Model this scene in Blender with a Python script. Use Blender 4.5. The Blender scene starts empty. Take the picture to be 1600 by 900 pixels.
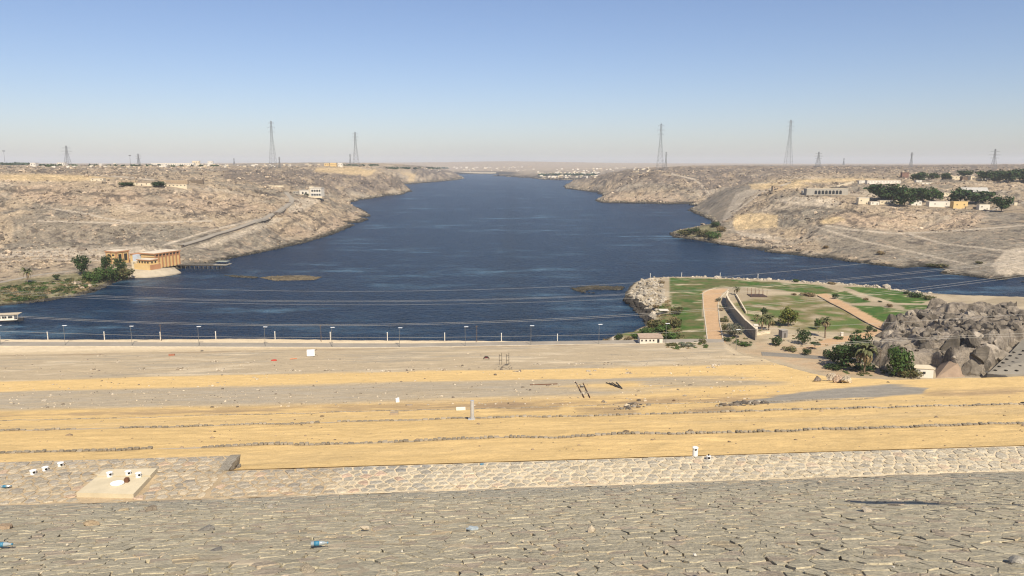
import bpy, bmesh, math, random
import numpy as np
from mathutils import Vector, Matrix
from mathutils.geometry import delaunay_2d_cdt

random.seed(7)
rng = np.random.default_rng(11)
SC = bpy.context.scene
COL = SC.collection
R = math.radians

# ---------------------------------------------------------------- camera, sky, sun, exposure
H = 90.0                 # eye height above the river, metres
F = 1160.0               # focal length in photo pixels (1600 wide)
PITCH = R(9.49)
cam_d = bpy.data.cameras.new('camera')
cam_d.lens = 36.0 * F / 1600.0
cam_d.sensor_width = 36.0
cam_d.clip_start = 0.1
cam_d.clip_end = 90000
cam = bpy.data.objects.new('camera', cam_d)
COL.objects.link(cam)
cam.location = (0, 0, H)
cam.rotation_euler = (R(90) - PITCH, 0, 0)
SC.camera = cam

SUN_EL = R(47)
SUN_AZ = math.atan2(0.347, -0.938)
w = bpy.data.worlds.new('World')
SC.world = w
w.use_nodes = True
nt = w.node_tree
sky = nt.nodes.new('ShaderNodeTexSky')
sky.sky_type = 'NISHITA'
sky.sun_disc = False
sky.sun_elevation = SUN_EL
sky.sun_rotation = SUN_AZ
sky.altitude = 200
sky.air_density = 1.0
sky.dust_density = 0.7
sky.ozone_density = 3.0
bg = nt.nodes['Background']
bg.inputs['Strength'].default_value = 0.086
tint = nt.nodes.new('ShaderNodeVectorMath'); tint.operation = 'MULTIPLY'; tint.inputs[1].default_value = (1.0, 0.952, 1.05)
nt.links.new(sky.outputs[0], tint.inputs[0]); nt.links.new(tint.outputs[0], bg.inputs[0])
sd_ = bpy.data.lights.new('sun', 'SUN')
sd_.energy = 5.0
sd_.angle = R(0.53)
sd_.color = (1.0, 0.905, 0.74)
sun = bpy.data.objects.new('sun', sd_)
COL.objects.link(sun)
sdir = Vector((0.347 * math.cos(SUN_EL), -0.938 * math.cos(SUN_EL), math.sin(SUN_EL)))
sun.rotation_euler = sdir.to_track_quat('Z', 'Y').to_euler()
sun.location = (0, -200, 400)
SC.view_settings.view_transform = 'Standard'
SC.view_settings.look = 'None'
SC.view_settings.exposure = 0.36
SC.view_settings.gamma = 1.0
SC.cycles.use_denoising = True
SC.cycles.filter_width = 1.2
SC.cycles.max_bounces = 5
SC.cycles.diffuse_bounces = 2
SC.cycles.glossy_bounces = 2
SC.cycles.volume_bounces = 1
SC.cycles.transparent_max_bounces = 8

# ---------------------------------------------------------------- measuring helpers
CP, SP = math.cos(PITCH), math.sin(PITCH)
def ray(px, py):
    dx = (px - 800.0) / F; dy = (450.0 - py) / F
    return np.array([dx, CP + dy * SP, -SP + dy * CP])
def PZ(px, py, z):                     # point of the plane at height z seen at a photo pixel
    d = ray(px, py); t = (z - H) / d[2]
    return np.array([d[0] * t, d[1] * t, z])
def PD(px, py, D):                     # point at ground distance D seen at a photo pixel
    d = ray(px, py); t = D / d[1]
    return np.array([d[0] * t, D, H + d[2] * t])
def proj(X, Y, Z):
    zc = Y * CP - (Z - H) * SP
    yc = Y * SP + (Z - H) * CP
    zc = np.maximum(zc, 0.01)
    return 800 + F * X / zc, 450 - F * yc / zc

# ---------------------------------------------------------------- noise
def _hash(ix, iy, s):
    h = (ix.astype(np.int64) * 374761393 + iy.astype(np.int64) * 668265263 + s * 974634773) & 0xffffffff
    h = ((h ^ (h >> 13)) * 1274126177) & 0xffffffff
    h = (h ^ (h >> 16)) & 0xffffffff
    return h / 4294967295.0
def vnoise(x, y, s=0):
    x = np.asarray(x, float); y = np.asarray(y, float)
    ix = np.floor(x); iy = np.floor(y); fx = x - ix; fy = y - iy
    fx = fx * fx * fx * (fx * (fx * 6 - 15) + 10); fy = fy * fy * fy * (fy * (fy * 6 - 15) + 10)
    a = _hash(ix, iy, s); b = _hash(ix + 1, iy, s); c = _hash(ix, iy + 1, s); d = _hash(ix + 1, iy + 1, s)
    return (a + (b - a) * fx) * (1 - fy) + (c + (d - c) * fx) * fy
def fbm(x, y, o=4, s=0, g=0.5):
    t = 0; a = 1; n = 0
    x = np.asarray(x, float); y = np.asarray(y, float)
    for k in range(o):
        t = t + a * (vnoise(x * 0.8 + y * 0.6, y * 0.8 - x * 0.6, s + k) * 2 - 1); n += a
        x = x * 2.03; y = y * 2.03; a *= g
    return t / n
def ridged(x, y, o=4, s=0):
    t = 0; a = 1; n = 0
    x = np.asarray(x, float); y = np.asarray(y, float)
    for k in range(o):
        t = t + a * (1 - np.abs(vnoise(x * 0.8 + y * 0.6, y * 0.8 - x * 0.6, s + k) * 2 - 1) * 2); n += a
        x = x * 2.1; y = y * 2.1; a *= 0.5
    return t / n
def cells(x, y, s=0):                  # F1 distance, F2-F1 and a random value of the nearest cell
    x = np.asarray(x, float); y = np.asarray(y, float)
    ix = np.floor(x); iy = np.floor(y)
    d1 = np.full(x.shape, 9.0); d2 = np.full(x.shape, 9.0); rv = np.zeros(x.shape)
    for i in (-1, 0, 1):
        for j in (-1, 0, 1):
            cx = ix + i; cy = iy + j
            d = np.hypot(cx + _hash(cx, cy, s) - x, cy + _hash(cx, cy, s + 5) - y)
            rv = np.where(d < d1, _hash(cx, cy, s + 9), rv)
            d2 = np.where(d < d1, d1, np.minimum(d2, d)); d1 = np.minimum(d1, d)
    return d1, d2 - d1, rv
def sstep(a, b, x):
    t = np.clip((x - a) / (b - a), 0, 1)
    return t * t * (3 - 2 * t)
def poly_sd(X, Y, P):                  # signed distance, positive inside
    P = np.asarray(P, float); X = np.asarray(X, float); Y = np.asarray(Y, float)
    d = np.full(X.shape, 1e18); ins = np.zeros(X.shape, bool)
    n = len(P)
    for i in range(n):
        ax, ay = P[i]; bx, by = P[(i + 1) % n]
        ex, ey = bx - ax, by - ay
        t = np.clip(((X - ax) * ex + (Y - ay) * ey) / (ex * ex + ey * ey + 1e-12), 0, 1)
        d = np.minimum(d, (X - ax - t * ex) ** 2 + (Y - ay - t * ey) ** 2)
        c = ((ay > Y) != (by > Y))
        with np.errstate(divide='ignore', invalid='ignore'):
            ins ^= c & (X < ex * (Y - ay) / (ey if abs(ey) > 1e-12 else 1e-12) + ax)
    d = np.sqrt(d)
    return np.where(ins, d, -d)
def line_d(X, Y, P):                   # distance to an open polyline
    P = np.asarray(P, float); d = np.full(np.shape(X), 1e18)
    for i in range(len(P) - 1):
        ax, ay = P[i]; ex, ey = P[i + 1] - P[i]
        t = np.clip(((X - ax) * ex + (Y - ay) * ey) / (ex * ex + ey * ey + 1e-12), 0, 1)
        d = np.minimum(d, (X - ax - t * ex) ** 2 + (Y - ay - t * ey) ** 2)
    return np.sqrt(d)

# ---------------------------------------------------------------- mesh helpers
def np_mesh(name, V, faces, tone=None, smooth=True):
    """faces: list of index arrays, each (n,k) with its own k"""
    me = bpy.data.meshes.new(name)
    V = np.asarray(V, np.float32)
    me.vertices.add(len(V)); me.vertices.foreach_set('co', V.ravel())
    faces = [np.asarray(f) for f in faces if len(f)]
    nl = sum(f.size for f in faces); nf = sum(len(f) for f in faces)
    me.loops.add(nl); me.polygons.add(nf)
    me.loops.foreach_set('vertex_index', np.concatenate([f.ravel() for f in faces]).astype(np.int32))
    tot = np.concatenate([np.full(len(f), f.shape[1]) for f in faces]).astype(np.int32)
    st = np.concatenate([[0], np.cumsum(tot)[:-1]]).astype(np.int32)
    me.polygons.foreach_set('loop_start', st)
    me.polygons.foreach_set('loop_total', tot)
    me.polygons.foreach_set('use_smooth', np.full(nf, smooth))
    me.update(calc_edges=True); me.validate()
    if tone is not None:
        t = np.ones((len(V), 4), np.float32); t[:, :3] = tone
        a = me.color_attributes.new('tone', 'FLOAT_COLOR', 'POINT')
        a.data.foreach_set('color', t.ravel())
    return me
def link(name, me, mat=None, parent=None, kind=None, loc=None):
    o = bpy.data.objects.new(name, me)
    COL.objects.link(o)
    if mat is not None and not me.materials:
        me.materials.append(mat)
    if parent is not None: o.parent = parent
    if kind: o['kind'] = kind
    if loc is not None: o.location = loc
    return o
def thing(name, label, cat, loc=(0, 0, 0), rz=0.0, group=None):
    o = bpy.data.objects.new(name, None)
    COL.objects.link(o)
    o.empty_display_size = 0.5
    o.location = loc; o.rotation_euler = (0, 0, rz)
    o['label'] = label; o['category'] = cat
    if group: o['group'] = group
    return o
def tag(o, label, cat, group=None):
    o['label'] = label; o['category'] = cat
    if group: o['group'] = group
    return o
def copy_tree(o, parent=None):
    c = o.copy(); COL.objects.link(c)
    if parent is not None: c.parent = parent
    for ch in o.children: copy_tree(ch, c)
    return c
class B:
    """collects simple solids into one mesh"""
    def __init__(s): s.v = []; s.f = []
    def add(s, vs, fs):
        n = len(s.v); s.v += [tuple(map(float, p)) for p in vs]; s.f += [tuple(i + n for i in f) for f in fs]; return s
    def box(s, c, d, rz=0.0):
        x, y, z = d[0] / 2, d[1] / 2, d[2] / 2; ca, sa = math.cos(rz), math.sin(rz)
        vs = [(c[0] + a * x * ca - b * y * sa, c[1] + a * x * sa + b * y * ca, c[2] + e * z) for e in (-1, 1) for a, b in ((-1, -1), (1, -1), (1, 1), (-1, 1))]
        return s.add(vs, [(3, 2, 1, 0), (4, 5, 6, 7), (0, 1, 5, 4), (1, 2, 6, 5), (2, 3, 7, 6), (3, 0, 4, 7)])
    def prism(s, poly, z0, z1):
        n = len(poly)
        vs = [(x, y, z0) for x, y in poly] + [(x, y, z1) for x, y in poly]
        return s.add(vs, [tuple(range(n - 1, -1, -1)), tuple(range(n, 2 * n))] + [(i, (i + 1) % n, n + (i + 1) % n, n + i) for i in range(n)])
    def tube(s, p, q, r0, r1=None, n=6, caps=True):
        r1 = r0 if r1 is None else r1
        p = Vector(p); q = Vector(q); d = (q - p).normalized()
        a = d.orthogonal().normalized(); b = d.cross(a)
        vs = []
        for o, r in ((p, r0), (q, r1)):
            for i in range(n):
                t = 2 * math.pi * i / n
                vs.append(o + (a * math.cos(t) + b * math.sin(t)) * r)
        fs = [(i, (i + 1) % n, n + (i + 1) % n, n + i) for i in range(n)]
        if caps: fs += [tuple(range(n - 1, -1, -1)), tuple(range(n, 2 * n))]
        return s.add(vs, fs)
    def path(s, pts, r, n=5):
        for a, b in zip(pts[:-1], pts[1:]): s.tube(a, b, r, r, n)
        return s
    def lathe(s, prof, n=12, c=(0, 0, 0)):
        vs = [(c[0] + r * math.cos(2 * math.pi * i / n), c[1] + r * math.sin(2 * math.pi * i / n), c[2] + z) for r, z in prof for i in range(n)]
        fs = [(k * n + i, k * n + (i + 1) % n, (k + 1) * n + (i + 1) % n, (k + 1) * n + i) for k in range(len(prof) - 1) for i in range(n)]
        fs += [tuple(range(n - 1, -1, -1)), tuple(range((len(prof) - 1) * n, len(prof) * n))]
        return s.add(vs, fs)
    def mesh(s, name, smooth=False):
        me = bpy.data.meshes.new(name); me.from_pydata(s.v, [], s.f)
        if smooth: me.polygons.foreach_set('use_smooth', [True] * len(me.polygons))
        me.update(); return me
    def build(s, name, mat, parent=None, kind=None, smooth=False, loc=None):
        return link(name, s.mesh(name, smooth), mat, parent, kind, loc)

# ---------------------------------------------------------------- materials
def newmat(name):
    m = bpy.data.materials.new(name); m.use_nodes = True
    nt = m.node_tree; return m, nt, nt.nodes['Principled BSDF']
def plain(name, col, rough=0.8, var=0.12, scale=1.5, metal=0.0, bump=0.0, spec=0.3):
    """a colour with blotchy wear in object space"""
    m, nt, p = newmat(name)
    N = nt.nodes; L = nt.links
    tc = N.new('ShaderNodeTexCoord')
    no = N.new('ShaderNodeTexNoise'); no.inputs['Scale'].default_value = scale; no.inputs['Detail'].default_value = 5; no.inputs['Roughness'].default_value = 0.65
    L.new(tc.outputs['Object'], no.inputs['Vector'])
    mr = N.new('ShaderNodeMapRange'); mr.inputs['From Min'].default_value = 0.3; mr.inputs['From Max'].default_value = 0.7
    mr.inputs['To Min'].default_value = 1 - var; mr.inputs['To Max'].default_value = 1 + var
    L.new(no.outputs['Fac'], mr.inputs['Value'])
    mx = N.new('ShaderNodeVectorMath'); mx.operation = 'SCALE'
    mx.inputs[0].default_value = col; L.new(mr.outputs[0], mx.inputs['Scale'])
    L.new(mx.outputs[0], p.inputs['Base Color'])
    p.inputs['Roughness'].default_value = rough; p.inputs['Metallic'].default_value = metal
    p.inputs['Specular IOR Level'].default_value = spec
    if bump:
        b = N.new('ShaderNodeBump'); b.inputs['Strength'].default_value = bump; b.inputs['Distance'].default_value = 0.05
        L.new(no.outputs['Fac'], b.inputs['Height']); L.new(b.outputs[0], p.inputs['Normal'])
    return m
def ground_mat(name, layers, bumps, rough=0.95):
    """colour from the mesh's own 'tone' colour, broken up by noise layers.
    layers: (kind, scale(x,y,z), lo, hi, strength-min, strength-max); bumps: (kind, scale, distance)"""
    m, nt, p = newmat(name); N = nt.nodes; L = nt.links
    tc = N.new('ShaderNodeTexCoord')
    at = N.new('ShaderNodeAttribute'); at.attribute_name = 'tone'
    col = at.outputs['Color']
    def tex(kind, sc):
        mp = N.new('ShaderNodeMapping'); mp.inputs['Scale'].default_value = sc; L.new(tc.outputs['Object'], mp.inputs['Vector'])
        if kind == 'noise':
            t = N.new('ShaderNodeTexNoise'); t.inputs['Scale'].default_value = 1; t.inputs['Detail'].default_value = 6; t.inputs['Roughness'].default_value = 0.62
            L.new(mp.outputs[0], t.inputs['Vector']); return t.outputs['Fac']
        t = N.new('ShaderNodeTexVoronoi'); t.inputs['Scale'].default_value = 1; L.new(mp.outputs[0], t.inputs['Vector'])
        if kind == 'cell':
            sp = N.new('ShaderNodeSeparateColor'); L.new(t.outputs['Color'], sp.inputs[0]); return sp.outputs[0]
        return t.outputs['Distance']
    for kind, sc, lo, hi, a, b in layers:
        f = tex(kind, sc)
        mr = N.new('ShaderNodeMapRange'); mr.inputs['From Min'].default_value = lo; mr.inputs['From Max'].default_value = hi
        mr.inputs['To Min'].default_value = a; mr.inputs['To Max'].default_value = b; L.new(f, mr.inputs['Value'])
        mx = N.new('ShaderNodeVectorMath'); mx.operation = 'SCALE'; L.new(col, mx.inputs[0]); L.new(mr.outputs[0], mx.inputs['Scale'])
        col = mx.outputs[0]
    L.new(col, p.inputs['Base Color'])
    p.inputs['Roughness'].default_value = rough; p.inputs['Specular IOR Level'].default_value = 0.15
    prev = None
    for kind, sc, dist in bumps:
        b = N.new('ShaderNodeBump'); b.inputs['Strength'].default_value = 1.0; b.inputs['Distance'].default_value = dist
        L.new(tex(kind, sc), b.inputs['Height'])
        if prev is not None: L.new(prev, b.inputs['Normal'])
        prev = b.outputs[0]
    if prev is not None: L.new(prev, p.inputs['Normal'])
    return m

# ================================================================ GROUND HEIGHTS
TH = R(4.5); CT, ST = math.cos(TH), math.sin(TH)
def uv(X, Y): return X * CT + Y * ST, Y * CT - X * ST
def xy(u, v): return u * CT - v * ST, u * ST + v * CT
# drop below the eye, by distance down the dam's face
PV = np.array([-60, -0.96, -0.95, 22.5, 24.75, 24.85, 34.8, 35.2, 54.3, 54.8, 75.5, 76.0, 120, 338, 400])
PH = np.array([1.65, 1.65, 1.65, 10.33, 10.33, 10.44, 13.38, 13.62, 19.2, 19.55, 25.6, 25.85, 35.9, 84.0, 84.0])
def prof(v): return np.interp(v, PV, PH)
def hit_prof(px, py):
    d = ray(px, py); t = np.linspace(5, 600, 6000)
    P = np.outer(t, d); u_, v_ = uv(P[:, 0], P[:, 1])
    k = np.argmax((P[:, 2] + prof(v_)) < 0)
    return P[k, :2]
# the dam's own body, the low ground beyond it, the rock mound
_edge = [PZ(x, y, 6)[:2] for x, y in ((-500, 533), (-200, 531), (0, 530), (120, 530.6), (260, 530), (400, 529), (550, 531.5), (700, 532), (870, 533.5), (930, 535), (1130, 545))]
DAMP = np.array([(-700, -120), (-700, 330)] + _edge + [hit_prof(*p) for p in ((1138, 551), (1180, 557), (1240, 576), (1290, 588), (1400, 593), (1500, 591), (1600, 588))] + [(260, 150), (700, 190), (700, -120)])
_north = [PZ(x, y, 4.6)[:2] + np.array([0, 7.0]) for x, y in ((1012, 433), (1040, 431.5), (1100, 431), (1200, 435), (1300, 440.5), (1385, 446.5), (1440, 455), (1500, 459), (1600, 462), (1750, 472))]
_west = [PZ(x, y, 0)[:2] for x, y in ((945, 528), (975, 524), (1000, 512), (1010, 499), (996, 484), (979, 470), (973, 461), (980, 450), (992, 441))]
LANDP = np.array([(-700, -120), (-700, 342)] + [e + np.array([0, 8.0]) for e in _edge[:10]] + _west + _north + [(900, 420), (900, -120)])
def pxD(px, D): return ((px - 800) / F * D * 0.995, D)
MOUND = np.array([pxD(*p) for p in ((1380, 312), (1396, 300), (1440, 298), (1470, 300), (1510, 292), (1560, 291), (1640, 289), (1800, 285), (1800, 420), (1650, 430), (1560, 425), (1490, 430), (1440, 432), (1412, 408), (1390, 372), (1374, 338))])
def mound(X, Y):
    sd = poly_sd(X, Y, MOUND)
    hgt = 9.5 * sstep(0, 10, sd) + 4.5 * sstep(10, 55, sd)
    return hgt * (0.8 + 0.35 * fbm(X / 40, Y / 40, 3, 71)) * sstep(-2, 2, sd), sd
def N_height(X, Y, detail=True):
    X = np.asarray(X, float); Y = np.asarray(Y, float)
    u_, v_ = uv(X, Y)
    zd = H - prof(v_)
    if detail:
        far = sstep(24.4, 27, v_)
        zd = zd + far * (0.10 * fbm(u_ / 2.2, v_ / 1.6, 3, 3) + sstep(120, 190, v_) * (1 - sstep(318, 330, v_)) * 0.5 * fbm(u_ / 14, v_ / 9, 4, 5))
    sdd = poly_sd(X, Y, DAMP)
    zd = zd + np.minimum(0, sdd * 0.62)
    zl = 4.7 + (0.5 * fbm(X / 25, Y / 25, 3, 8) if detail else 0)
    sl = poly_sd(X, Y, LANDP)
    ramp = sl * 0.42 - 0.3
    if detail: ramp = ramp + 0.7 * fbm(X / 6, Y / 6, 3, 9)
    zl = np.minimum(zl, ramp)
    return np.maximum(np.maximum(zd, zl), -6.0)

# far banks: heights measured at points of the photograph (px, py, distance) or (px, py, height)
CT_PTS = []
def Dp(px, *rows):
    for py, D in rows: CT_PTS.append(PD(px, py, D))
def Zp(*pts):
    for px, py, z in pts: CT_PTS.append(PZ(px, py, z))
SHORE_L = [(-400, 505), (-150, 492), (0, 478), (60, 472), (120, 463), (150, 455), (175, 443), (205, 433), (240, 430), (268, 424), (300, 414), (330, 412), (355, 405.5), (420, 392), (470, 381), (520, 366), (552, 352), (574, 343), (577, 338), (571, 331), (558, 325), (546, 320)]
SHORE_L2 = [(545, 316.5), (560, 313.5), (600, 307), (625, 304.5), (638, 300), (640, 296.5), (634, 291)]
SHORE_L3 = [(632, 288), (660, 286), (690, 283.5), (715, 281), (725, 279), (722, 276), (712, 273)]
SHORE_R0 = [(768, 275), (790, 276.3), (810, 277.5), (832, 279), (850, 280.8), (885, 281.5), (905, 281)]
SHORE_R1 = [(885, 289.5), (882, 291.5), (886, 295), (910, 298), (940, 301), (944, 304), (943, 309), (932, 313), (940, 316.5), (980, 317.5), (1040, 319), (1078, 320.5), (1092, 322)]
SHORE_R2 = [(1082, 326), (1077, 329), (1085, 333), (1098, 338), (1112, 344), (1116, 351), (1108, 355), (1085, 358), (1060, 361), (1047, 366), (1052, 370.5), (1080, 374), (1115, 380), (1150, 386), (1200, 394), (1260, 401), (1320, 408), (1400, 418), (1470, 427), (1540, 435), (1600, 441), (1750, 455), (1950, 472)]
SHORES = []
def shore(S, side, rise=0.55):
    P = np.array([PZ(x, y, 0)[:2] for x, y in S])
    Q = []
    for a, b in zip(P[:-1], P[1:]):
        L_ = np.hypot(*(b - a)); n = max(1, int(L_ / (0.035 * max(a[1], b[1]))))
        for k in range(n): Q.append(a + (b - a) * k / n)
    Q.append(P[-1]); Q = np.array(Q)
    T_ = np.gradient(Q, axis=0); T_ /= np.linalg.norm(T_, axis=1)[:, None]
    Nn = np.stack([-T_[:, 1], T_[:, 0]], 1) * side          # points to the land
    SHORES.append((Q, Nn))
    for q, n in zip(Q, Nn):
        s = 0.012 * q[1]
        CT_PTS.append(np.array([q[0], q[1], 0.0]))
        a = q + n * s; CT_PTS.append(np.array([a[0], a[1], s * rise]))
        a = q - n * s * 1.5; CT_PTS.append(np.array([a[0], a[1], -s * 0.7]))
shore(SHORE_L, 1, 0.30); shore(SHORE_L2, 1); shore(SHORE_L3, 1)
shore(SHORE_R0, 1, 0.25); shore(SHORE_R1[::-1], -1, 0.6); shore(SHORE_R2[::-1], -1, 0.45)
Zp((552, 318, -8), (538, 315.5, -8), (200, 480, -9), (300, 440, -9), (450, 420, -9), (600, 380, -9), (620, 330, -9), (700, 310, -9), (700, 291, -9), (745, 276, -9), (790, 290, -9), (850, 300, -9), (850, 340, -9), (900, 330, -9), (1000, 340, -9), (1060, 345, -9), (1000, 400, -9), (1150, 405, -9), (1300, 425, -9), (1450, 440, -9), (1600, 456, -9), (800, 450, -9), (855, 289, -9), (760, 280, -9), (0, 520, -9), (500, 520, -9), (900, 500, -9), (-300, 540, -9), (400, 600, -9), (1000, 600, -9), (1700, 500, -9), (1082, 323.5, -6))
Zp((-300, 470, 6), (-100, 455, 6), (0, 455, 4), (60, 450, 4), (120, 440, 4), (180, 426, 4), (150, 430, 5), (0, 430, 7), (80, 425, 7), (150, 412, 7), (230, 413, 6), (200, 406, 6.5), (265, 406, 6.5), (250, 395, 8), (130, 400, 9), (0, 407, 10), (-200, 410, 12), (1088, 365, 2.2), (1070, 366, 1.6))
for x in (-400, -200, -60, 30, 100, 165, 230):
    Dp(x, (385, 700), (370, 745), (350, 800), (330, 860), (310, 920), (292, 985), (280, 1060), (272, 1320), (266, 1750), (261, 2250), (258.5, 3500))
Dp(290, (398, 690), (385, 720), (370, 760), (352, 815), (332, 875), (312, 940), (295, 1010), (286, 1080), (276, 1350), (269, 1750), (262.5, 2250), (259, 3500))
Dp(345, (398, 715), (385, 740), (370, 775), (355, 830), (335, 910), (315, 990), (300, 1060), (290, 1150), (278, 1350), (270, 1800), (263, 2300), (259.5, 3500))
Dp(400, (385, 775), (370, 800), (352, 850), (344, 870), (325, 1000), (305, 1100), (295, 1180), (285, 1450), (275, 1800), (266, 2200), (262, 2600), (259.5, 3800))
Dp(450, (378, 850), (360, 890), (340, 950), (324, 1050), (312, 1120), (306, 1160), (298, 1230), (289, 1450), (280, 1700), (270, 2000), (264, 2300), (260, 3500))
Dp(500, (366, 965), (350, 1000), (335, 1060), (322, 1120), (312, 1190), (307, 1240), (301, 1400), (292, 1580), (280, 1800), (270, 2100), (264, 2300), (260, 3500))
Dp(540, (352, 1150), (340, 1190), (328, 1240), (320, 1300), (314.5, 1340), (306, 1880), (295, 1960), (280, 2050), (270, 2200), (265, 2400), (260, 3600))
Dp(562, (340, 1275), (334, 1290), (329, 1305))
Dp(590, (303, 2160), (294, 2200), (284, 2240), (275, 2300), (268, 2380), (264, 2600), (260, 3800))
Dp(618, (299, 2340), (290, 2370), (279, 2420), (269, 2490)); Dp(631, (297, 2420), (289.5, 2450))
Dp(650, (284, 3520), (275, 3620), (267, 3760), (262.5, 3950), (260, 4600))
Dp(685, (282, 3870), (275, 3980), (269, 4120), (266, 4320), (263, 5500))
Dp(710, (278.5, 4350), (274, 4480), (271.5, 4650))
for x, a in ((-400, 257.6), (-100, 257.6), (100, 257.6), (300, 257.6), (450, 257.6), (560, 258), (640, 259), (680, 262)): Dp(x, (a, 5500))
for x, a in ((700, 264), (740, 265), (790, 264), (850, 262)): Dp(x, (a, 8600))
for x, a in ((-500, 255.4), (-100, 255.2), (200, 255.3), (400, 254.6), (560, 254.5), (650, 254.4), (700, 253.4), (760, 252.2), (800, 252), (850, 252.8), (900, 253.6), (950, 254.6), (1050, 255.4), (1200, 256), (1400, 256), (1600, 256), (1900, 256)): Dp(x, (a, 14500), (a + .8, 11500))
Dp(785, (272.5, 6000), (268, 7200)); Dp(815, (273, 5600), (268, 6500)); Dp(850, (276, 5100), (271, 5700), (267, 6800))
Dp(900, (277, 4700), (271, 5500), (265, 6900)); Dp(950, (269, 5200), (264, 7200)); Dp(1000, (264, 7000))
Dp(890, (290.2, 2900)); Dp(905, (291, 2720), (285, 2920), (282, 3050)); Dp(925, (295, 2490), (287, 2620), (278.5, 2780)); Dp(950, (309, 1910), (298, 2150), (288, 2300), (280, 2420), (273, 2600))
Dp(975, (311, 1860), (299, 1960), (288, 2080), (278, 2260), (270, 2480), (267, 2800)); Dp(1010, (312, 1800), (300, 1870), (288, 1950), (278, 2030), (271.5, 2100), (268.5, 2500), (264.5, 3200))
Dp(1060, (314, 1740), (302, 1810), (290, 1890), (280, 1990), (272, 2150), (266, 2500), (262, 3300)); Dp(1105, (312, 1720), (300, 1810), (290, 1910), (280, 2060), (272, 2250), (266, 2650), (261.5, 3400))
Dp(1150, (286, 1950), (276, 2100), (267, 2500), (261.5, 3400))
Dp(1095, (325, 1440), (318, 1490)); Dp(1110, (330, 1330), (315, 1420), (306, 1490)); Dp(1130, (338, 1180), (325, 1260), (308, 1370), (297, 1460)); Dp(1160, (326, 1190), (308, 1280), (296, 1350), (289.5, 1430)); Dp(1195, (312, 1180), (299, 1260), (290, 1340), (285, 1550))
Dp(1130, (367, 905), (355, 960), (346, 1040)); Dp(1160, (379, 825), (365, 880), (350, 960), (340, 1030)); Dp(1185, (360, 890), (345, 970), (330, 1060), (318, 1130))
Dp(1230, (389, 785), (375, 825), (362, 860), (350, 900), (335, 980), (320, 1050), (308, 1110), (300, 1170), (293, 1260), (284, 1500), (275, 1800), (267, 2300), (260.5, 3200))
Dp(1290, (396, 742), (380, 775), (365, 805), (353, 835), (345, 870), (332, 930), (322, 1000), (312, 1060), (304, 1110), (297, 1190), (288, 1400), (278, 1700), (268, 2200), (260, 3300))
Dp(1350, (403, 702), (385, 740), (372, 770), (360, 797), (353, 835), (340, 890), (328, 950), (319, 1000), (310, 1080), (300, 1190), (288, 1360), (280, 1600), (270, 2000), (260, 3200))
Dp(1420, (411, 667), (395, 702), (380, 740), (365, 785), (356, 830), (340, 885), (325, 965), (318, 1010), (308, 1090), (298, 1190), (287, 1320), (279, 1600), (269, 2100), (259.5, 3300))
Dp(1500, (421, 622), (400, 668), (385, 705), (370, 745), (358, 785), (346, 840), (336, 895), (327, 960), (315, 1060), (300, 1180), (287, 1330), (278, 1600), (267, 2200), (258.5, 3300))
Dp(1570, (430, 585), (410, 628), (395, 662), (380, 700), (365, 745), (352, 795), (340, 860), (326, 960), (310, 1090), (295, 1260), (282, 1500), (267, 2300), (257, 3400))
Dp(1680, (440, 555), (418, 597), (398, 640), (380, 685), (362, 735), (344, 805), (325, 930), (305, 1110), (288, 1350), (270, 2100), (257.5, 3400))
Dp(1900, (440, 540), (410, 600), (380, 680), (344, 800), (310, 1060), (280, 1500), (258, 3400))
for x in (1100, 1250, 1400, 1550, 1750, 1950): Dp(x, (258, 6500))
for D, z in ((380, -9), (330, -9)):
    for x in (-420, -250, -100, 0, 100, 250, 420, 700): CT_PTS.append(np.array([x, D, z]))
CP_ = np.array(CT_PTS)
_key = np.round(np.stack([CP_[:, 0] / CP_[:, 1] * 300, np.log(CP_[:, 1]) * 300], 1))
_, _ui = np.unique(_key, axis=0, return_index=True)
CP_ = CP_[np.sort(_ui)]
def _q(X, Y): return np.stack([np.asarray(X) / np.asarray(Y) * 1.0, np.log(np.asarray(Y)) * 0.8], -1)
_QP = _q(CP_[:, 0], CP_[:, 1])
_n = len(_QP)
_A = np.zeros((_n + 3, _n + 3))
_A[:_n, :_n] = np.linalg.norm(_QP[:, None] - _QP[None], axis=2)
_A[:_n, :_n] -= np.eye(_n) * 0.0006
_A[:_n, _n] = 1; _A[:_n, _n + 1:] = _QP; _A[_n, :_n] = 1; _A[_n + 1:, :_n] = _QP.T
_W = np.linalg.solve(_A, np.concatenate([CP_[:, 2], np.zeros(3)])).astype(np.float32)
_QF = _QP.astype(np.float32)
def rbf(X, Y):
    X = np.asarray(X, float).ravel(); Y = np.asarray(Y, float).ravel()
    out = np.empty(len(X), np.float32); q = _q(X, Y).astype(np.float32)
    for i in range(0, len(X), 20000):
        s = q[i:i + 20000]
        d2 = (s[:, 0:1] - _QF[None, :, 0]) ** 2; d2 += (s[:, 1:2] - _QF[None, :, 1]) ** 2
        np.sqrt(d2, out=d2)
        out[i:i + 20000] = d2 @ _W[:_n] + _W[_n] + s @ _W[_n + 1:]
    return out
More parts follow.
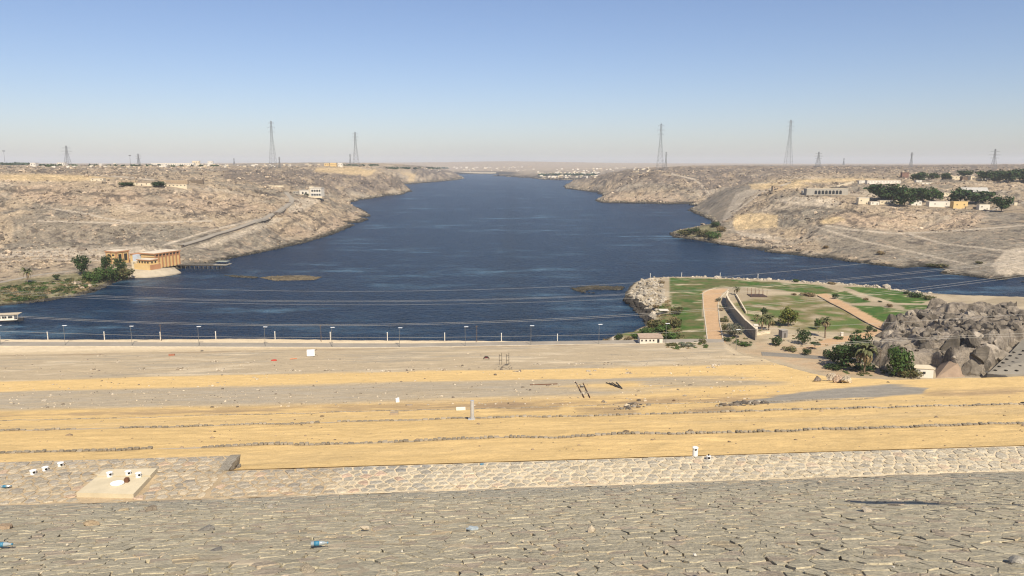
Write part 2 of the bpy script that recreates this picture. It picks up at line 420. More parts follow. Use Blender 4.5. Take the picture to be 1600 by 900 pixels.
# where the ground is smooth (fill, embankments, tracks) or flat sand: polygons of the photograph
SMOOTH = [((1078, 327), (1120, 300), (1150, 290), (1195, 287), (1165, 315), (1125, 348), (1105, 338)),
          ((1255, 352), (1300, 350), (1420, 366), (1500, 362), (1600, 352), (1700, 340), (1700, 445), (1540, 432), (1420, 415), (1330, 400), (1285, 385)),
          ((1540, 330), (1600, 318), (1700, 315), (1700, 360), (1520, 362)), ((0, 425), (0, 450), (150, 432), (260, 424), (268, 405), (160, 408))]
TRACKS = [((1290, 352), (1330, 359), (1400, 365), (1470, 362), (1540, 357), (1600, 352), (1680, 345)),
          ((1275, 354), (1300, 362), (1350, 377), (1420, 392), (1480, 406), (1510, 412)),
          ((1420, 365), (1470, 380), (1520, 386), (1580, 393), (1640, 396)),
          ((1050, 272), (1085, 280), (1100, 293), (1108, 303)), ((1235, 285), (1190, 300), (1150, 330), (1130, 345)),
          ((80, 325), (130, 333), (170, 342), (205, 347)), ((60, 345), (200, 349), (330, 345)), ((0, 410), (60, 404), (160, 407)), ((0, 402), (100, 392), (220, 386)),
          ((140, 272), (190, 276), (240, 281)), ((255, 383), (330, 360), (420, 338), (455, 318), (470, 310))]
ROADL = ((283, 384), (300, 379), (330, 369), (365, 358.5), (400, 346.5), (425, 335), (443, 325), (455, 317), (456, 311), (450, 305), (447, 301))
PADS = [((450, 300), (512, 300), (512, 312), (450, 312)), ((1250, 297), (1340, 297), (1340, 308), (1250, 308)), ((1340, 312), (1560, 318), (1580, 334), (1340, 324)), ((1340, 282), (1410, 282), (1410, 291), (1340, 291)), ((180, 282), (320, 282), (320, 296), (180, 296))]
def px_mask(px, py, polys, soft):
    m = np.zeros(px.shape)
    for P in polys: m = np.maximum(m, sstep(-soft, soft, poly_sd(px, py, P)))
    return m
def T_height(X, Y):
    shp = np.shape(X); X = np.asarray(X, float).ravel(); Y = np.asarray(Y, float).ravel()
    z = rbf(X, Y).astype(float)
    px, py = proj(X, Y, z)
    sm = px_mask(px, py, SMOOTH, 3.0)
    for t in TRACKS + [ROADL]: sm = np.maximum(sm, 1 - sstep(2.5, 7, line_d(px, py, t)))
    for P in PADS: sm = np.maximum(sm, 1.1 * sstep(-3, 2, poly_sd(px, py, P)))
    land = sstep(0.5, 14, z)
    near = 1 - sstep(3000, 6000, Y)
    r = land * (1 - 0.9 * np.minimum(sm, 1.1)) * (1 - 0.6 * sstep(70, 88, z))
    n = 7.0 * fbm(X / 80, Y / 80, 3, 21) + 6.0 * (ridged(X / 40, Y / 40, 4, 31) - 0.2) + 2.6 * fbm(X / 9, Y / 9, 3, 41)
    c1, c2, rv = cells(X / 13 + 0.25 * fbm(X / 20, Y / 20, 2, 3), Y / 13, 61)
    n = n + 3.4 * (rv - 0.5) * sstep(0.02, 0.2, c2)
    z = z + r * n * near * (0.75 + 0.25 * sstep(900, 2000, Y)) + (1 - near) * 7 * fbm(X / 400, Y / 400, 3, 51) * land
    z = z + sstep(-3, 1, z) * (1 - land) * 0.5 * fbm(X / 5, Y / 5, 2, 55)
    return z.reshape(shp)
def ground(X, Y):
    X = np.atleast_1d(np.asarray(X, float)); Y = np.atleast_1d(np.asarray(Y, float))
    z = np.full(X.shape, -6.0)
    k = Y < 640
    if k.any(): z[k] = N_height(X[k], Y[k])
    k = Y > 400
    if k.any(): z[k] = np.maximum(z[k], T_height(X[k], Y[k]))
    return z
def hit(px, py, tmin=150.0, tmax=9000.0):
    """the point of the ground seen at a photo pixel"""
    d = ray(px, py); t0, t1 = tmin, tmax
    for _ in range(3):
        t = np.geomspace(t0, t1, 260); P = np.outer(t, d)
        g = np.maximum(ground(P[:, 0], P[:, 1]), 0.0)
        b = (P[:, 2] + H) < g
        k = int(np.argmax(b)) if b.any() else len(t) - 1
        k = max(k, 1); t0, t1 = t[k - 1], t[k]
    p = d * (t0 + t1) / 2
    return Vector((p[0], p[1], float(max(ground(p[0], p[1])[0], 0.0))))
def on(X, Y): return float(ground(X, Y)[0])

# ================================================================ MATERIALS OF THE GROUND
M_rock = ground_mat('desert_rock',
    [('noise', (0.02, 0.02, 0.03), .3, .7, .84, 1.16), ('noise', (0.11, 0.11, 0.3), .34, .66, .82, 1.18), ('cell', (0.55, 0.55, 0.55), 0, 1, .74, 1.24), ('noise', (1.4, 1.4, 1.4), .3, .7, .8, 1.2)],
    [('noise', (0.25, 0.25, 0.25), 2.0), ('cell', (0.4, 0.4, 0.4), 1.0), ('noise', (1.3, 1.3, 1.3), 0.5)])
M_dam = ground_mat('sand_and_gravel',
    [('noise', (0.03, 0.15, 0.05), .3, .7, .95, 1.05), ('noise', (0.25, 0.5, 0.3), .3, .7, .9, 1.1), ('cell', (2.2, 2.2, 2.2), 0, 1, .93, 1.06), ('noise', (9, 9, 9), .3, .7, .9, 1.1)],
    [('noise', (1.1, 1.1, 1.1), 0.10), ('noise', (7, 7, 7), 0.02)])

# ================================================================ NEAR GROUND: dam face, toe, garden
C_SAND = np.array((0.70, 0.487, 0.212)); C_GRAV = np.array((0.40, 0.345, 0.26)); C_DIRT = np.array((0.46, 0.37, 0.245))
C_PALE = np.array((0.60, 0.49, 0.33)); C_BROWN = np.array((0.27, 0.19, 0.115)); C_ASPH = np.array((0.23, 0.205, 0.165))
C_GRASS = np.array((0.046, 0.098, 0.017)); C_DRY = np.array((0.175, 0.15, 0.065)); C_TRACK = np.array((0.47, 0.31, 0.175)); C_WET = np.array((0.05, 0.045, 0.035))
LAWN = [((1046, 434), (1130, 436), (1195, 440), (1280, 446), (1310, 455), (1285, 461), (1180, 449), (1150, 448), (1118, 450), (1099, 462), (1097, 480), (1102, 520), (1105, 536), (1068, 535), (1058, 500), (1048, 470)),
        ((1318, 448), (1360, 449), (1430, 457), (1462, 465), (1440, 474), (1400, 473), (1360, 462)), ((1296, 458), (1320, 455), (1362, 472), (1330, 474), (1312, 468)),
        ((1332, 477), (1375, 479), (1432, 488), (1425, 500), (1400, 508), (1375, 503)), ((1405, 477), (1450, 476), (1458, 480), (1425, 488))]
DRYG = [((1146, 475), (1200, 462), (1250, 462), (1300, 470), (1345, 500), (1372, 516), (1340, 520), (1250, 515), (1180, 505)), ((930, 520), (1000, 508), (1015, 480), (1045, 470), (1060, 500), (1070, 540), (1000, 530))]
BROWNG = [((1150, 548), (1200, 543), (1260, 548), (1330, 566), (1400, 586), (1300, 588), (1250, 572), (1190, 556)), ((1180, 535), (1260, 538), (1290, 548), (1330, 560), (1240, 556), (1180, 545))]
PATHG = [((1097, 455), (1112, 451), (1140, 451), (1130, 458), (1122, 470), (1123, 500), (1133, 538), (1107, 540), (1103, 510), (1098, 475)), ((1275, 460), (1292, 459), (1390, 508), (1386, 520), (1375, 515)), ((1250, 545), (1290, 530), (1330, 524), (1375, 514), (1392, 510), (1385, 522), (1340, 530), (1290, 541))]
def near_tone(X, Y, Z):
    u_, v_ = uv(X, Y); px, py = proj(X, Y, Z)
    wob = fbm(u_ / 30, v_ / 8, 4, 101); w2 = fbm(u_ / 6, v_ / 3, 3, 111)
    c = np.tile(C_SAND, X.shape + (1,))
    def mix(col, m):
        nonlocal c
        c = c * (1 - m[..., None]) + col * m[..., None]
    mix(C_GRAV * .9, 0.35 * sstep(0.1, 0.5, wob) * sstep(24, 26, v_) * (1 - sstep(70, 76, v_)) * 0.5)
    mix(C_BROWN * 1.25, 0.75 * sstep(76, 80, v_ + 2 * w2) * (1 - sstep(81, 90, v_ + 4 * w2)) * sstep(-.3, .4, w2 + .2))
    mix(C_GRAV, sstep(84, 92, v_ + 3 * wob) * (1 - sstep(117, 124, v_ + 4 * wob)) * (1 - sstep(10, 34, u_ + 18 * wob - (v_ - 100) * .4)) * (.86 + .14 * w2))
    mix(C_GRAV * .95, sstep(25, 32, u_ + 5 * w2) * (1 - sstep(40, 52, u_ + 8 * w2)) * sstep(95, 102, v_) * (1 - sstep(118, 124, v_)) * .75)
    dirt = sstep(146, 156, v_ + 6 * wob) * (1 - 0 * v_)
    mix(C_DIRT, dirt * .95)
    mix(C_PALE, dirt * (1 - sstep(318, 326, v_)) * sstep(.12, .42, fbm(u_ / 16, v_ / 12, 4, 131)) * .75)
    mix(C_GRAV * .85, dirt * (1 - sstep(300, 320, v_)) * sstep(.1, .4, fbm(u_ / 22, v_ / 9, 4, 141)) * .55)
    mix(C_SAND * .92, sstep(60, 80, u_ + 10 * wob) * sstep(100, 112, v_) * (1 - sstep(150, 200, v_)) * .7)
    mix(C_BROWN * 1.2, sstep(318, 322, v_ + w2 * 3) * (1 - sstep(327, 331, v_)) * (.45 + .4 * sstep(-.2, .3, w2)))
    mix(C_PALE * .97, sstep(340, 346, v_))
    for P in (((1120, 634), (1250, 612), (1390, 600), (1452, 606), (1440, 617), (1250, 628), (1190, 631)),): mix(C_ASPH * 1.35, sstep(-1.5, 2.5, poly_sd(px, py, P) + 3 * w2))
    for P in (((900, 640), (960, 637), (1000, 640), (990, 646), (940, 646), (905, 645)), ((1060, 640), (1140, 635), (1160, 641), (1090, 645)), ((740, 636), (800, 630), (880, 632), (870, 637), (780, 641))): mix(C_BROWN * 1.2, .75 * sstep(-4, 4, poly_sd(px, py, P) + 6 * w2))
    # garden and toe ground
    low = sstep(0, 6, -poly_sd(X, Y, DAMP)) * sstep(270, 285, Y)
    mix(C_PALE * .68, low); mix(C_DIRT * .66, low * sstep(-.25, .3, fbm(X / 18, Y / 18, 4, 145)) * .8)
    mix(C_BROWN * 1.5, low * px_mask(px, py, BROWNG, 4) * (.6 + .5 * w2))
    g1 = fbm(X / 9, Y / 9, 4, 151); g2 = fbm(X / 2.5, Y / 3.5, 3, 161)
    mix(C_DRY, low * px_mask(px, py, DRYG, 3) * sstep(-.45, .25, g1 + .3))
    mix(C_GRASS * 1.3, low * px_mask(px, py, DRYG, 3) * sstep(-.15, .3, g1) * .7)
    px = px + 2.2 * fbm(X / 5, Y / 5, 3, 177); py = py + 1.1 * fbm(X / 5, Y / 5, 3, 178)
    lm = low * px_mask(px, py, LAWN, .8)
    l0 = low * px_mask(px, py, LAWN[:1], .8)
    mix(C_GRASS, lm)
    mix(C_GRASS * 1.5 + np.array((.015, .0, 0)), lm * sstep(-.2, .5, g2) * .6)
    mix(C_DRY * .75, l0 * sstep(-.35, .45, g1 + .6 * g2) * .8)
    mix(C_DRY * .9, lm * sstep(.0, .5, fbm(X / 5, Y / 2.5, 4, 175)) * .5)
    mix(C_PALE * .8, lm * sstep(.36, .56, fbm(X / 13, Y / 4, 4, 171)) * .8)
    mix(C_TRACK, low * px_mask(px, py, PATHG, .8))
    mh, sm = mound(X, Y)
    mix(np.array((.36, .30, .22)), sstep(-3, 3, sm) * .7)
    mix(C_PALE * .85, low * (1 - sstep(2, 5, poly_sd(X, Y, LANDP) * .42)) * .9)
    mix(C_WET * 1.3, 1 - sstep(.6, 1.8, Z + .5 * w2))
    return c * (1 + .05 * w2[..., None])
_v = np.concatenate([np.arange(24.77, 80, .32), np.geomspace(80.2, 330, 330), np.arange(331, 600, 1.25)])
_s = np.linspace(-0.86, 1.02, 560)
V_, S_ = np.meshgrid(_v, _s, indexing='ij')
U_ = S_ * (V_ + 6); 
X_, Y_ = xy(U_, V_)
Z_ = N_height(X_, Y_)
_ni, _nj = Z_.shape
_id = np.arange(_ni * _nj).reshape(_ni, _nj)
_qd = np.stack([_id[:-1, :-1], _id[:-1, 1:], _id[1:, 1:], _id[1:, :-1]], -1).reshape(-1, 4)
_zf = Z_.ravel()
_qd = _qd[(_zf[_qd].max(1) > -2.5)]
_vf = V_.ravel()[_qd].min(1)
tone_ = near_tone(X_.ravel(), Y_.ravel(), _zf)
def sub_mesh(name, sel, V, tone, mat, kind='structure', smooth=True):
    used, inv = np.unique(sel, return_inverse=True)
    return link(name, np_mesh(name, V[used], [inv.reshape(sel.shape)], tone[used], smooth), mat, kind=kind)
VV_ = np.stack([X_, Y_, Z_], -1).reshape(-1, 3)
_in = (poly_sd(VV_[_qd].mean(1)[:, 0], VV_[_qd].mean(1)[:, 1], DAMP) > -9) & ~((VV_[_qd].mean(1)[:, 1] > 362) & (VV_[_qd].mean(1)[:, 0] > 40))
dam_slope = sub_mesh('sand_slope', _qd[_in], VV_, tone_, M_dam)
riverside = sub_mesh('garden_ground', _qd[~_in], VV_, tone_, M_dam)

# ================================================================ FAR BANKS
C_TAN = np.array((.355, .28, .192)); C_RUB = np.array((.225, .195, .15)); C_PLAT = np.array((.155, .128, .105)); C_PINK = np.array((.41, .305, .21)); C_YEL = np.array((.49, .37, .215)); C_LTRK = np.array((.44, .37, .28))
YELP = [((0, 273), (60, 272), (140, 274), (180, 279), (120, 283), (0, 282)), ((495, 262), (560, 261), (580, 268), (555, 274), (520, 270), (490, 268)), ((562, 268), (588, 265), (580, 274), (565, 275)), ((618, 267), (650, 272), (646, 285), (635, 288), (640, 275)),
        ((1148, 335), (1180, 333), (1215, 336), (1215, 355), (1150, 360), (1145, 350)), ((1170, 288), (1240, 284), (1270, 290), (1215, 297), (1175, 296)), ((1280, 345), (1310, 338), (1322, 343), (1300, 350), (1285, 350)), ((1200, 282), (1330, 278), (1400, 280), (1370, 284), (1250, 286))]
DARKP = [((340, 262), (560, 268), (600, 275), (640, 285), (600, 300), (540, 300), (480, 292), (420, 288), (350, 282)), ((60, 262), (130, 265), (120, 272), (60, 272)), ((870, 282), (1000, 262), (1180, 258), (1600, 255), (1750, 255), (1750, 268), (1250, 272), (1100, 290), (990, 285)), ((1040, 275), (1200, 262), (1200, 280), (1100, 300)), ((640, 258), (720, 265), (725, 275), (690, 280), (650, 272))]
GREYP = SMOOTH[:2] + [((20, 340), (230, 350), (330, 355), (250, 390), (120, 395), (20, 395)), ((1200, 330), (1270, 320), (1310, 330), (1250, 355), (1210, 350))]
PINKP = [((30, 285), (120, 290), (260, 300), (380, 305), (470, 340), (420, 335), (250, 330), (100, 320), (20, 305)), ((430, 360), (560, 330), (578, 335), (560, 352), (480, 372)), ((940, 318), (960, 300), (1060, 305), (1090, 318)), ((1300, 335), (1420, 330), (1540, 335), (1520, 355), (1420, 362), (1300, 350))]
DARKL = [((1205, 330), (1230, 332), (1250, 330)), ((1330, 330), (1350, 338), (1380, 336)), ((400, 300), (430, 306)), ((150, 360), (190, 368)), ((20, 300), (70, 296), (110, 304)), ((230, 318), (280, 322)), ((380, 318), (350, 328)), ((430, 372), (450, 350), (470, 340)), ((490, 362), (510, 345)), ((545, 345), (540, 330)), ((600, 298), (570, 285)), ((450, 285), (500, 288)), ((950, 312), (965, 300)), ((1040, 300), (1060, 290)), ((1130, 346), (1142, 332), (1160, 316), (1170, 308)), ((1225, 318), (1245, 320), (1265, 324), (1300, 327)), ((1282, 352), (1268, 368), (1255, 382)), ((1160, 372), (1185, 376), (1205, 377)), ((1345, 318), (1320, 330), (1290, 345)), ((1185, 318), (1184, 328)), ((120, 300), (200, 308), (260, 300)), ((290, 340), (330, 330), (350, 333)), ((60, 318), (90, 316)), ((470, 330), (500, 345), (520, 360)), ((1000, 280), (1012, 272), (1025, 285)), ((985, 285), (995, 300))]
PALEP = [((1150, 362), (1200, 366), (1232, 374), (1200, 375), (1160, 370)), ((1205, 312), (1240, 307), (1300, 310), (1318, 318), (1300, 325), (1240, 320)), ((1150, 302), (1190, 290), (1200, 292), (1165, 312), (1140, 340), (1128, 348), (1130, 340)), ((1460, 312), (1330, 305), (1460, 300), (1540, 306)), ((300, 386), (360, 366), (430, 340), (445, 342), (380, 370), (320, 388)), ((455, 312), (480, 310), (505, 312), (470, 330), (450, 332)), ((0, 395), (100, 386), (240, 386), (260, 392), (160, 402), (0, 402)), ((1570, 392), (1600, 385), (1660, 380), (1660, 432), (1560, 428), (1548, 415))]
def far_tone(X, Y, Z, slope):
    px, py = proj(X, Y, Z)
    a = fbm(X / 90, Y / 90, 4, 201); b = fbm(X / 22, Y / 22, 4, 211); d = fbm(X / 6, Y / 6, 3, 221)
    c = np.tile(C_TAN, (len(X), 1))
    def mix(col, m):
        nonlocal c
        c = c * (1 - m[:, None]) + col * m[:, None]
    mix(C_RUB, sstep(-.05, .25, a + .5 * b) * .9)
    mix(C_LTRK * .92, sstep(.25, .45, fbm(X / 120, Y / 60, 4, 231)) * .6)
    mix(C_PINK, px_mask(px, py, PINKP, 8) * sstep(-.4, .2, b + .1) * .75)
    mix(C_RUB, px_mask(px, py, GREYP, 4) * .75)
    mix(C_PLAT, px_mask(px, py, DARKP, 5) * sstep(-.5, .2, b + .15) * .85)
    mix(C_PINK * 1.12, sstep(.32, .6, d + .4 * b) * .5)
    mix(C_PLAT * .6, sstep(.28, .46, -d + .5 * b) * .7)
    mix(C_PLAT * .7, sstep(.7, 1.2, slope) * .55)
    for t in DARKL: mix(C_PLAT * .45, (1 - sstep(1.2, 3.4, line_d(px, py, t) + 3.5 * d)) * .6)  # dark rubble and gully lines, with some hillside shade painted in
    mix(C_LTRK, px_mask(px, py, PALEP, 1.5) * .85)
    mix(C_YEL, px_mask(px, py, YELP, 1.6))
    for t in TRACKS: mix(C_LTRK, 1 - sstep(.7, 1.7, line_d(px, py, t)))
    mix(C_TAN, sstep(5500, 8000, Y) * .9)
    mix(C_TAN * .42 + np.array((.03, .045, .0)), px_mask(px, py, [((-300, 470), (-100, 452), (0, 440), (110, 428), (150, 420), (205, 425), (205, 436), (150, 458), (60, 474), (-300, 505)), ((1045, 362), (1110, 350), (1130, 356), (1125, 372), (1090, 372))], 3) * .8)
    mix(C_WET, 1 - sstep(.004 * Y * .35, .004 * Y * .8, Z + .8 * d))
    return c
_Yr = [420.0]
while _Yr[-1] < 16500: _Yr.append(_Yr[-1] * (1.0042 if _Yr[-1] < 1500 else 1.0055 if _Yr[-1] < 3000 else 1.014) )
_Yr = np.array(_Yr)
_s = np.linspace(-0.92, 0.92, 1000)
Yg, Sg = np.meshgrid(_Yr, _s, indexing='ij')
Xg = Sg * Yg
_z0 = rbf(Xg, Yg).reshape(Xg.shape)
_idx = np.arange(Xg.size).reshape(Xg.shape)
_keep = (_z0 > -4.0)
_Zg = np.full(Xg.size, -6.0)
_k = _keep.ravel()
_Zg[_k] = T_height(Xg.ravel()[_k], Yg.ravel()[_k])
_Zg2 = _Zg.reshape(Xg.shape)
_gy = np.gradient(_Zg2, axis=0) / np.gradient(Yg, axis=0); _gx = np.gradient(_Zg2, axis=1) / np.gradient(Xg, axis=1)
_sl = np.hypot(_gx, _gy).ravel()
_qd2 = np.stack([_idx[:-1, :-1], _idx[:-1, 1:], _idx[1:, 1:], _idx[1:, :-1]], -1).reshape(-1, 4)
_qd2 = _qd2[(_Zg[_qd2].max(1) > -1.0) & _k[_qd2].all(1)]
VG = np.stack([Xg.ravel(), Yg.ravel(), _Zg], -1)
_tg = np.zeros((Xg.size, 3)); _tg[_k] = far_tone(VG[_k, 0], VG[_k, 1], VG[_k, 2], _sl[_k])
_cx = VG[_qd2].mean(1); _pxc, _pyc = proj(_cx[:, 0], _cx[:, 1], _cx[:, 2])
_far = _cx[:, 1] > 5000
_lf = (_pxc < 760) & ~_far; _rt = (_pxc >= 760) & ~_far
bank_left = sub_mesh('hillside', _qd2[_lf], VG, _tg, M_rock)
bank_right = sub_mesh('hillside', _qd2[_rt], VG, _tg, M_rock)
far_hills = sub_mesh('desert_hills', _qd2[_far], VG, _tg, M_rock)
_pl = B(); _pl.box((0, 10000, -14), (64000, 60000, 2)); _pl.build('ground', plain('desert_floor', (.42, .33, .22), .95, .1, .001), kind='structure')

# ================================================================ RIVER
def water_mat():
    m, nt, p = newmat('river_water'); N = nt.nodes; L = nt.links
    tc = N.new('ShaderNodeTexCoord')
    def noise(sc, det=3, rough=.55):
        mp = N.new('ShaderNodeMapping'); mp.inputs['Scale'].default_value = sc; L.new(tc.outputs['Object'], mp.inputs['Vector'])
        t = N.new('ShaderNodeTexNoise'); t.inputs['Scale'].default_value = 1; t.inputs['Detail'].default_value = det; t.inputs['Roughness'].default_value = rough
        L.new(mp.outputs[0], t.inputs['Vector']); return t.outputs['Fac']
    def rng_(f, a, b, c, d):
        mr = N.new('ShaderNodeMapRange'); mr.inputs['From Min'].default_value = a; mr.inputs['From Max'].default_value = b; mr.inputs['To Min'].default_value = c; mr.inputs['To Max'].default_value = d
        L.new(f, mr.inputs['Value']); return mr.outputs[0]
    def mul(a, b):
        x = N.new('ShaderNodeMath'); x.operation = 'MULTIPLY'; L.new(a, x.inputs[0]); L.new(b, x.inputs[1]); return x.outputs[0]
    big = noise((.0042, .0062, 1), 4, .6); mid = noise((.013, .034, 1), 6, .7); sml = noise((.07, .16, 1), 5, .65)
    streak = mul(rng_(big, .45, .61, 0, 1), rng_(mid, .50, .68, 0, 1))
    r1 = N.new('ShaderNodeMix'); r1.data_type = 'RGBA'
    r1.inputs['A'].default_value = (.0009, .0155, .043, 1); r1.inputs['B'].default_value = (.08, .155, .22, 1)
    L.new(streak, r1.inputs['Factor'])
    vr = rng_(sml, .3, .7, .6, 1.45)
    sc = N.new('ShaderNodeVectorMath'); sc.operation = 'SCALE'; L.new(r1.outputs['Result'], sc.inputs[0]); L.new(vr, sc.inputs['Scale'])
    L.new(sc.outputs[0], p.inputs['Base Color'])
    p.inputs['Roughness'].default_value = .28; p.inputs['IOR'].default_value = 1.33; p.inputs['Specular IOR Level'].default_value = .14
    wv = noise((.22, .30, 1), 3, .6); wf = noise((.9, 1.2, 1), 2, .6)
    b1 = N.new('ShaderNodeBump'); b1.inputs['Strength'].default_value = 1; b1.inputs['Distance'].default_value = 4.0; L.new(wv, b1.inputs['Height'])
    b2 = N.new('ShaderNodeBump'); b2.inputs['Strength'].default_value = 1; b2.inputs['Distance'].default_value = .7; L.new(wf, b2.inputs['Height']); L.new(b1.outputs[0], b2.inputs['Normal'])
    L.new(b2.outputs[0], p.inputs['Normal'])
    return m
_wv = [(-1500, 250, 0), (1500, 250, 0), (2600, 9000, 0), (-2600, 9000, 0)]
_b = B(); _b.add(_wv, [(0, 1, 2, 3)]); river = _b.build('river', water_mat(), kind='structure')

# ================================================================ HAZE
def haze_box():
    m = bpy.data.materials.new('haze'); m.use_nodes = True; nt = m.node_tree
    nt.nodes.remove(nt.nodes['Principled BSDF'])
    pv = nt.nodes.new('ShaderNodeVolumePrincipled'); pv.inputs['Color'].default_value = (.82, .87, .96, 1); pv.inputs['Density'].default_value = 5.2e-5
    pv.inputs['Anisotropy'].default_value = 0.0
    nt.links.new(pv.outputs[0], nt.nodes['Material Output'].inputs['Volume'])
    b = B(); b.box((0, 9000, 115), (36000, 24000, 270)); return b.build('haze', m, kind='stuff')

# ================================================================ FOREGROUND: rock slope, masonry berm, stone rows
def voronoi(pts, lo, hi):
    vs, es, fs, *_r = delaunay_2d_cdt([Vector(p) for p in pts], [], [], 0, 1e-7)
    P = np.array([(v.x, v.y) for v in vs]); T = np.array([f for f in fs if len(f) == 3])
    a, b, c = P[T[:, 0]], P[T[:, 1]], P[T[:, 2]]
    d = 2 * (a[:, 0] * (b[:, 1] - c[:, 1]) + b[:, 0] * (c[:, 1] - a[:, 1]) + c[:, 0] * (a[:, 1] - b[:, 1]))
    d = np.where(np.abs(d) < 1e-9, 1e-9, d)
    sa, sb, sc_ = (a ** 2).sum(1), (b ** 2).sum(1), (c ** 2).sum(1)
    ux = (sa * (b[:, 1] - c[:, 1]) + sb * (c[:, 1] - a[:, 1]) + sc_ * (a[:, 1] - b[:, 1])) / d
    uy = (sa * (c[:, 0] - b[:, 0]) + sb * (a[:, 0] - c[:, 0]) + sc_ * (b[:, 0] - a[:, 0])) / d
    CC = np.stack([ux, uy], 1)
    inc = [[] for _ in P]
    for i, t in enumerate(T):
        for k in t: inc[k].append(i)
    out = []
    for k, p in enumerate(P):
        if len(inc[k]) < 4 or not (lo[0] <= p[0] <= hi[0] and lo[1] <= p[1] <= hi[1]): continue
        q = CC[inc[k]]; r = q - p
        if np.abs(r).max() > 1.5: continue
        out.append((p, q[np.argsort(np.arctan2(r[:, 1], r[:, 0]))]))
    return out
def stone_geo(poly, gap, top, low, tilt, dome, inset=0.86, sink=0.03, ugap=0.0):
    """one flat stone over a 2D polygon: (n,2) -> verts in (a,b,height), faces"""
    c = poly.mean(0); r = poly - c; L_ = np.linalg.norm(r, axis=1, keepdims=True)
    r = r * np.clip((L_ - gap) / L_, 0.3, 1)
    if ugap: r = r * np.array((max(.5, 1 - ugap / (np.ptp(r[:, 0]) / 2)), 1.0))
    n = len(poly)
    f = lambda q, z: np.column_stack([q[:, 0] + c[0], q[:, 1] + c[1], z + q[:, 0] * tilt[0] + q[:, 1] * tilt[1]])
    v = np.vstack([f(r, np.full(n, low)), f(r, np.full(n, top - sink)), f(r * inset, np.full(n, top)), f(np.zeros((1, 2)), np.array([top + dome]))])
    fs = []
    for i in range(n):
        j = (i + 1) % n
        fs += [(i, j, n + j, n + i), (n + i, n + j, 2 * n + j, 2 * n + i), (2 * n + i, 2 * n + j, 3 * n)]
    return v, fs
def stones_split(geos, to_world, tones, parent, mat, n_single, name='stone', size_key=None, smooth=False):
    """the stones that show largest become parts, the rest one stuff part"""
    W = [to_world(g[0]) for g in geos]
    cen = np.array([wv.mean(0) for wv in W]); px, py = proj(cen[:, 0], cen[:, 1], cen[:, 2])
    ext = np.array([np.ptp(g[0][:, 0]) for g in geos])
    dist = np.linalg.norm(cen - np.array([0, 0, H]), axis=1)
    inside = (px > 5) & (px < 1595) & (py > 5) & (py < 897)
    score = np.where(inside, ext / dist, -1)
    order = np.argsort(-score); single = set(order[:n_single].tolist())
    vs = []; ft = []; fq = []; tn = []; n0 = 0
    for i, (wv, g) in enumerate(zip(W, geos)):
        if i in single and score[i] > 0:
            o3 = wv.mean(0)
            t3 = [f for f in g[1] if len(f) == 3]; t4 = [f for f in g[1] if len(f) == 4]; tx = [f for f in g[1] if len(f) > 4]
            me = np_mesh(name, wv - o3, [t4, t3] + [[f] for f in tx], np.tile(tones[i], (len(wv), 1)), smooth)
            link(name, me, mat, parent, loc=o3)
        else:
            vs.append(wv); tn.append(np.tile(tones[i], (len(wv), 1)))
            for f in g[1]: (ft if len(f) == 3 else fq).append(tuple(k + n0 for k in f))
            n0 += len(wv)
    if vs:
        o = link('small_' + name + 's', np_mesh('small_' + name + 's', np.vstack(vs), [fq, ft], np.vstack(tn), smooth), mat, parent, 'stuff')
M_stone = ground_mat('weathered_stone', [('noise', (2.2, 2.2, 2.2), .3, .7, .82, 1.18), ('noise', (12, 12, 12), .3, .7, .78, 1.2), ('noise', (45, 45, 45), .3, .7, .88, 1.12)],
                     [('noise', (3.5, 3.5, 3.5), .06), ('noise', (16, 16, 16), .03)])
M_mortar = ground_mat('dusty_mortar', [('noise', (1.2, 1.2, 1.2), .3, .7, .85, 1.15), ('noise', (14, 14, 14), .3, .7, .86, 1.12)], [('noise', (20, 20, 20), .02)])
# --- rock-paved slope below the crest
SA = math.atan((10.33 - 1.65) / 23.45); SCA, SSA = math.cos(SA), math.sin(SA)
def slope_w(P):                        # (u, distance down the slope, height off the slope) -> world
    u_, s_, h_ = P[:, 0], P[:, 1], P[:, 2]
    v_ = -0.95 + s_ * SCA + h_ * SSA; z_ = H - 1.65 - s_ * SSA + h_ * SCA
    X, Y = xy(u_, v_); return np.column_stack([X, Y, z_])
_us = np.concatenate([np.arange(-90, -26, 2.0), np.arange(-26, 30, .14), np.arange(30, 110, 2.0)])
_ss = np.concatenate([np.arange(0, 6, .5), np.arange(6, 25.0, .14), [25.02]])
Us, Ss = np.meshgrid(_us, _ss, indexing='ij')
fill = .010 + .016 * fbm(Us / .7, Ss / .5, 4, 301) + .014 * fbm(Us / 3.5, Ss / 3, 3, 302) - .16 * sstep(.10, .26, fbm(Us / .6, Ss / .5, 3, 305))
_sv = slope_w(np.column_stack([Us.ravel(), Ss.ravel(), fill.ravel()]))
_si = np.arange(Us.size).reshape(Us.shape)
_sq = np.stack([_si[:-1, :-1], _si[1:, :-1], _si[1:, 1:], _si[:-1, 1:]], -1).reshape(-1, 4)
_st = np.array((.42, .35, .245)) * (1 + .2 * fbm(Us / 2, Ss / 2, 3, 303).ravel()[:, None]) + np.array((.16, .10, .03)) * sstep(.25, .6, fbm(Us / 2.6, Ss / 1.2, 4, 304)).ravel()[:, None]
rock_slope = link('rock_slope', np_mesh('rock_slope', _sv, [_sq], _st), M_mortar, kind='structure')
_crest = B(); 
for a, b_ in ((-40, -0.96),):
    q = [xy(-120, a), xy(130, a), xy(130, b_), xy(-120, b_)]
    _crest.add([(x, y, H - 1.65) for x, y in q] + [(x, y, H - 9) for x, y in q], [(0, 1, 2, 3), (2, 6, 7, 3)])
_crest.build('crest_road', plain('crest_asphalt', (.09, .085, .08), .9), kind='structure')
pts = []
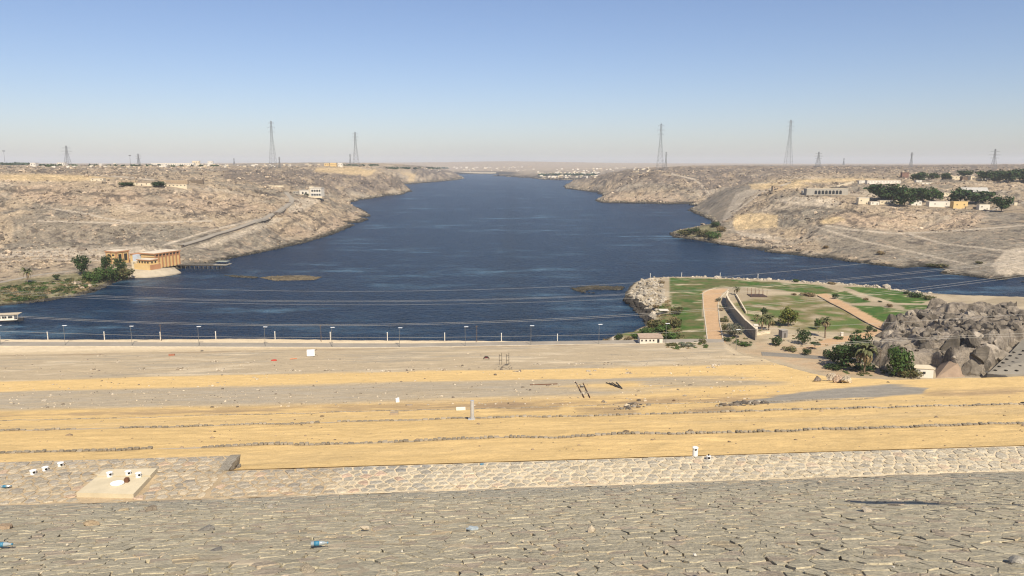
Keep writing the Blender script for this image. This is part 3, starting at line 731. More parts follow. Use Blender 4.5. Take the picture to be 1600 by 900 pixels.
for i, s_ in enumerate(np.arange(6.4, 24.6, .26)):
    wd = s_ * .80 + 5
    for u_ in np.arange(-wd, wd + 3, .33):
        if rng.random() < .93: pts.append((u_ + (i % 2) * .165 + rng.uniform(-.16, .16), s_ + rng.uniform(-.125, .125)))
geos = []; tones = []
for p, q in voronoi(pts, (-30, 6.5), (34, 24.45)):
    t = rng.random()
    top = rng.normal(.02, .006); g = rng.uniform(.001, .004); ug = rng.uniform(.0, .008) if rng.random() < .45 else rng.uniform(.012, .05)
    geos.append(stone_geo(q, g, top, -.28, (rng.normal(0, .007), rng.normal(0, .009)), rng.uniform(0, .004), rng.uniform(.95, .99), rng.uniform(.001, .004), ug))
    k = sstep(19, 24.4, p[1]); base = np.array((.45, .395, .277)) * (1 - k) + np.array((.36, .328, .252)) * k
    if t < .05: base = np.array((.43, .355, .235))
    elif t < .15: base = np.array((.40, .33, .24))
    elif t < .3: base = base * np.array((.88, .89, .90))
    tones.append(base * rng.uniform(.93, 1.07))
stones_split(geos, slope_w, tones, rock_slope, M_stone, 300)
# --- masonry berm: a level strip on the right, a ramp that rises away on the left
U0 = -7.9
def berm_h(u_, v_):
    return 10.33 + .02 * (v_ - 22.5) + 0 * u_
def berm_w(P):
    X, Y = xy(P[:, 0], P[:, 1]); return np.column_stack([X, Y, H - berm_h(P[:, 0], P[:, 1]) + P[:, 2]])
def berm_base(u0, u1, v1):
    a = np.arange(u0, u1 + .01, (u1 - u0) / round((u1 - u0) / .15)); b_ = np.linspace(22.47, v1, 16)
    A_, B_ = np.meshgrid(a, b_, indexing='ij')
    hh = .012 * fbm(A_ / .5, B_ / .4, 3, 311)
    A2 = np.where(A_ >= U0, np.maximum(A_, U0 + 1e-4), A_)
    if u1 <= U0 + .01: A2 = np.minimum(A2, U0 - 1e-4)
    vt = berm_w(np.column_stack([A2.ravel(), B_.ravel(), hh.ravel()]))
    nb = len(b_); n = len(vt); ii = np.arange(n).reshape(len(a), nb)
    q = [np.stack([ii[:-1, :-1], ii[1:, :-1], ii[1:, 1:], ii[:-1, 1:]], -1).reshape(-1, 4)]
    dn = vt.copy(); dn[:, 2] = H - 12.2
    V = np.vstack([vt, dn])
    fr = ii[:, -1]; q.append(np.stack([fr[:-1], fr[1:], fr[1:] + n, fr[:-1] + n], -1))
    for e in (ii[0], ii[-1]): q.append(np.stack([e[:-1], e[1:], e[1:] + n, e[:-1] + n], -1))
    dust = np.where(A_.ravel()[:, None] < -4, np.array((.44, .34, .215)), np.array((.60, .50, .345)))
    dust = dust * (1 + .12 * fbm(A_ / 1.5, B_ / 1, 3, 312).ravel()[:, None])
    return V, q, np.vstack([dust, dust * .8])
Va, qa, ta = berm_base(-45, U0, 26.2); Vb, qb, tb = berm_base(U0, 60, 24.76)
n_ = len(Va)
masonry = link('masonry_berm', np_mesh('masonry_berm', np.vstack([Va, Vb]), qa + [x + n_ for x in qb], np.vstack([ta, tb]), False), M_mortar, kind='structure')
def berm_at(px, py):                   # point of the berm seen at a photo pixel
    d = ray(px, py); t = np.linspace(18, 60, 6000); P = np.outer(t, d); u_, v_ = uv(P[:, 0], P[:, 1])
    k = int(np.argmax(P[:, 2] < -berm_h(u_, v_))); return u_[k], v_[k]
SLABP = np.array([berm_at(*p) for p in ((120, 777), (209, 779), (246, 739), (165, 741))])
pts = []
for i, v_ in enumerate(np.arange(22.1, 27.2, .31)):
    for u_ in np.arange(-26, 34, .39): pts.append((u_ + (i % 2) * .21 + rng.uniform(-.13, .13), v_ + rng.uniform(-.10, .10)))
geos = []; tones = []
for p, q in voronoi(pts, (-25, 22.3), (33, 26.6)):
    lim = 26.15 if p[0] < U0 else 24.72
    q = np.column_stack([q[:, 0], np.clip(q[:, 1], 22.52, lim)])
    if p[0] < U0: q[:, 0] = np.minimum(q[:, 0], U0 - .02)
    else: q[:, 0] = np.maximum(q[:, 0], U0 + .02)
    if p[1] > lim + .12 or np.ptp(q[:, 1]) < .14 or np.ptp(q[:, 0]) < .14: continue
    if poly_sd(p[0], p[1], SLABP) > -.15: continue
    fade = sstep(-2, 6, p[0]); t = rng.random()
    base = np.array((.365, .33, .265)) if t < .45 else np.array((.45, .385, .28)) if t < .88 else np.array((.47, .345, .25)) if t < .94 else np.array((.27, .255, .225))
    if p[1] > lim - .33: base = np.array((.315, .295, .255))
    if p[0] > -1: base = base * .62 + .38 * np.array((.56, .48, .34))
    if p[0] < -4: base = base * .72 + .28 * np.array((.43, .335, .215))
    geos.append(stone_geo(q, rng.uniform(.03, .055), rng.uniform(.018, .034), -.12, (rng.normal(0, .012), rng.normal(0, .012)), .01, .88, .012)); tones.append(base * rng.uniform(.86, 1.12))
# the ramp's end wall of dark rough blocks
stones_split(geos, berm_w, tones, masonry, M_stone, 300)
for k, (v0, v1, f0, f1) in enumerate(((24.75, 25.2, 0, 1), (25.22, 25.7, 0, .55), (25.22, 25.7, .57, 1), (25.72, 26.16, 0, .42), (25.72, 26.16, .44, .97))):
    g = []
    for v_, f in ((v0, f0), (v1, f0), (v1, f1), (v0, f1)):
        lo_, hi_ = 10.55 + .30 * (v_ - 24.75), 10.34
        X, Y = xy(U0 + .05 + rng.uniform(0, .09), v_); g.append((X, Y, H - (lo_ + (hi_ - lo_) * f)))
    back = [(p[0] - .35, p[1] - .02, p[2]) for p in g]
    me = np_mesh('stone', np.array(g + back), [np.array([(0, 1, 2, 3), (1, 0, 4, 5), (2, 1, 5, 6), (3, 2, 6, 7), (0, 3, 7, 4)])], np.tile((.27, .24, .19), (8, 1)), False)
    link('stone', me, M_stone, masonry)
# --- rows of edging stones across the sand
def rough_block(dx, dy, dz, seed, sub=1, jit=.18):
    bm = bmesh.new(); bmesh.ops.create_cube(bm, size=1)
    r = random.Random(seed)
    for v in bm.verts: v.co = Vector((v.co.x * dx * (1 + r.uniform(-jit, jit)), v.co.y * dy * (1 + r.uniform(-jit, jit)), v.co.z * dz * (1 + r.uniform(-jit, jit))))
    bmesh.ops.bevel(bm, geom=list(bm.edges), offset=min(dx, dy, dz) * .16, segments=1, affect='EDGES')
    me = bpy.data.meshes.new('rough_block'); bm.to_mesh(me); bm.free(); return me
def paint(me, col):
    a = me.color_attributes.new('tone', 'FLOAT_COLOR', 'POINT'); a.data.foreach_set('color', np.tile(np.append(col, 1), (len(me.vertices), 1)).astype(np.float32).ravel())
kerb_lib = [rough_block(1, 1, 1, 40 + k) for k in range(10)]
for k, me in enumerate(kerb_lib): paint(me, np.array((.31, .26, .19)) * (0.75 + .06 * k)); me.materials.append(M_stone)
def kerb_row(v0, us, ue, dl, dh, dd, gaps, amp):
    base = B(); u_ = us
    seg = [xy(a, v0 + amp * vnoise(a / 9, 0, 5)) for a in np.arange(us, ue + .1, 3.0)]
    vs = []; fs = []
    for i, (x, y) in enumerate(seg):
        z = N_height([x], [y])[0]
        for o in (-dd * .35, dd * .35): vs.append((x - o * ST, y + o * CT, z - .25)); vs.append((x - o * ST, y + o * CT, z + dh * .12))
    for i in range(len(seg) - 1):
        a = i * 4; fs += [(a + 1, a + 5, a + 7, a + 3), (a, a + 4, a + 5, a + 1), (a + 2, a + 3, a + 7, a + 6)]
    base.add(vs, fs); row = base.build('stone_edging', plain('edging_mortar', (.36, .30, .22), .95, .2, 1.2), kind='structure')
    while u_ < ue:
        L_ = dl * rng.uniform(.7, 1.4)
        buried = any(a < u_ < b for a, b in gaps)
        if not buried and rng.random() < .97:
            v_ = v0 + amp * vnoise(u_ / 9, 0, 5); X, Y = xy(u_ + L_ / 2, v_); z = N_height([X], [Y])[0]
            o = link('stone', kerb_lib[int(rng.integers(10))], None, row)
            hh = dh * rng.uniform(.7, 1.25)
            o.scale = (L_ * .9, dd * rng.uniform(.8, 1.2), hh); o.location = (X, Y, z + hh * rng.uniform(.1, .3)); o.rotation_euler = (rng.normal(0, .07), rng.normal(0, .05), TH + rng.normal(0, .06))
        u_ += L_
kerb_row(34.72, -28, 38, .24, .15, .24, ((-14.6, -12.2),) , .12)
kerb_row(54.15, -44, 56, .36, .18, .28, ((-28, -25), (-10.3, -9.2)) , .12)
kerb_row(75.3, -62, 46, .45, .09, .2, ((-62, -50), (-30, -28)), .2)
# --- things on the foreground
M_white = plain('white_plastic', (.78, .77, .74), .5, .06, 4)
M_dark = plain('dark_hole', (.02, .018, .016), .9, .1)
M_conc = plain('pale_concrete', (.56, .48, .33), .92, .12, 1.3, bump=.15)
M_steel = plain('galvanised_steel', (.50, .51, .52), .45, .12, 3, metal=.35)
M_rust = plain('rusty_steel', (.15, .075, .045), .85, .25, 3)
c = np.mean(SLABP, 0)
sx, sy = xy(*c); slab = thing('concrete_slab', 'cream concrete slab lying on the stone berm with pipe heads on it', 'slab', (sx, sy, H - float(berm_h(*c))))
def slab_piece(t0, t1, z0, z1, nm):
    q = []
    for a, t in ((0, t0), (1, t0), (1, t1), (0, t1)):
        p = SLABP[a] * (1 - t) + SLABP[3 if a == 0 else 2] * t; q.append(p)
    b = B(); vs = []
    for e in (z0, z1):
        for p in q:
            wv = berm_w(np.array([[p[0], p[1], e]]))[0]; vs.append(tuple(wv - np.array(slab.location)))
    b.add(vs, [(3, 2, 1, 0), (4, 5, 6, 7), (0, 1, 5, 4), (1, 2, 6, 5), (2, 3, 7, 6), (3, 0, 4, 7)]); b.build(nm, M_conc, slab)
slab_piece(0, .66, -.05, .15, 'slab_panel'); slab_piece(.70, 1, -.05, .17, 'slab_panel'); slab_piece(.661, .699, -.05, .09, 'joint')
def pipe_head(px, py, h, r, name, label, zoff=0.0, knob=False, lean=0.0):
    u_, v_ = berm_at(px, py); X, Y = xy(u_, v_); z = H - float(berm_h(u_, v_)) + zoff
    if h < .3: r *= .82; h *= .85
    t = thing(name, label, 'pipe head' if h < .3 else 'bollard', (X, Y, z), 0, 'white plastic pipe heads on the masonry')
    b = B(); b.lathe([(r, -.1), (r, h * .82), (r * 1.12, h * .84), (r * 1.12, h * .95), (r * .8, h)], 14); o = b.build('pipe', M_white, t, smooth=False)
    a = math.atan2(-Y, -X) + .25
    b = B(); w_ = r * .62; ca, sa = math.cos(a), math.sin(a); zc = h * .62 if h < .3 else h * .8; hh = h * .26 if h < .3 else h * .1
    b.tube((ca * r * .7, sa * r * .7, zc), (ca * r * 1.16, sa * r * 1.16, zc), hh, hh, 8); b.build('opening', M_dark, t)
    if knob: b = B(); b.lathe([(.025, h), (.03, h + .04), (.01, h + .06)], 8); b.build('knob', M_dark, t)
    t.rotation_euler = (lean, 0, 0); return t
for i, (x, y, tx) in enumerate(((172, 751, 'white pipe head on the cream slab, nearest its left edge'), (201, 749, 'white pipe head on the far edge of the cream slab, middle of three'), (217, 752, 'white pipe head on the cream slab, beside its right edge'))):
    pipe_head(x, y, .17, .11, 'pipe_head', tx, .16)
for i, (x, y, tx) in enumerate(((52, 741, 'white pipe head in the stone berm, farthest from the cream slab'), (71, 736, 'white pipe head in the stone berm, middle of the slanting row of three'), (95, 729, 'white pipe head in the stone berm, highest of the slanting row'))):
    pipe_head(x, y, .18, .115, 'pipe_head', tx)
pipe_head(1086, 713, .36, .095, 'white_bollard', 'tall white plastic bollard at the edge of sand and masonry')
pipe_head(1107, 719, .2, .085, 'white_bollard', 'short white plastic bollard with a black knob on the masonry', 0, True)
def on_berm(px, py, zoff=0.0):
    u_, v_ = berm_at(px, py); X, Y = xy(u_, v_); return Vector((X, Y, H - float(berm_h(u_, v_)) + zoff))
def slope_at(px, py):
    d = ray(px, py); t = np.linspace(6, 45, 8000); P = np.outer(t, d); u_, v_ = uv(P[:, 0], P[:, 1])
    k = int(np.argmax(P[:, 2] < -prof(v_))); return Vector((P[k, 0], P[k, 1], P[k, 2] + H))
b = B(); b.lathe([(.16, 0), (.21, .03), (.2, .06), (.05, .075)], 16); o = b.build('plastic_dish', M_white); o.location = on_berm(184, 764, .16); o.scale = (1.0, .62, 1); o.rotation_euler = (.25, 0, .3); tag(o, 'oval white plastic dish lying on the cream slab', 'dish')
b = B(); b.box((0, 0, .06), (.13, .12, .12)); b.box((0, 0, .13), (.1, .09, .03)); o = b.build('rusty_box', M_rust); o.location = on_berm(199, 760, .155); tag(o, 'small dark rusty box on the cream slab', 'box')
M_clear = plain('clear_plastic', (.31, .35, .36), .12, .1, 6, spec=.7)
M_blue = plain('blue_label', (.05, .19, .30), .4, .1, 6)
def bottle(loc, rz, label, s=1.0, tilt=0.0):
    t = thing('plastic_bottle', label, 'bottle', loc, rz)
    b = B()
    b.lathe([(.03, 0), (.045, .01), (.045, .19), (.04, .22), (.018, .28), (.016, .30)], 12); o = b.build('bottle_body', M_clear, t, smooth=True); 
    b = B(); b.lathe([(.0465, .06), (.0465, .16)], 12); o2 = b.build('label', M_blue, t, smooth=True)
    b = B(); b.lathe([(.019, .30), (.019, .325)], 10); o3 = b.build('cap', M_blue, t)
    for q in (o, o2, o3): q.rotation_euler = (0, R(90), 0); q.location.z = .05
    t.scale = (s, s, s); return t
bottle(slope_at(486, 858) + Vector((0, 0, .05)), 0.15, 'clear plastic bottle with blue label lying on the rock slope', .88)
bottle(slope_at(-6, 859) + Vector((0, 0, .05)), .1, 'blue bottle at the left edge of the rock slope', .9)
bottle(on_berm(2, 764, .03), .2, 'pale plastic bottle lying on the stone berm beside the rock slope', .95)
def crumpled(loc, s, mat, name, label, cat, seed, flat=.5):
    bm = bmesh.new(); bmesh.ops.create_icosphere(bm, subdivisions=2, radius=1); r = random.Random(seed)
    for v in bm.verts: v.co *= r.uniform(.6, 1.15); v.co.z *= flat
    me = bpy.data.meshes.new(name); bm.to_mesh(me); bm.free()
    o = link(name, me, mat); o.location = loc; o.scale = (s * 1.3, s, s); tag(o, label, cat); return o
crumpled(slope_at(738, 830) + Vector((0, 0, .05)), .09, M_clear, 'plastic_bag', 'crumpled white plastic bag on the rock slope', 'litter', 3)
crumpled(on_berm(753, 727, .04), .06, M_blue, 'blue_rag', 'scrap of blue plastic on the masonry strip', 'litter', 4)
rock_lib = []
def rock_mesh(seed, sub=2, flat=.75, cuts=9, base=(.40, .33, .235), nm='rock'):
    bm = bmesh.new(); bmesh.ops.create_icosphere(bm, subdivisions=sub, radius=1); r = random.Random(seed)
    P = np.array([v.co[:] for v in bm.verts])
    for _ in range(cuts):
        n = np.array([r.gauss(0, 1), r.gauss(0, 1), r.gauss(0, .8)]); n /= np.linalg.norm(n); d = r.uniform(.5, .85)
        e = P @ n - d; P = np.where((e > 0)[:, None], P - n * e[:, None], P)
    P *= (1 + .07 * np.array([r.uniform(-1, 1) for _ in range(len(P))]))[:, None]
    P[:, 2] *= flat
    for v, p in zip(bm.verts, P): v.co = p
    me = bpy.data.meshes.new(nm); bm.to_mesh(me); bm.free(); paint(me, np.array(base)); return me
def loose(px, py, s, base, label, seed, at=slope_at):
    o = link('loose_stone', rock_mesh(seed, 2, .6, 8, base, 'loose_stone'), M_stone); o.location = at(px, py) + Vector((0, 0, s * .3)); o.scale = (s * 1.35, s, s); o.rotation_euler.z = seed * .7; tag(o, label, 'stone'); return o
loose(193, 799, .11, (.55, .45, .30), 'small sandy stone with a pointed top on the rock slope below the slab', 1)
loose(236, 799, .16, (.30, .245, .18), 'low dark brown stone on the rock slope below the slab', 2)
loose(423, 794, .10, (.58, .52, .42), 'squarish white stone on the rock slope left of centre', 3)
loose(143, 822, .15, (.47, .36, .23), 'pointed tan stone in the rock slope', 4)
loose(6, 828, .17, (.46, .34, .225), 'reddish tan stone at the left edge of the rock slope', 5)
loose(1354, 801, .13, (.62, .54, .42), 'long cream stone on the rock slope near the pole shadow', 6)
loose(1591, 882, .11, (.62, .57, .47), 'white stone at the right edge of the rock slope', 7)
loose(483, 894, .12, (.50, .42, .30), 'rounded tan stone at the bottom of the rock slope', 8)
loose(322, 830, .14, (.29, .27, .24), 'grey tilted stone slab on the rock slope', 9)
loose(340, 862, .1, (.25, .235, .215), 'dark grey oval stone on the rock slope', 10)
# steel post and blocks on the terraces
def slope_pt(px, py): p = hit_prof(px, py); return Vector((p[0], p[1], N_height([p[0]], [p[1]])[0]))
p = slope_pt(738, 656.5); t = thing('steel_post', 'silver steel pipe post standing on the second stone row', 'post', p)
b = B(); b.lathe([(.14, -.2), (.14, 1.42), (.145, 1.43), (.145, 1.5), (.11, 1.51)], 16); b.build('pipe', M_steel, t, smooth=False)
b = B(); b.box((-.05, -.05, .06), (.5, .36, .12)); b.box((.12, -.2, .16), (.1, .1, .12)); b.build('base', M_steel, t)
p = slope_pt(720, 641); b = B(); b.box((0, 0, .12), (.95, .3, .36), TH); o = b.build('white_block', plain('white_paint', (.74, .70, .6), .8)); o.location = p; tag(o, 'low white concrete block beside the silver post', 'block')
p = slope_pt(616, 648); b = B(); b.box((0, 0, .1), (.75, .5, .3), TH); o = b.build('concrete_block', plain('brown_concrete', (.33, .26, .18), .9)); o.location = p; tag(o, 'flat brown concrete block half buried in sand', 'block')
p = slope_pt(640, 634); o = link('concrete_block', o.data, o.data.materials[0]); o.location = p; o.scale = (.9, .8, .5); tag(o, 'thin brown concrete block at the edge of the gravel', 'block')
# pebbles and clods on the sand, chips on the rock slope
def scatter_rocks(name, P, S, tone, mat, kind='stuff', seed=1, flat=.7, sub=1, squash=None):
    r = np.random.default_rng(seed); bm = bmesh.new(); bmesh.ops.create_icosphere(bm, subdivisions=sub, radius=1)
    bv = np.array([v.co[:] for v in bm.verts]); bf = np.array([[v.index for v in f.verts] for f in bm.faces]); bm.free()
    n = len(P); k = len(bv)
    V = bv[None] * (1 + r.uniform(-.28, .28, (n, k, 1)))
    sc = np.stack([r.uniform(.75, 1.35, n), r.uniform(.75, 1.35, n), flat * r.uniform(.7, 1.2, n)], 1) * S[:, None]
    V = V * sc[:, None]
    a = r.uniform(0, 6.28, n); ca, sa = np.cos(a)[:, None], np.sin(a)[:, None]
    x = V[..., 0] * ca - V[..., 1] * sa; y = V[..., 0] * sa + V[..., 1] * ca
    V = np.stack([x, y, V[..., 2]], -1) + np.asarray(P)[:, None]
    Fc = (bf[None] + (np.arange(n) * k)[:, None, None]).reshape(-1, 3)
    tn = np.repeat(tone, k, 0) if tone.ndim == 2 else np.tile(tone, (n * k, 1))
    return link(name, np_mesh(name, V.reshape(-1, 3), [Fc], tn, False), mat, kind=kind)
n = 1500
v_ = rng.uniform(25, 76, n); u_ = rng.uniform(-.78, .86, n) * (v_ + 3); X, Y = xy(u_, v_)
keep = fbm(u_ / 6, v_ / 3, 3, 401) + rng.uniform(-.4, .5, n) > np.where(v_ < 34.5, .42, .05)
X, Y, v_ = X[keep], Y[keep], v_[keep]
scatter_rocks('pebbles', np.column_stack([X, Y, N_height(X, Y)]), rng.exponential(.028, len(X)) + .022, np.array((.25, .185, .12)) * rng.uniform(.6, 1.5, (len(X), 1)), M_stone)
n = 1300
s_ = rng.uniform(6.5, 24.4, n); u_ = rng.uniform(-.85, .9, n) * (s_ + 3)
Pw = slope_w(np.column_stack([u_, s_, rng.uniform(.02, .08, n)]))
tn = np.array((.38, .32, .235)) * rng.uniform(.75, 1.4, (n, 1)); tn[rng.random(n) < .02] = (.62, .58, .5)
scatter_rocks('stone_chips', Pw, rng.exponential(.009, n) + .006, tn, M_stone, seed=2)

# ================================================================ VEGETATION
def foliage_mat():
    m, nt, p = newmat('foliage'); N = nt.nodes; L = nt.links
    at = N.new('ShaderNodeAttribute'); at.attribute_name = 'tone'
    L.new(at.outputs['Color'], p.inputs['Base Color']); p.inputs['Roughness'].default_value = .75; p.inputs['Specular IOR Level'].default_value = .2
    return m
M_leaf = foliage_mat()
M_bark = plain('bark', (.16, .115, .075), .95, .25, 3, bump=.3)
FOL = {'dark': (.030, .052, .016), 'green': (.050, .085, .020), 'yellow': (.115, .125, .028), 'olive': (.095, .090, .035), 'grey': (.15, .15, .105), 'dry': (.20, .145, .075)}
def leaf_cloud(name, lobes, n, size, col, seed, sparse=.25):
    """leaf sized faces spread through several lobes (centre, radii)"""
    r = np.random.default_rng(seed); vol = np.array([a * b * c for _, (a, b, c) in lobes]) ** .67
    k = r.choice(len(lobes), n, p=vol / vol.sum())
    C0 = np.array([l[0] for l in lobes])[k]; Rr = np.array([l[1] for l in lobes])[k]
    d = r.normal(size=(n, 3)); d /= np.linalg.norm(d, axis=1)[:, None]
    rad = (1 - sparse * r.random(n) ** 1.3) * (1 + .10 * r.normal(size=n))
    P = C0 + d * Rr * rad[:, None]
    nrm = d + r.normal(0, .55, (n, 3)); nrm /= np.linalg.norm(nrm, axis=1)[:, None]
    t = np.cross(nrm, r.normal(size=(n, 3))); t /= np.linalg.norm(t, axis=1)[:, None]; b = np.cross(nrm, t)
    s = size * r.uniform(.55, 1.35, n)[:, None]
    q = np.stack([P - t * s, P - b * s * .6 + nrm * s * .15, P + t * s, P + b * s * .6 + nrm * s * .15], 1).reshape(-1, 3)
    clump = np.repeat(np.clip(1 + .32 * np.sin(P[:, 0] * 7 + seed) * np.cos(P[:, 1] * 6 + P[:, 2] * 5) + r.normal(0, .16, n), .45, 1.7), 4)
    tone = np.array(col)[None] * clump[:, None]
    tone[:, 0] *= np.repeat(1 + .25 * r.normal(0, .5, n), 4)
    me = np_mesh(name, q, [np.arange(4 * n).reshape(n, 4)], np.clip(tone, .004, 1), False); me.materials.append(M_leaf); return me
def lobes_for(kind, r):
    if kind == 'tree':
        L_ = [((0, 0, .52), (.36, .36, .34))]
        for i in range(9):
            a = i * 2.4 + r.uniform(0, .8); L_.append(((.27 * math.cos(a), .27 * math.sin(a), .26 + .52 * r.random()), (.19 + .1 * r.random(), .19 + .1 * r.random(), .16 + .1 * r.random())))
        return L_
    if kind == 'flat':
        return [((.3 * math.cos(i * 1.3), .3 * math.sin(i * 1.3), .72 + .12 * r.random()), (.24, .24, .15)) for i in range(6)] + [((0, 0, .82), (.3, .3, .14))]
    if kind == 'round':
        return [((0, 0, .52), (.46, .46, .46)), ((.12, .1, .6), (.34, .34, .36)), ((-.15, .05, .5), (.33, .33, .4))]
    L_ = [((0, 0, .32), (.36, .36, .32))]
    for i in range(6):
        a = i * 1.9 + r.random(); L_.append(((.3 * math.cos(a), .3 * math.sin(a), .22 + .3 * r.random()), (.2 + .1 * r.random(), .2 + .1 * r.random(), .2 + .12 * r.random())))
    return L_
_crowns = {}
def crown(kind, col, var, n):
    key = (kind, col, var, n)
    if key not in _crowns:
        r = random.Random(hash((kind, var)) % 1000 if False else var * 17 + len(kind))
        _crowns[key] = leaf_cloud('crown', lobes_for(kind, r), n, .052 if n > 700 else .075, FOL[col], var * 31 + len(kind) + len(col), .5 if kind == 'tree' else .35)
    return _crowns[key]
_trunks = {}
def trunk_mesh(kind, var):
    if (kind, var) not in _trunks:
        r = random.Random(var * 5 + 1); b = B(); top = .36 if kind != 'flat' else .66
        b.tube((0, 0, -.06), (.02, .01, top * .55), .034, .026, 7); b.tube((.02, .01, top * .55), (.0, .03, top + .16), .026, .012, 7)
        for i in range(5):
            a = i * 1.256 + r.random(); b.tube((.015, .01, top * (.5 + .08 * i)), (.26 * math.cos(a), .26 * math.sin(a), top + .08 + .1 * r.random()), .014, .006, 5)
        me = b.mesh('trunk'); me.materials.append(M_bark); _trunks[(kind, var)] = me
    return _trunks[(kind, var)]
_tv = [0]
def tree_at(loc, h, wd, kind, col, name, label, cat, group=None, n=900):
    _tv[0] += 1; var = _tv[0] % 3
    t = thing(name, label, cat, loc, random.uniform(0, 6.28), group)
    c = link('crown' if kind in ('tree', 'flat') else 'foliage', crown(kind, col, var, n), None, t); c.scale = (wd, wd, h)
    k = link('trunk' if kind in ('tree', 'flat') else 'stem', trunk_mesh(kind, var), None, t); k.scale = (h * .9, h * .9, h) if kind in ('tree', 'flat') else (h * .5, h * .5, h * .6)
    return t
def tree_px(px, py, wpx, hpx, kind, col, name, label, cat='tree', group=None, n=900):
    p = hit(px, py); d = (p - Vector((0, 0, H))).length
    return tree_at(p, hpx * d / F, wpx * d / F, kind, col, name, label, cat, group, n)
def frond_mesh(col=(.10, .105, .045), droop=.75, seed=1):
    r = random.Random(seed); n = 7; vs = []; fs = []; tn = []
    for i in range(n + 1):
        t = i / n; x = .95 * math.sin(t * 1.35) / 1.0; z = .34 * math.sin(t * 2.0) - droop * .62 * t ** 2.4
        wd = .12 * math.sin(math.pi * min(.12 + t * .9, 1)) + .012
        for s, dz in ((-1, -.04), (0, .02), (1, -.04)):
            vs.append((x, s * wd * (1 + (.28 if i % 2 else -.2)), z + dz * (1 if s else 1)))
        k = 1 + .3 * r.uniform(-1, 1); tn += [np.array(col) * k * .8, np.array(col) * k * 1.2, np.array(col) * k]
    for i in range(n):
        a = i * 3; fs += [(a, a + 3, a + 4, a + 1), (a + 1, a + 4, a + 5, a + 2)]
    me = np_mesh('frond', vs, [np.array(fs)], np.array(tn), False); me.materials.append(M_leaf); return me
FRONDS = [frond_mesh(seed=k, droop=.5 + .25 * k) for k in range(3)]; DRYF = [frond_mesh((.23, .17, .09), 1.25, 7)]
def palm_px(px, py, hpx, label, spread=.36, n=26, skirt=8):
    p = hit(px, py); d = (p - Vector((0, 0, H))).length; h = hpx * d / F
    t = thing('palm_tree', label, 'palm tree', p, random.uniform(0, 6), 'date palms in the garden')
    b = B(); prev = Vector((0, 0, -.3)); th = h * .72
    for i in range(1, 9):
        q = Vector((.02 * h * math.sin(i * .3), 0, th * i / 8)); b.tube(prev, q, .34 * (1.15 - .03 * i), .27 * (1.15 - .03 * i), 8); prev = q
    b.build('trunk', M_bark, t)
    for i in range(n + skirt):
        dry = i >= n; o = link('frond', DRYF[0] if dry else FRONDS[i % 3], None, t)
        s = h * spread * random.uniform(.85, 1.1); o.scale = (s, s, s); o.location = (prev.x, prev.y, th - (.05 * h if dry else 0))
        o.rotation_euler = (random.uniform(-.3, .3), (random.uniform(.5, .9) if dry else random.uniform(-.75, .45)), i * 2.399)
    return t
GARDEN = [  # px, base py, width, height, kind, colour, label, category
 (1232, 510, 29, 29, 'tree', 'yellow', 'broad yellow green tree in the middle of the dry garden lawn'),
 (1277, 515, 12, 20, 'tree', 'green', 'slim green tree just left of the shaggy palm'),
 (1254, 538, 22, 23, 'tree', 'dark', 'dark spreading tree left of the shaggy palm, near the road'),
 (1273, 546, 15, 11, 'flat', 'dark', 'low flat topped tree with a thin trunk between the garden and the dirt verge'),
 (1260, 555, 14, 12, 'tree', 'dark', 'small dark tree nearest the dirt verge below the dry lawn'),
 (1318, 575, 44, 40, 'tree', 'dark', 'large dark tree behind the tall palm, lower of the dense clump'),
 (1343, 568, 34, 46, 'tree', 'dark', 'tall dark tree with the highest crown of the clump behind the palm'),
 (1404, 588, 36, 50, 'tree', 'green', 'tall bushy green tree in front of the grey rock outcrop'),
 (1148, 527, 26, 23, 'tree', 'grey', 'silvery grey tree in the shade of the long garden wall'),
 (1132, 520, 11, 15, 'tree', 'olive', 'small olive tree on the path edge beside the silvery tree'),
]
for a in GARDEN: tree_px(a[0], a[1], a[2], a[3], a[4], a[5], 'garden_tree', a[6], 'tree', 'trees in the riverside garden', 1300 if a[2] > 25 else 800)
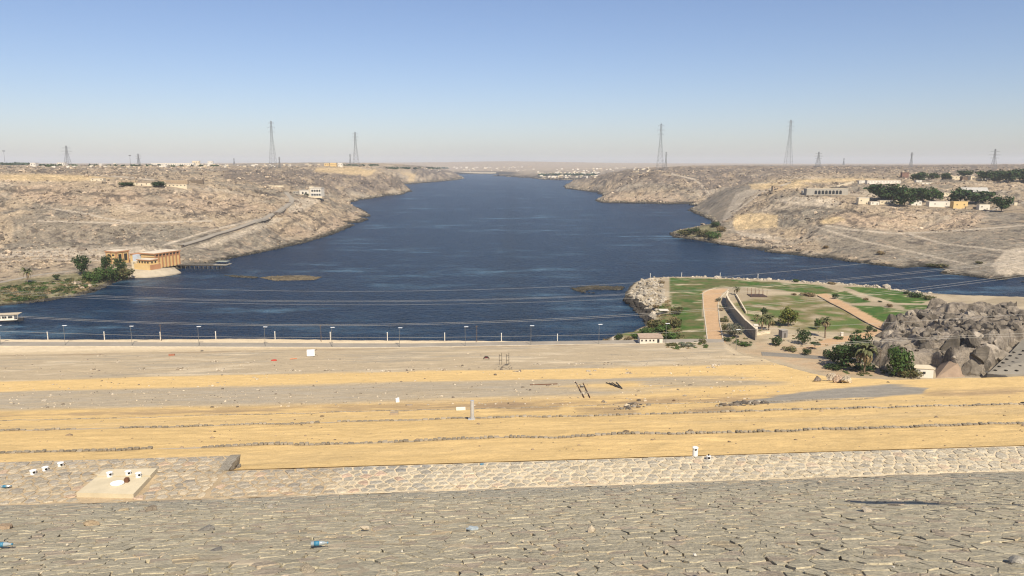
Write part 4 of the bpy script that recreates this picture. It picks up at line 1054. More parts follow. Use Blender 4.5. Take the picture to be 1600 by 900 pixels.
BUSH = [
 (1214, 540, 18, 14, 'round', 'dark', 'clipped round dark bush beside the grey kiosk'),
 (1236, 548, 22, 7, 'bush', 'olive', 'low wide olive bush below the grey kiosk'),
 (1293, 561, 16, 15, 'round', 'dark', 'round dark bush at the left foot of the dense tree clump'),
 (1422, 590, 28, 20, 'bush', 'olive', 'olive bush leaning on the small white house by the rocks'),
 (1359, 518, 10, 9, 'round', 'dark', 'dark bush near the lower end of the straight orange path'),
 (1367, 518, 7, 5, 'bush', 'green', 'tiny bush right beside the dark bush at the straight path'),
 (1341, 520, 9, 6, 'bush', 'green', 'small green bush alone on the dry lawn near the straight path'),
 (1305, 467, 10, 8, 'round', 'dark', 'dark bush at the upper end of the straight orange path'),
 (1416, 460, 8, 8, 'bush', 'dark', 'dark pointed bush at the far right edge of the upper lawn'),
 (1431, 464, 18, 9, 'bush', 'dark', 'wide dark bush on the pale bank beyond the upper lawn'),
 (1452, 468, 16, 7, 'bush', 'olive', 'sparse bush on the pale bank next to the rocks'),
 (1390, 480, 9, 7, 'bush', 'dry', 'dry brown bush at the crossing of the pale paths'),
 (1353, 469, 7, 5, 'bush', 'dry', 'small dry bush halfway along the pale diagonal path'),
 (1375, 472, 6, 3, 'bush', 'dark', 'tiny dark bush on the pale diagonal path'),
 (1241, 461, 9, 4, 'bush', 'dry', 'dry clump at the left end of the sandy playground edge'),
 (1263, 462, 24, 6, 'bush', 'dry', 'long dry hedge between the upper lawn and the dry lawn'),
 (1244, 441, 9, 7, 'bush', 'green', 'green shrub on the far bank edge of the upper lawn'),
 (1300, 444, 12, 4, 'bush', 'dry', 'reddish dry shrub on the far bank edge right of the green shrub'),
 (1194, 491, 13, 10, 'round', 'dark', 'round dark bush on the dry lawn above the palms'),
 (1020, 511, 22, 17, 'bush', 'olive', 'olive shrub by the inlet, nearest the water'),
 (1035, 520, 26, 20, 'bush', 'green', 'big green shrub above the white shed'),
 (1053, 512, 22, 22, 'bush', 'olive', 'tall olive shrub on the left edge of the long lawn'),
 (1057, 491, 18, 17, 'bush', 'olive', 'brownish olive shrub beside the little white canopy'),
 (1026, 482, 14, 8, 'bush', 'dry', 'dry shrub on the rubble left of the little white canopy'),
 (1048, 530, 26, 14, 'bush', 'green', 'green shrub right behind the white shed'),
 (1009, 522, 18, 13, 'bush', 'green', 'green shrub left behind the white shed'),
 (966, 531, 15, 13, 'bush', 'dark', 'dark green shrub at the water edge farthest left of the shed'),
 (994, 529, 18, 13, 'bush', 'green', 'bright shrub at the inlet corner left of the shed'),
 (948, 535, 16, 7, 'bush', 'dry', 'brown low shrub on the sandy bank edge'),
 (981, 532, 14, 8, 'bush', 'dry', 'dry shrub between two green shrubs left of the shed'),
 (1049, 541, 20, 7, 'bush', 'olive', 'low olive shrub at the right end of the white shed'),
 (1074, 542, 24, 8, 'bush', 'grey', 'low greyish shrub along the road below the long lawn'),
 (1098, 537, 13, 10, 'bush', 'olive', 'shrub in the lower corner of the long lawn by the orange path'),
 (1135, 533, 10, 8, 'bush', 'dark', 'dark shrub at the lower end of the path edge'),
 (1165, 540, 18, 7, 'bush', 'green', 'bright low shrub at the foot of the wall end'),
 (1122, 471, 9, 8, 'bush', 'grey', 'grey shrub at the bend of the orange path'),
 (1127, 485, 9, 6, 'bush', 'dry', 'dry shrub between the path and the top of the garden wall'),
 (1131, 503, 12, 8, 'bush', 'olive', 'olive shrub between the path and the middle of the wall'),
 (1207, 508, 12, 9, 'bush', 'olive', 'olive shrub between the palms and the yellow green tree'),
 (1310, 530, 12, 6, 'bush', 'green', 'green shrub beside the small white pillar'),
 (1034, 444, 9, 8, 'bush', 'dry', 'dry dark shrub at the upper left corner of the long lawn'),
 (1339, 598, 17, 8, 'bush', 'grey', 'grey green shrub on the sand beside the four boulders'),
 (1352, 577, 30, 8, 'bush', 'dark', 'dark undergrowth mound under the tall palm'),
 (1300, 577, 24, 10, 'bush', 'dark', 'dark shrub under the left side of the tree clump'),
]
for a in BUSH: tree_px(a[0], a[1], a[2], a[3], a[4], a[5], 'bush', a[6], 'bush', 'bushes in the riverside garden', 420)
palm_px(1350, 584, 46, 'tall date palm with drooping fronds in front of the dark trees', .40, 32, 10)
palm_px(1289, 528, 36, 'shaggy date palm with a skirt of dry fronds on the dry lawn', .26, 24, 16)
palm_px(1201, 516, 25, 'date palm beside the low garden walls, right of two', .45, 24, 6)
palm_px(1190, 515, 20, 'date palm beside the low garden walls, left of two', .45, 22, 6)
palm_px(1182, 503, 12, 'small palm behind the end of the long garden wall', .5, 18, 4)
palm_px(1151, 461, 13, 'dry palm at the far end of the long garden wall', .5, 18, 8)
for a in ((128, 430, 23, 30, 'tree', 'dark', 'tall dark tree standing alone left of the pump house'), (167, 424, 16, 27, 'tree', 'dark', 'slim dark tree in front of the left wing of the pump house'),
          (189, 427, 18, 23, 'tree', 'dark', 'dark tree in front of the annex of the pump house'), (88, 438, 10, 9, 'tree', 'dark', 'small dark tree on the scrubby bank below the track'),
          (166, 438, 32, 29, 'bush', 'green', 'bushy green tree at the bank below the slim tree'), (191, 437, 30, 23, 'bush', 'olive', 'olive bush hanging over the bank beside the curved apron'), (138, 438, 18, 16, 'bush', 'green', 'green bush under the tall lone tree'),
          (151, 441, 16, 18, 'bush', 'green', 'green bush between the lone tree and the bushy tree')):
    tree_px(a[0], a[1], a[2], a[3], a[4], a[5], 'bank_tree', a[6], 'tree', 'trees on the bank by the pump house', 800)
p = palm_px(43, 442, 21, 'lone palm beside the track on the left bank', .42, 20, 4)
# scrub on the banks that nobody could count
def scrub(name, poly, n, smin, smax, cols, seed):
    r = np.random.default_rng(seed); P = np.array(poly); out = []
    while len(out) < n:
        x = r.uniform(P[:, 0].min(), P[:, 0].max()); y = r.uniform(P[:, 1].min(), P[:, 1].max())
        if poly_sd(np.array(x), np.array(y), P) > 0: out.append(hit(x, y))
    vs = []; tn = []
    for q in out:
        s = r.uniform(smin, smax); c = np.array(FOL[cols[int(r.integers(len(cols)))]]); m = 60
        d = r.normal(size=(m, 3)); d /= np.linalg.norm(d, axis=1)[:, None]; d[:, 2] = np.abs(d[:, 2]) * .9
        C = np.array(q) + d * s * r.uniform(.5, 1.05, (m, 1)) * np.array((1.2, 1.2, .7)); t = r.normal(size=(m, 3)); t /= np.linalg.norm(t, axis=1)[:, None]; b_ = np.cross(t, d); e = s * .22
        vs.append(np.stack([C - t * e, C - b_ * e, C + t * e, C + b_ * e], 1).reshape(-1, 3)); tn.append(np.repeat(c[None] * r.uniform(.6, 1.5, (m, 1)), 4, 0))
    V = np.vstack(vs); link(name, np_mesh(name, V, [np.arange(len(V)).reshape(-1, 4)], np.vstack(tn), False), M_leaf, kind='stuff')
scrub('scrub', ((0, 445), (60, 441), (150, 432), (150, 452), (60, 468), (0, 472), (-60, 478), (-60, 450)), 420, .8, 2.4, ('olive', 'dry', 'olive', 'green', 'dark'), 5)
scrub('scrub', ((1030, 475), (1048, 470), (1058, 500), (1068, 536), (1040, 536), (1000, 530), (1005, 512), (1020, 495)), 150, .6, 1.7, ('olive', 'dry', 'green'), 6)
scrub('scrub', ((1123, 470), (1134, 478), (1150, 520), (1176, 534), (1180, 542), (1140, 542), (1126, 505)), 60, .4, 1.1, ('olive', 'grey', 'green', 'dark'), 7)
scrub('scrub', ((1040, 534), (1100, 530), (1106, 544), (1060, 547), (1038, 543)), 70, .4, 1.1, ('olive', 'green', 'dry'), 8)
scrub('scrub', ((1180, 500), (1260, 500), (1300, 530), (1290, 545), (1230, 552), (1190, 530)), 50, .3, .9, ('olive', 'dry', 'green'), 9)
scrub('scrub', ((1300, 560), (1370, 560), (1420, 586), (1340, 588), (1290, 575)), 60, .5, 1.2, ('dark', 'olive', 'green'), 10)
for a in ((1068, 367, 20, 12, 'olive', 'pale olive bush at the tip of the rocky spit'), (1083, 366, 20, 14, 'dark', 'dark bush in the middle of the rocky spit'), (1100, 369, 22, 14, 'olive', 'broad olive bush on the rocky spit'),
          (1115, 373, 22, 15, 'green', 'green bush where the spit meets the slope'), (1118, 355, 16, 12, 'dark', 'dark bush at the foot of the grey embankment'), (1127, 362, 14, 12, 'dry', 'brownish bush under the pale ramp'),
          (1376, 398, 12, 8, 'dry', 'brown bush on the waterside slope of the right bank'), (1290, 388, 9, 6, 'dry', 'small brown bush above the rocks of the right bank'), (1465, 417, 26, 6, 'olive', 'low wide olive bush above the waterline of the right bank'), (1530, 412, 9, 5, 'olive', 'small olive bush under the pale corner slope')):
    tree_px(a[0], a[1], a[2], a[3], 'bush', a[4], 'bank_bush', a[5], 'bush', 'bushes on the right bank', 420)
HILLT = [(1376, 314, 46, 26, 'dark', 'broad dark tree at the left end of the hamlet, in front of the pale tower'), (1413, 323, 32, 33, 'dark', 'tall dark tree in the middle of the hamlet reaching down the slope'), (1440, 316, 30, 22, 'dark', 'dark tree right of the tallest tree of the hamlet'), (1459, 316, 24, 19, 'green', 'greener tree above the white house with two dark windows'),
         (1501, 317, 32, 23, 'dark', 'dark tree left of the yellow house, below the warehouse'), (1531, 319, 36, 19, 'dark', 'wide dark tree in front of the warehouse gable'), (1564, 331, 27, 22, 'dark', 'round dark tree at the right end of the hamlet'), (1394, 313, 26, 22, 'dark', 'dark tree beside the pale tower, second from the left'),
         (1435, 284, 22, 14, 'dark', 'dark tree on the plateau, leftmost behind the hamlet'), (1459, 281, 17, 10, 'dark', 'round dark tree on the plateau, second from the left'), (1478, 280, 14, 10, 'dark', 'dark tree at the left end of the long low buildings'), (1508, 276, 20, 9, 'dark', 'flat dark tree behind the long low buildings'), (1538, 282, 22, 14, 'dark', 'dark tree at the right end of the long low buildings'),
         (1560, 284, 22, 18, 'dark', 'tall dark tree of the plateau grove, at its left end'), (1576, 284, 20, 16, 'dark', 'dark tree of the plateau grove, second from the left'), (1592, 284, 24, 18, 'dark', 'dark tree of the plateau grove, near the picture edge'), (1612, 284, 26, 18, 'dark', 'dark tree of the plateau grove, at its cut right end'),
         (197, 291, 20, 6, 'dark', 'low dark tree at the left end of the ruined compound'), (247, 292, 22, 8, 'dark', 'dark tree in front of the ruined row of walls')]
for a in HILLT: tree_px(a[0], a[1], a[2], a[3], 'tree', a[4], 'hill_tree', a[5], 'tree', 'trees on the hills', 600)

# ================================================================ ROCKS
M_granite = ground_mat('granite', [('noise', (.12, .12, .12), .3, .7, .75, 1.2), ('noise', (.9, .9, .9), .3, .7, .7, 1.25), ('noise', (5, 5, 5), .3, .7, .85, 1.15)], [('noise', (.45, .45, .6), 1.4), ('cell', (.8, .8, .8), .35), ('noise', (2.5, 2.5, 2.5), .25)])
outcrop = thing('rock_outcrop', 'big fractured grey granite outcrop at the right end of the garden', 'rock outcrop', (170, 330, 4))
def blocks(x, y, L_, s):
    """random height, own tilt and edge distance of irregular blocks"""
    x = x / L_; y = y / L_; ix = np.floor(x); iy = np.floor(y)
    d1 = np.full(x.shape, 9.0); d2 = np.full(x.shape, 9.0); h = np.zeros(x.shape)
    for i in (-1, 0, 1):
        for j in (-1, 0, 1):
            cx, cy = ix + i, iy + j; dx = x - cx - _hash(cx, cy, s); dy = y - cy - _hash(cx, cy, s + 5); d = np.hypot(dx, dy * 1.15)
            v = (_hash(cx, cy, s + 9) - .5) * 2 + 1.5 * ((_hash(cx, cy, s + 12) - .5) * dx + (_hash(cx, cy, s + 15) - .5) * dy)
            n = d < d1; h = np.where(n, v, h); d2 = np.where(n, d1, np.minimum(d2, d)); d1 = np.minimum(d1, d)
    return h, d2 - d1
def outcrop_h(X, Y):
    m, sd = mound(X, Y)
    wx = X + 3.0 * fbm(X / 11, Y / 11, 3, 601); wy = Y + 3.0 * fbm(X / 11, Y / 11, 3, 611)
    a = sstep(-1, 5, sd)
    h1, e1 = blocks(wx, wy, 17, 621); h2, e2 = blocks(wx * .9 + wy * .43, wy * .9 - wx * .43, 6.8, 631); h3, e3 = blocks(wx + .5 * wy, wy - .5 * wx, 2.6, 641)
    z = m * .85 + a * (3.0 * h1 + 1.2 * h2 + .3 * h3 + .35 * fbm(X / 1.7, Y / 1.7, 3, 651)) - a * (2.2 * (1 - sstep(0, .10, e1)) + .9 * (1 - sstep(0, .12, e2)))
    z = z + 3.0 * sstep(0, 6, sd) * (1 - sstep(6, 26, sd)) * (Y < 340)
    cleft = sstep(165.5, 168, X) * (1 - sstep(180.5, 182.5, X)) * (1 - sstep(308, 315, Y))
    gap = sstep(-1.5, 1.5, X - 187.5 - (Y - 288) * .92) * (1 - sstep(334, 342, Y))
    z = z * (1 - cleft) * (1 - gap) - 2 * np.maximum(cleft, gap)
    return np.where(sd < -3, -3, np.maximum(z, -1.5 + 1.5 * sstep(-1, 4, sd))) , sd
_gx = np.arange(132, 285, .55); _gy = np.arange(282, 442, .6); GX, GY = np.meshgrid(_gx, _gy, indexing='ij')
_oz, _os = outcrop_h(GX, GY)
for _ in range(3):
    _oz[1:-1, 1:-1] = (_oz[1:-1, 1:-1] * 2 + _oz[:-2, 1:-1] + _oz[2:, 1:-1] + _oz[1:-1, :-2] + _oz[1:-1, 2:]) / 6
_ov = np.stack([GX - 170, GY - 330, .94 * _oz - .2 + .4 * fbm(GX / 3, GY / 3, 3, 691)], -1).reshape(-1, 3); _oi = np.arange(GX.size).reshape(GX.shape)
_oq = np.stack([_oi[:-1, :-1], _oi[1:, :-1], _oi[1:, 1:], _oi[:-1, 1:]], -1).reshape(-1, 4); _oq = _oq[_os.ravel()[_oq].max(1) > -2]
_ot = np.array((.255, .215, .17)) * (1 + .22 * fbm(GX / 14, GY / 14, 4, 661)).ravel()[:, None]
_ot = _ot * (1 - .55 * sstep(.0, .35, fbm(GX / 5, GY / 5, 4, 681)).ravel()[:, None])  # dark patches painted in for missing crevice shade
_u, _inv = np.unique(_oq, return_inverse=True)
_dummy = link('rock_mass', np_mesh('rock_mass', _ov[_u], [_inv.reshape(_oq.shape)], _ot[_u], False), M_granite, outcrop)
def jagged(seed, base):
    bm = bmesh.new(); bmesh.ops.create_icosphere(bm, subdivisions=3, radius=1); r = random.Random(seed)
    P = np.array([v.co[:] for v in bm.verts])
    for _ in range(11):
        n = np.array([r.gauss(0, 1), r.gauss(0, 1), r.gauss(0, .9)]); n /= np.linalg.norm(n); d = r.uniform(.34, .72)
        e = P @ n - d; P = np.where((e > 0)[:, None], P - n * e[:, None], P)
    P = P * (1 + .16 * fbm(P[:, 0] * 3 + seed, P[:, 1] * 3 + P[:, 2] * 2.2, 3, seed) + .04 * (np.array([r.random() for _ in range(len(P))]) - .5))[:, None]
    for v, p in zip(bm.verts, P): v.co = p
    me = bpy.data.meshes.new('boulder'); bm.to_mesh(me); bm.free(); paint(me, np.array(base)); me.materials.append(M_granite); return me
_rl = [jagged(100 + k, np.array((.315, .27, .215)) * (.36 + .09 * k)) for k in range(9)]  # random tones, the dark ones also painted in for crevice shade
rr = np.random.default_rng(5); cnt = 0
while cnt < 270:
    x = rr.uniform(135, 265); y = rr.uniform(286, 432); big = cnt < 115
    if x > 205 and y > 395: continue
    hgt, sd = outcrop_h(np.array([x]), np.array([y]))
    if sd[0] < -1 or hgt[0] < 1.2: continue
    front = sd[0] < 14 and y < 350
    if big and not front and rr.random() < .45: continue
    s = rr.uniform(2.6, 5.2) if big else min(rr.exponential(.8) + .7, 3.2)
    if big and (sd[0] < 2 or (162 < x < 186 and y < 312)): s = min(s, 2.8)
    zt = .2 + float(hgt[0]); z = zt - s * .66 if big else zt - .15 * s - (rr.uniform(0, 4) if front else 0)
    if big and front: z = rr.uniform(2.0, max(2.5, zt - s * .4))
    o = link('boulder', _rl[int(rr.integers(9))], None, outcrop); o.location = (x - 170, y - 330, z)
    o.scale = (s * rr.uniform(.8, 1.5), s * rr.uniform(.8, 1.3), s * rr.uniform(.8, 1.5)); o.rotation_euler = (rr.normal(0, .5), rr.normal(0, .5), rr.uniform(0, 6.28)); cnt += 1
def bank_rubble():
    for side, (s0, s1), nn, sd in (('left', (-.80, -.12), 30000, 21), ('right', (.08, .82), 30000, 22)):
        r = np.random.default_rng(sd)
        s = r.uniform(s0, s1, nn); Y = 520 * np.exp(r.random(nn) * math.log(2600 / 520)); X = s * Y
        z = T_height(X, Y); px, py = proj(X, Y, z)
        sm = px_mask(px, py, SMOOTH + YELP, 3); cl = fbm(X / 45, Y / 45, 4, 501)
        k = (z > 2) & (r.random(nn) > .97 * sm) & (cl + r.uniform(-.25, .35, nn) > .02) & (z < 84)
        X, Y, z = X[k], Y[k], z[k]; m = len(X)
        S = (r.exponential(.55, m) + .45) * np.clip(Y / 900, .8, 2.2)
        base = np.where(r.random((m, 1)) < .5, np.array((.42, .33, .235))[None], np.array((.195, .16, .125))[None]) * r.uniform(.7, 1.3, (m, 1))
        scatter_rocks('rubble', np.column_stack([X, Y, z + S * .15]), np.minimum(S, 4), base, M_rock, seed=sd, flat=.7)
bank_rubble()
def shore_rocks():
    r = np.random.default_rng(31); P = []; S = []
    for Q, Nn in SHORES:
        for i in range(len(Q) - 1):
            L_ = np.hypot(*(Q[i + 1] - Q[i])); n = int(L_ * (2.2 if Q[i, 1] < 1300 else .9))
            t = r.random(n)[:, None]; q = Q[i] * (1 - t) + Q[i + 1] * t + Nn[i] * (r.uniform(-.001, .0055, (n, 1)) * Q[i, 1])
            P.append(q); S.append((r.exponential(.4, n) + .35) * np.clip(Q[i, 1] / 800, .9, 2.5))
    P = np.vstack(P); S = np.minimum(np.concatenate(S), 3.2); z = T_height(P[:, 0], P[:, 1])
    k = (z > -1.2) & (z < 6)
    P, S, z = P[k], S[k], z[k]
    dk = np.clip(1 - z / 3.0, 0, 1)[:, None]
    tone = (np.array((.055, .05, .042)) * dk + np.array((.27, .23, .17)) * (1 - dk)) * r.uniform(.6, 1.5, (len(P), 1))
    scatter_rocks('shore_rocks', np.column_stack([P, np.maximum(z, -.1) + S * .1]), S, tone, M_rock, seed=33)
shore_rocks()
def tip_rocks():
    r = np.random.default_rng(41); T_ = []
    for poly, n, s0, dark in ((((972, 462), (985, 470), (1010, 497), (1024, 498), (1010, 480), (990, 462)), 520, .9, True), (((978, 455), (1012, 436), (1034, 440), (1040, 470), (1022, 492), (990, 466)), 520, .7, False), (((1000, 434), (1100, 430), (1300, 440), (1390, 446), (1462, 462), (1440, 466), (1380, 452), (1290, 445), (1100, 435), (1005, 438)), 520, .55, False), (((1370, 443), (1405, 446), (1410, 455), (1375, 449)), 40, 1.3, False)):
        P = np.array(poly); k = 0
        while k < n:
            x, y = r.uniform(P[:, 0].min(), P[:, 0].max()), r.uniform(P[:, 1].min(), P[:, 1].max())
            if poly_sd(np.array(x), np.array(y), P) > 0:
                k += 1; q = PZ(x, y, 2.5 if dark else 4.2); T_.append((q[0], q[1], s0 * (r.exponential(.7) + .4), dark))
    A = np.array(T_); z = N_height(A[:, 0], A[:, 1]); kk = (z > -1); A, z = A[kk], z[kk]; wet = (z < 1.4)[:, None]
    tone = np.where(wet, np.array((.06, .053, .045))[None], np.array((.47, .41, .32))[None]) * r.uniform(.6, 1.3, (len(A), 1))
    scatter_rocks('bank_rocks', np.column_stack([A[:, :2], z + A[:, 2] * .2]), np.minimum(A[:, 2], 2.6), tone, M_granite, seed=43)
tip_rocks()
def islet(label, pts, hgt, seed, dark):
    P = np.array([PZ(x, y, 0)[:2] for x, y in pts]); lo, hi = P.min(0), P.max(0); c0 = (lo + hi) / 2
    gx, gy = np.meshgrid(np.linspace(lo[0], hi[0], 90), np.linspace(lo[1], hi[1], 40), indexing='ij')
    sd = poly_sd(gx, gy, P); z = np.minimum(sd * .3, hgt) + .35 * fbm(gx / 3, gy / 3, 3, seed) - .1
    V = np.stack([gx - c0[0], gy - c0[1], z], -1).reshape(-1, 3); ii = np.arange(gx.size).reshape(gx.shape)
    q = np.stack([ii[:-1, :-1], ii[1:, :-1], ii[1:, 1:], ii[:-1, 1:]], -1).reshape(-1, 4); q = q[V[q][:, :, 2].max(1) > -.2]
    tone = np.array(dark) * (1 + .5 * fbm(gx / 4, gy / 4, 3, seed + 1).ravel()[:, None])
    o = link('islet', np_mesh('islet', V, [q], tone), M_rock, loc=(c0[0], c0[1], 0)); o['kind'] = 'structure'
    r = np.random.default_rng(seed); A = [(x, y) for x, y in zip(r.uniform(lo[0], hi[0], 500), r.uniform(lo[1], hi[1], 500)) if poly_sd(np.array(x), np.array(y), P) > -.6]
    A = np.array(A); scatter_rocks('islet_rocks', np.column_stack([A, np.full(len(A), .15)]), r.uniform(.2, .8, len(A)), np.array(dark) * r.uniform(.5, 1.4, (len(A), 1)), M_rock, seed=seed)
islet('low brown islet', ((405, 434), (430, 431.5), (480, 431), (502, 433.5), (490, 437.5), (430, 438.5)), .9, 61, (.15, .12, .075))
islet('dark reef', ((892, 450.5), (925, 446.5), (975, 448), (972, 453), (925, 452.5), (905, 456.5), (928, 458), (900, 455)), .5, 63, (.075, .065, .045))
islet('dark reef', ((350, 430), (380, 431.5), (405, 433), (398, 435), (365, 433)), .3, 65, (.08, .07, .05))

# ================================================================ ROADS
def drape(name, pts, width, mat, lift=.06, z_of=None, step=3.0, label=None, kind='structure', edge=0.35):
    """a road laid over the ground along world points"""
    P = [Vector((p[0], p[1])) for p in pts]; S = []
    for a, b in zip(P[:-1], P[1:]):
        n = max(1, int((b - a).length / step))
        S += [a.lerp(b, i / n) for i in range(n)]
    S.append(P[-1])
    S = np.array([tuple(p) for p in S])
    for _ in range(3): S[1:-1] = (S[:-2] + 2 * S[1:-1] + S[2:]) / 4
    T_ = np.gradient(S, axis=0); T_ /= np.linalg.norm(T_, axis=1)[:, None]; Nn = np.stack([-T_[:, 1], T_[:, 0]], 1)
    offs = np.array([-.5, -.25, 0, .25, .5]) * width
    V = []
    zc = np.maximum.reduce([ground(*(S + Nn * o).T) for o in (-.5 * width, 0, .5 * width)])
    zc = np.convolve(np.pad(zc, 3, 'edge'), np.ones(7) / 7, 'valid')
    for o in offs: V.append(np.column_stack([S + Nn * o, zc + lift]))
    V.append(np.column_stack([S + Nn * (-.5 * width - edge), zc - 1.2])); V.append(np.column_stack([S + Nn * (.5 * width + edge), zc - 1.2]))
    n = len(S); V = np.vstack(V); q = []
    for a, b in ((0, 1), (1, 2), (2, 3), (3, 4), (5, 0), (4, 6)):
        for i in range(n - 1): q.append((a * n + i, a * n + i + 1, b * n + i + 1, b * n + i))
    return link(name, np_mesh(name, V, [np.array(q)], None, False), mat, kind=kind), S, zc
M_asph = plain('old_asphalt', (.20, .18, .15), .95, .14, .15)
M_asph2 = plain('dusty_asphalt', (.29, .255, .205), .95, .14, .12)
M_kerb = plain('kerb_concrete', (.50, .44, .34), .9, .18, .5)
rd = [PZ(x, y, 6.0)[:2] for x, y in ((-500, 536.5), (-200, 536.8), (0, 537.2), (200, 537.8), (400, 538.8), (600, 539.8), (800, 541), (950, 542.5), (1060, 544), (1130, 546))]
drape('riverside_road', rd, 7.5, M_asph2, .05)
kb = [PZ(x, y, 6.0)[:2] for x, y in ((-500, 540.5), (-200, 540.8), (0, 541.2), (200, 541.8), (400, 542.5), (600, 543.4), (800, 544.4), (950, 546), (1040, 547), (1100, 548))]
drape('kerb', kb, .45, M_kerb, .22, edge=.02)
drape('garden_road', [PZ(x, y, 4.9)[:2] for x, y in ((1190, 552), (1260, 556), (1320, 561), (1370, 566.5), (1400, 571), (1425, 577))], 6.5, M_asph, .06)
drape('kerb', [PZ(x, y, 4.9)[:2] for x, y in ((1300, 556.5), (1345, 560.5), (1390, 566.5))], .5, plain('white_kerb', (.6, .56, .48), .9, .15, .6), .2, edge=.02)
lr = [hit(x, y) for x, y in ((283, 384), (300, 379), (330, 369), (365, 358.5), (400, 346.5), (425, 335), (443, 325), (455, 317), (456, 311), (450, 305), (447, 301))]
drape('hill_road', lr, 6.5, M_asph2, .5, edge=1.0)
drape('pipeline', [hit(x, y) for x, y in ((284, 387), (300, 382), (331, 372), (366, 361), (401, 349), (428, 338), (447, 328))], .8, plain('dark_pipe', (.10, .085, .07), .8), 1.0, edge=.1)
drape('bank_track', [hit(x, y) for x, y in ((-60, 449), (0, 442), (40, 433), (70, 428), (110, 424))], 4.0, M_asph2, .15)
drape('track_edge', [hit(x, y) for x, y in ((1540, 331), (1560, 325), (1600, 316), (1640, 308))], 3.0, M_asph2, .3)
# stone edging of the garden paths
for pl in (((1098, 458), (1099, 480), (1103, 510), (1106, 539)), ((1139, 452), (1127, 463), (1122, 474), (1124, 500), (1131, 538)), ((1098, 458), (1106, 452.5), (1118, 450))):
    drape('path_edging', [PZ(x, y, 4.8)[:2] for x, y in pl], .5, M_kerb, .3, edge=.02)
drape('path_edging', [PZ(x, y, 4.8)[:2] for x, y in ((1277, 462), (1320, 486), (1378, 517))], .45, plain('dark_kerb', (.09, .075, .06), .9), .45, edge=.02)

# ================================================================ BUILDINGS
M_yel = plain('yellow_render', (.62, .44, .20), .85, .08, .25)
M_ora = plain('brown_trim', (.42, .215, .11), .85, .1, .25)
M_roofp = plain('pale_roof', (.62, .54, .42), .9, .1, .15)
M_win = plain('dark_window', (.025, .028, .032), .25, .1, 1, spec=.5)
M_wht = plain('white_render', (.64, .59, .50), .85, .07, .2)
M_crm = plain('cream_render', (.62, .53, .38), .88, .1, .2)
M_brk = plain('mud_render', (.36, .275, .185), .92, .15, .2)
M_gry = plain('grey_concrete', (.34, .31, .26), .92, .14, .15, bump=.1)
M_droof = plain('dark_roof', (.085, .075, .065), .85, .15, .3)
class Frame:
    """a local frame on the ground: origin, direction of x"""
    def __init__(s, o, to): s.o = Vector(o); d = Vector((to[0] - o[0], to[1] - o[1], 0)); s.L = d.length; s.rz = math.atan2(d.y, d.x)
def block(t, name, x0, x1, y0, y1, z0, z1, mat):
    b = B(); b.box(((x0 + x1) / 2, (y0 + y1) / 2, (z0 + z1) / 2), (abs(x1 - x0), abs(y1 - y0), z1 - z0)); return b.build(name, mat, t)
# pump house: main hall (long lit front to the right, short front to the left)
f = Frame(PZ(242, 414.5, 6), PZ(281, 408.5, 6))
st = thing('pump_house', 'yellow riverside pump house with brown trim, flat roofs and ribbed hall', 'building', f.o, f.rz)
Lh = f.L; Wd = 15.0; Hh = 9.6
block(st, 'hall_wall', 0, Lh, 0, Wd, -3, Hh - .8, M_yel)
b = B(); b.box((Lh / 2, Wd / 2, Hh - .1), (Lh + 1.8, Wd + 1.8, .9)); b.box((Lh / 2, .02, 6.6), (Lh + .2, .5, .5)); b.build('fascia', M_ora, st)
b = B(); b.box((Lh / 2, Wd / 2, Hh + .42), (Lh + 1.2, Wd + 1.2, .16)); b.build('roof', M_roofp, st)
rib = None
for i in range(8):
    x = .45 + i * (Lh - .9) / 7
    if rib is None: b = B(); b.box((0, -.45, 3.2), (.75, .9, 11.2)); rib = b.mesh('rib'); rib.materials.append(M_ora)
    o = link('rib', rib, None, st); o.location = (x, 0, 0)
wm = None
for i in range(7):
    x = .45 + (i + .5) * (Lh - .9) / 7
    if wm is None: b = B(); b.box((0, -.06, 7.75), (3.1, .2, .9)); wm = b.mesh('window'); wm.materials.append(M_win); b = B(); b.box((0, -.12, 7.2), (3.4, .3, .22)); wsm = b.mesh('sill'); wsm.materials.append(M_ora)
    o = link('window', wm, None, st); o.location = (x, 0, 0); s_ = link('sill', wsm, None, o)
block(st, 'side_window', -.1, .1, 5.0, 9.4, 3.6, 5.4, M_win)
b = B(); b.box((-.06, Wd / 2, 6.6), (.3, Wd, .35)); b.build('side_band', M_ora, st)
# terrace wing in front of the hall's short end
def local(px, py, z): 
    p = Vector(PZ(px, py, z)) - f.o; c, s = math.cos(-f.rz), math.sin(-f.rz); return p.x * c - p.y * s, p.x * s + p.y * c
tx, ty = local(234, 420.5, 5.5)
block(st, 'terrace_wall', tx, tx + 11, ty, ty + 17, -4, 2.6, M_yel)
block(st, 'terrace_side', tx + .5, tx + 11.2, ty - .12, ty + .1, -4, 2.7, M_ora)
b = B()
for i in range(12): b.box((tx + .12, ty + .7 + i * 1.45, 3.1), (.2, .3, 1.0))
for i in range(8): b.box((tx + .7 + i * 1.45, ty + .12, 3.1), (.3, .2, 1.0))
b.box((tx + .12, ty + 8.5, 3.65), (.35, 17, .22)); b.box((tx + 5.5, ty + .12, 3.65), (11, .35, .22)); b.build('balustrade', M_yel, st)
block(st, 'upper_wing', tx + 2.4, tx + 10.5, ty + 2.2, ty + 15.5, 2.6, 5.9, M_yel)
block(st, 'wing_fascia', tx + 1.7, tx + 11, ty + 1.6, ty + 16.2, 5.9, 6.6, M_ora); block(st, 'wing_roof', tx + 2, tx + 10.7, ty + 1.9, ty + 15.9, 6.6, 6.75, M_roofp)
for i in range(4): block(st, 'window', tx + 2.3, tx + 2.5, ty + 3.4 + i * 3.1, ty + 4.9 + i * 3.1, 3.6, 5.1, M_win)
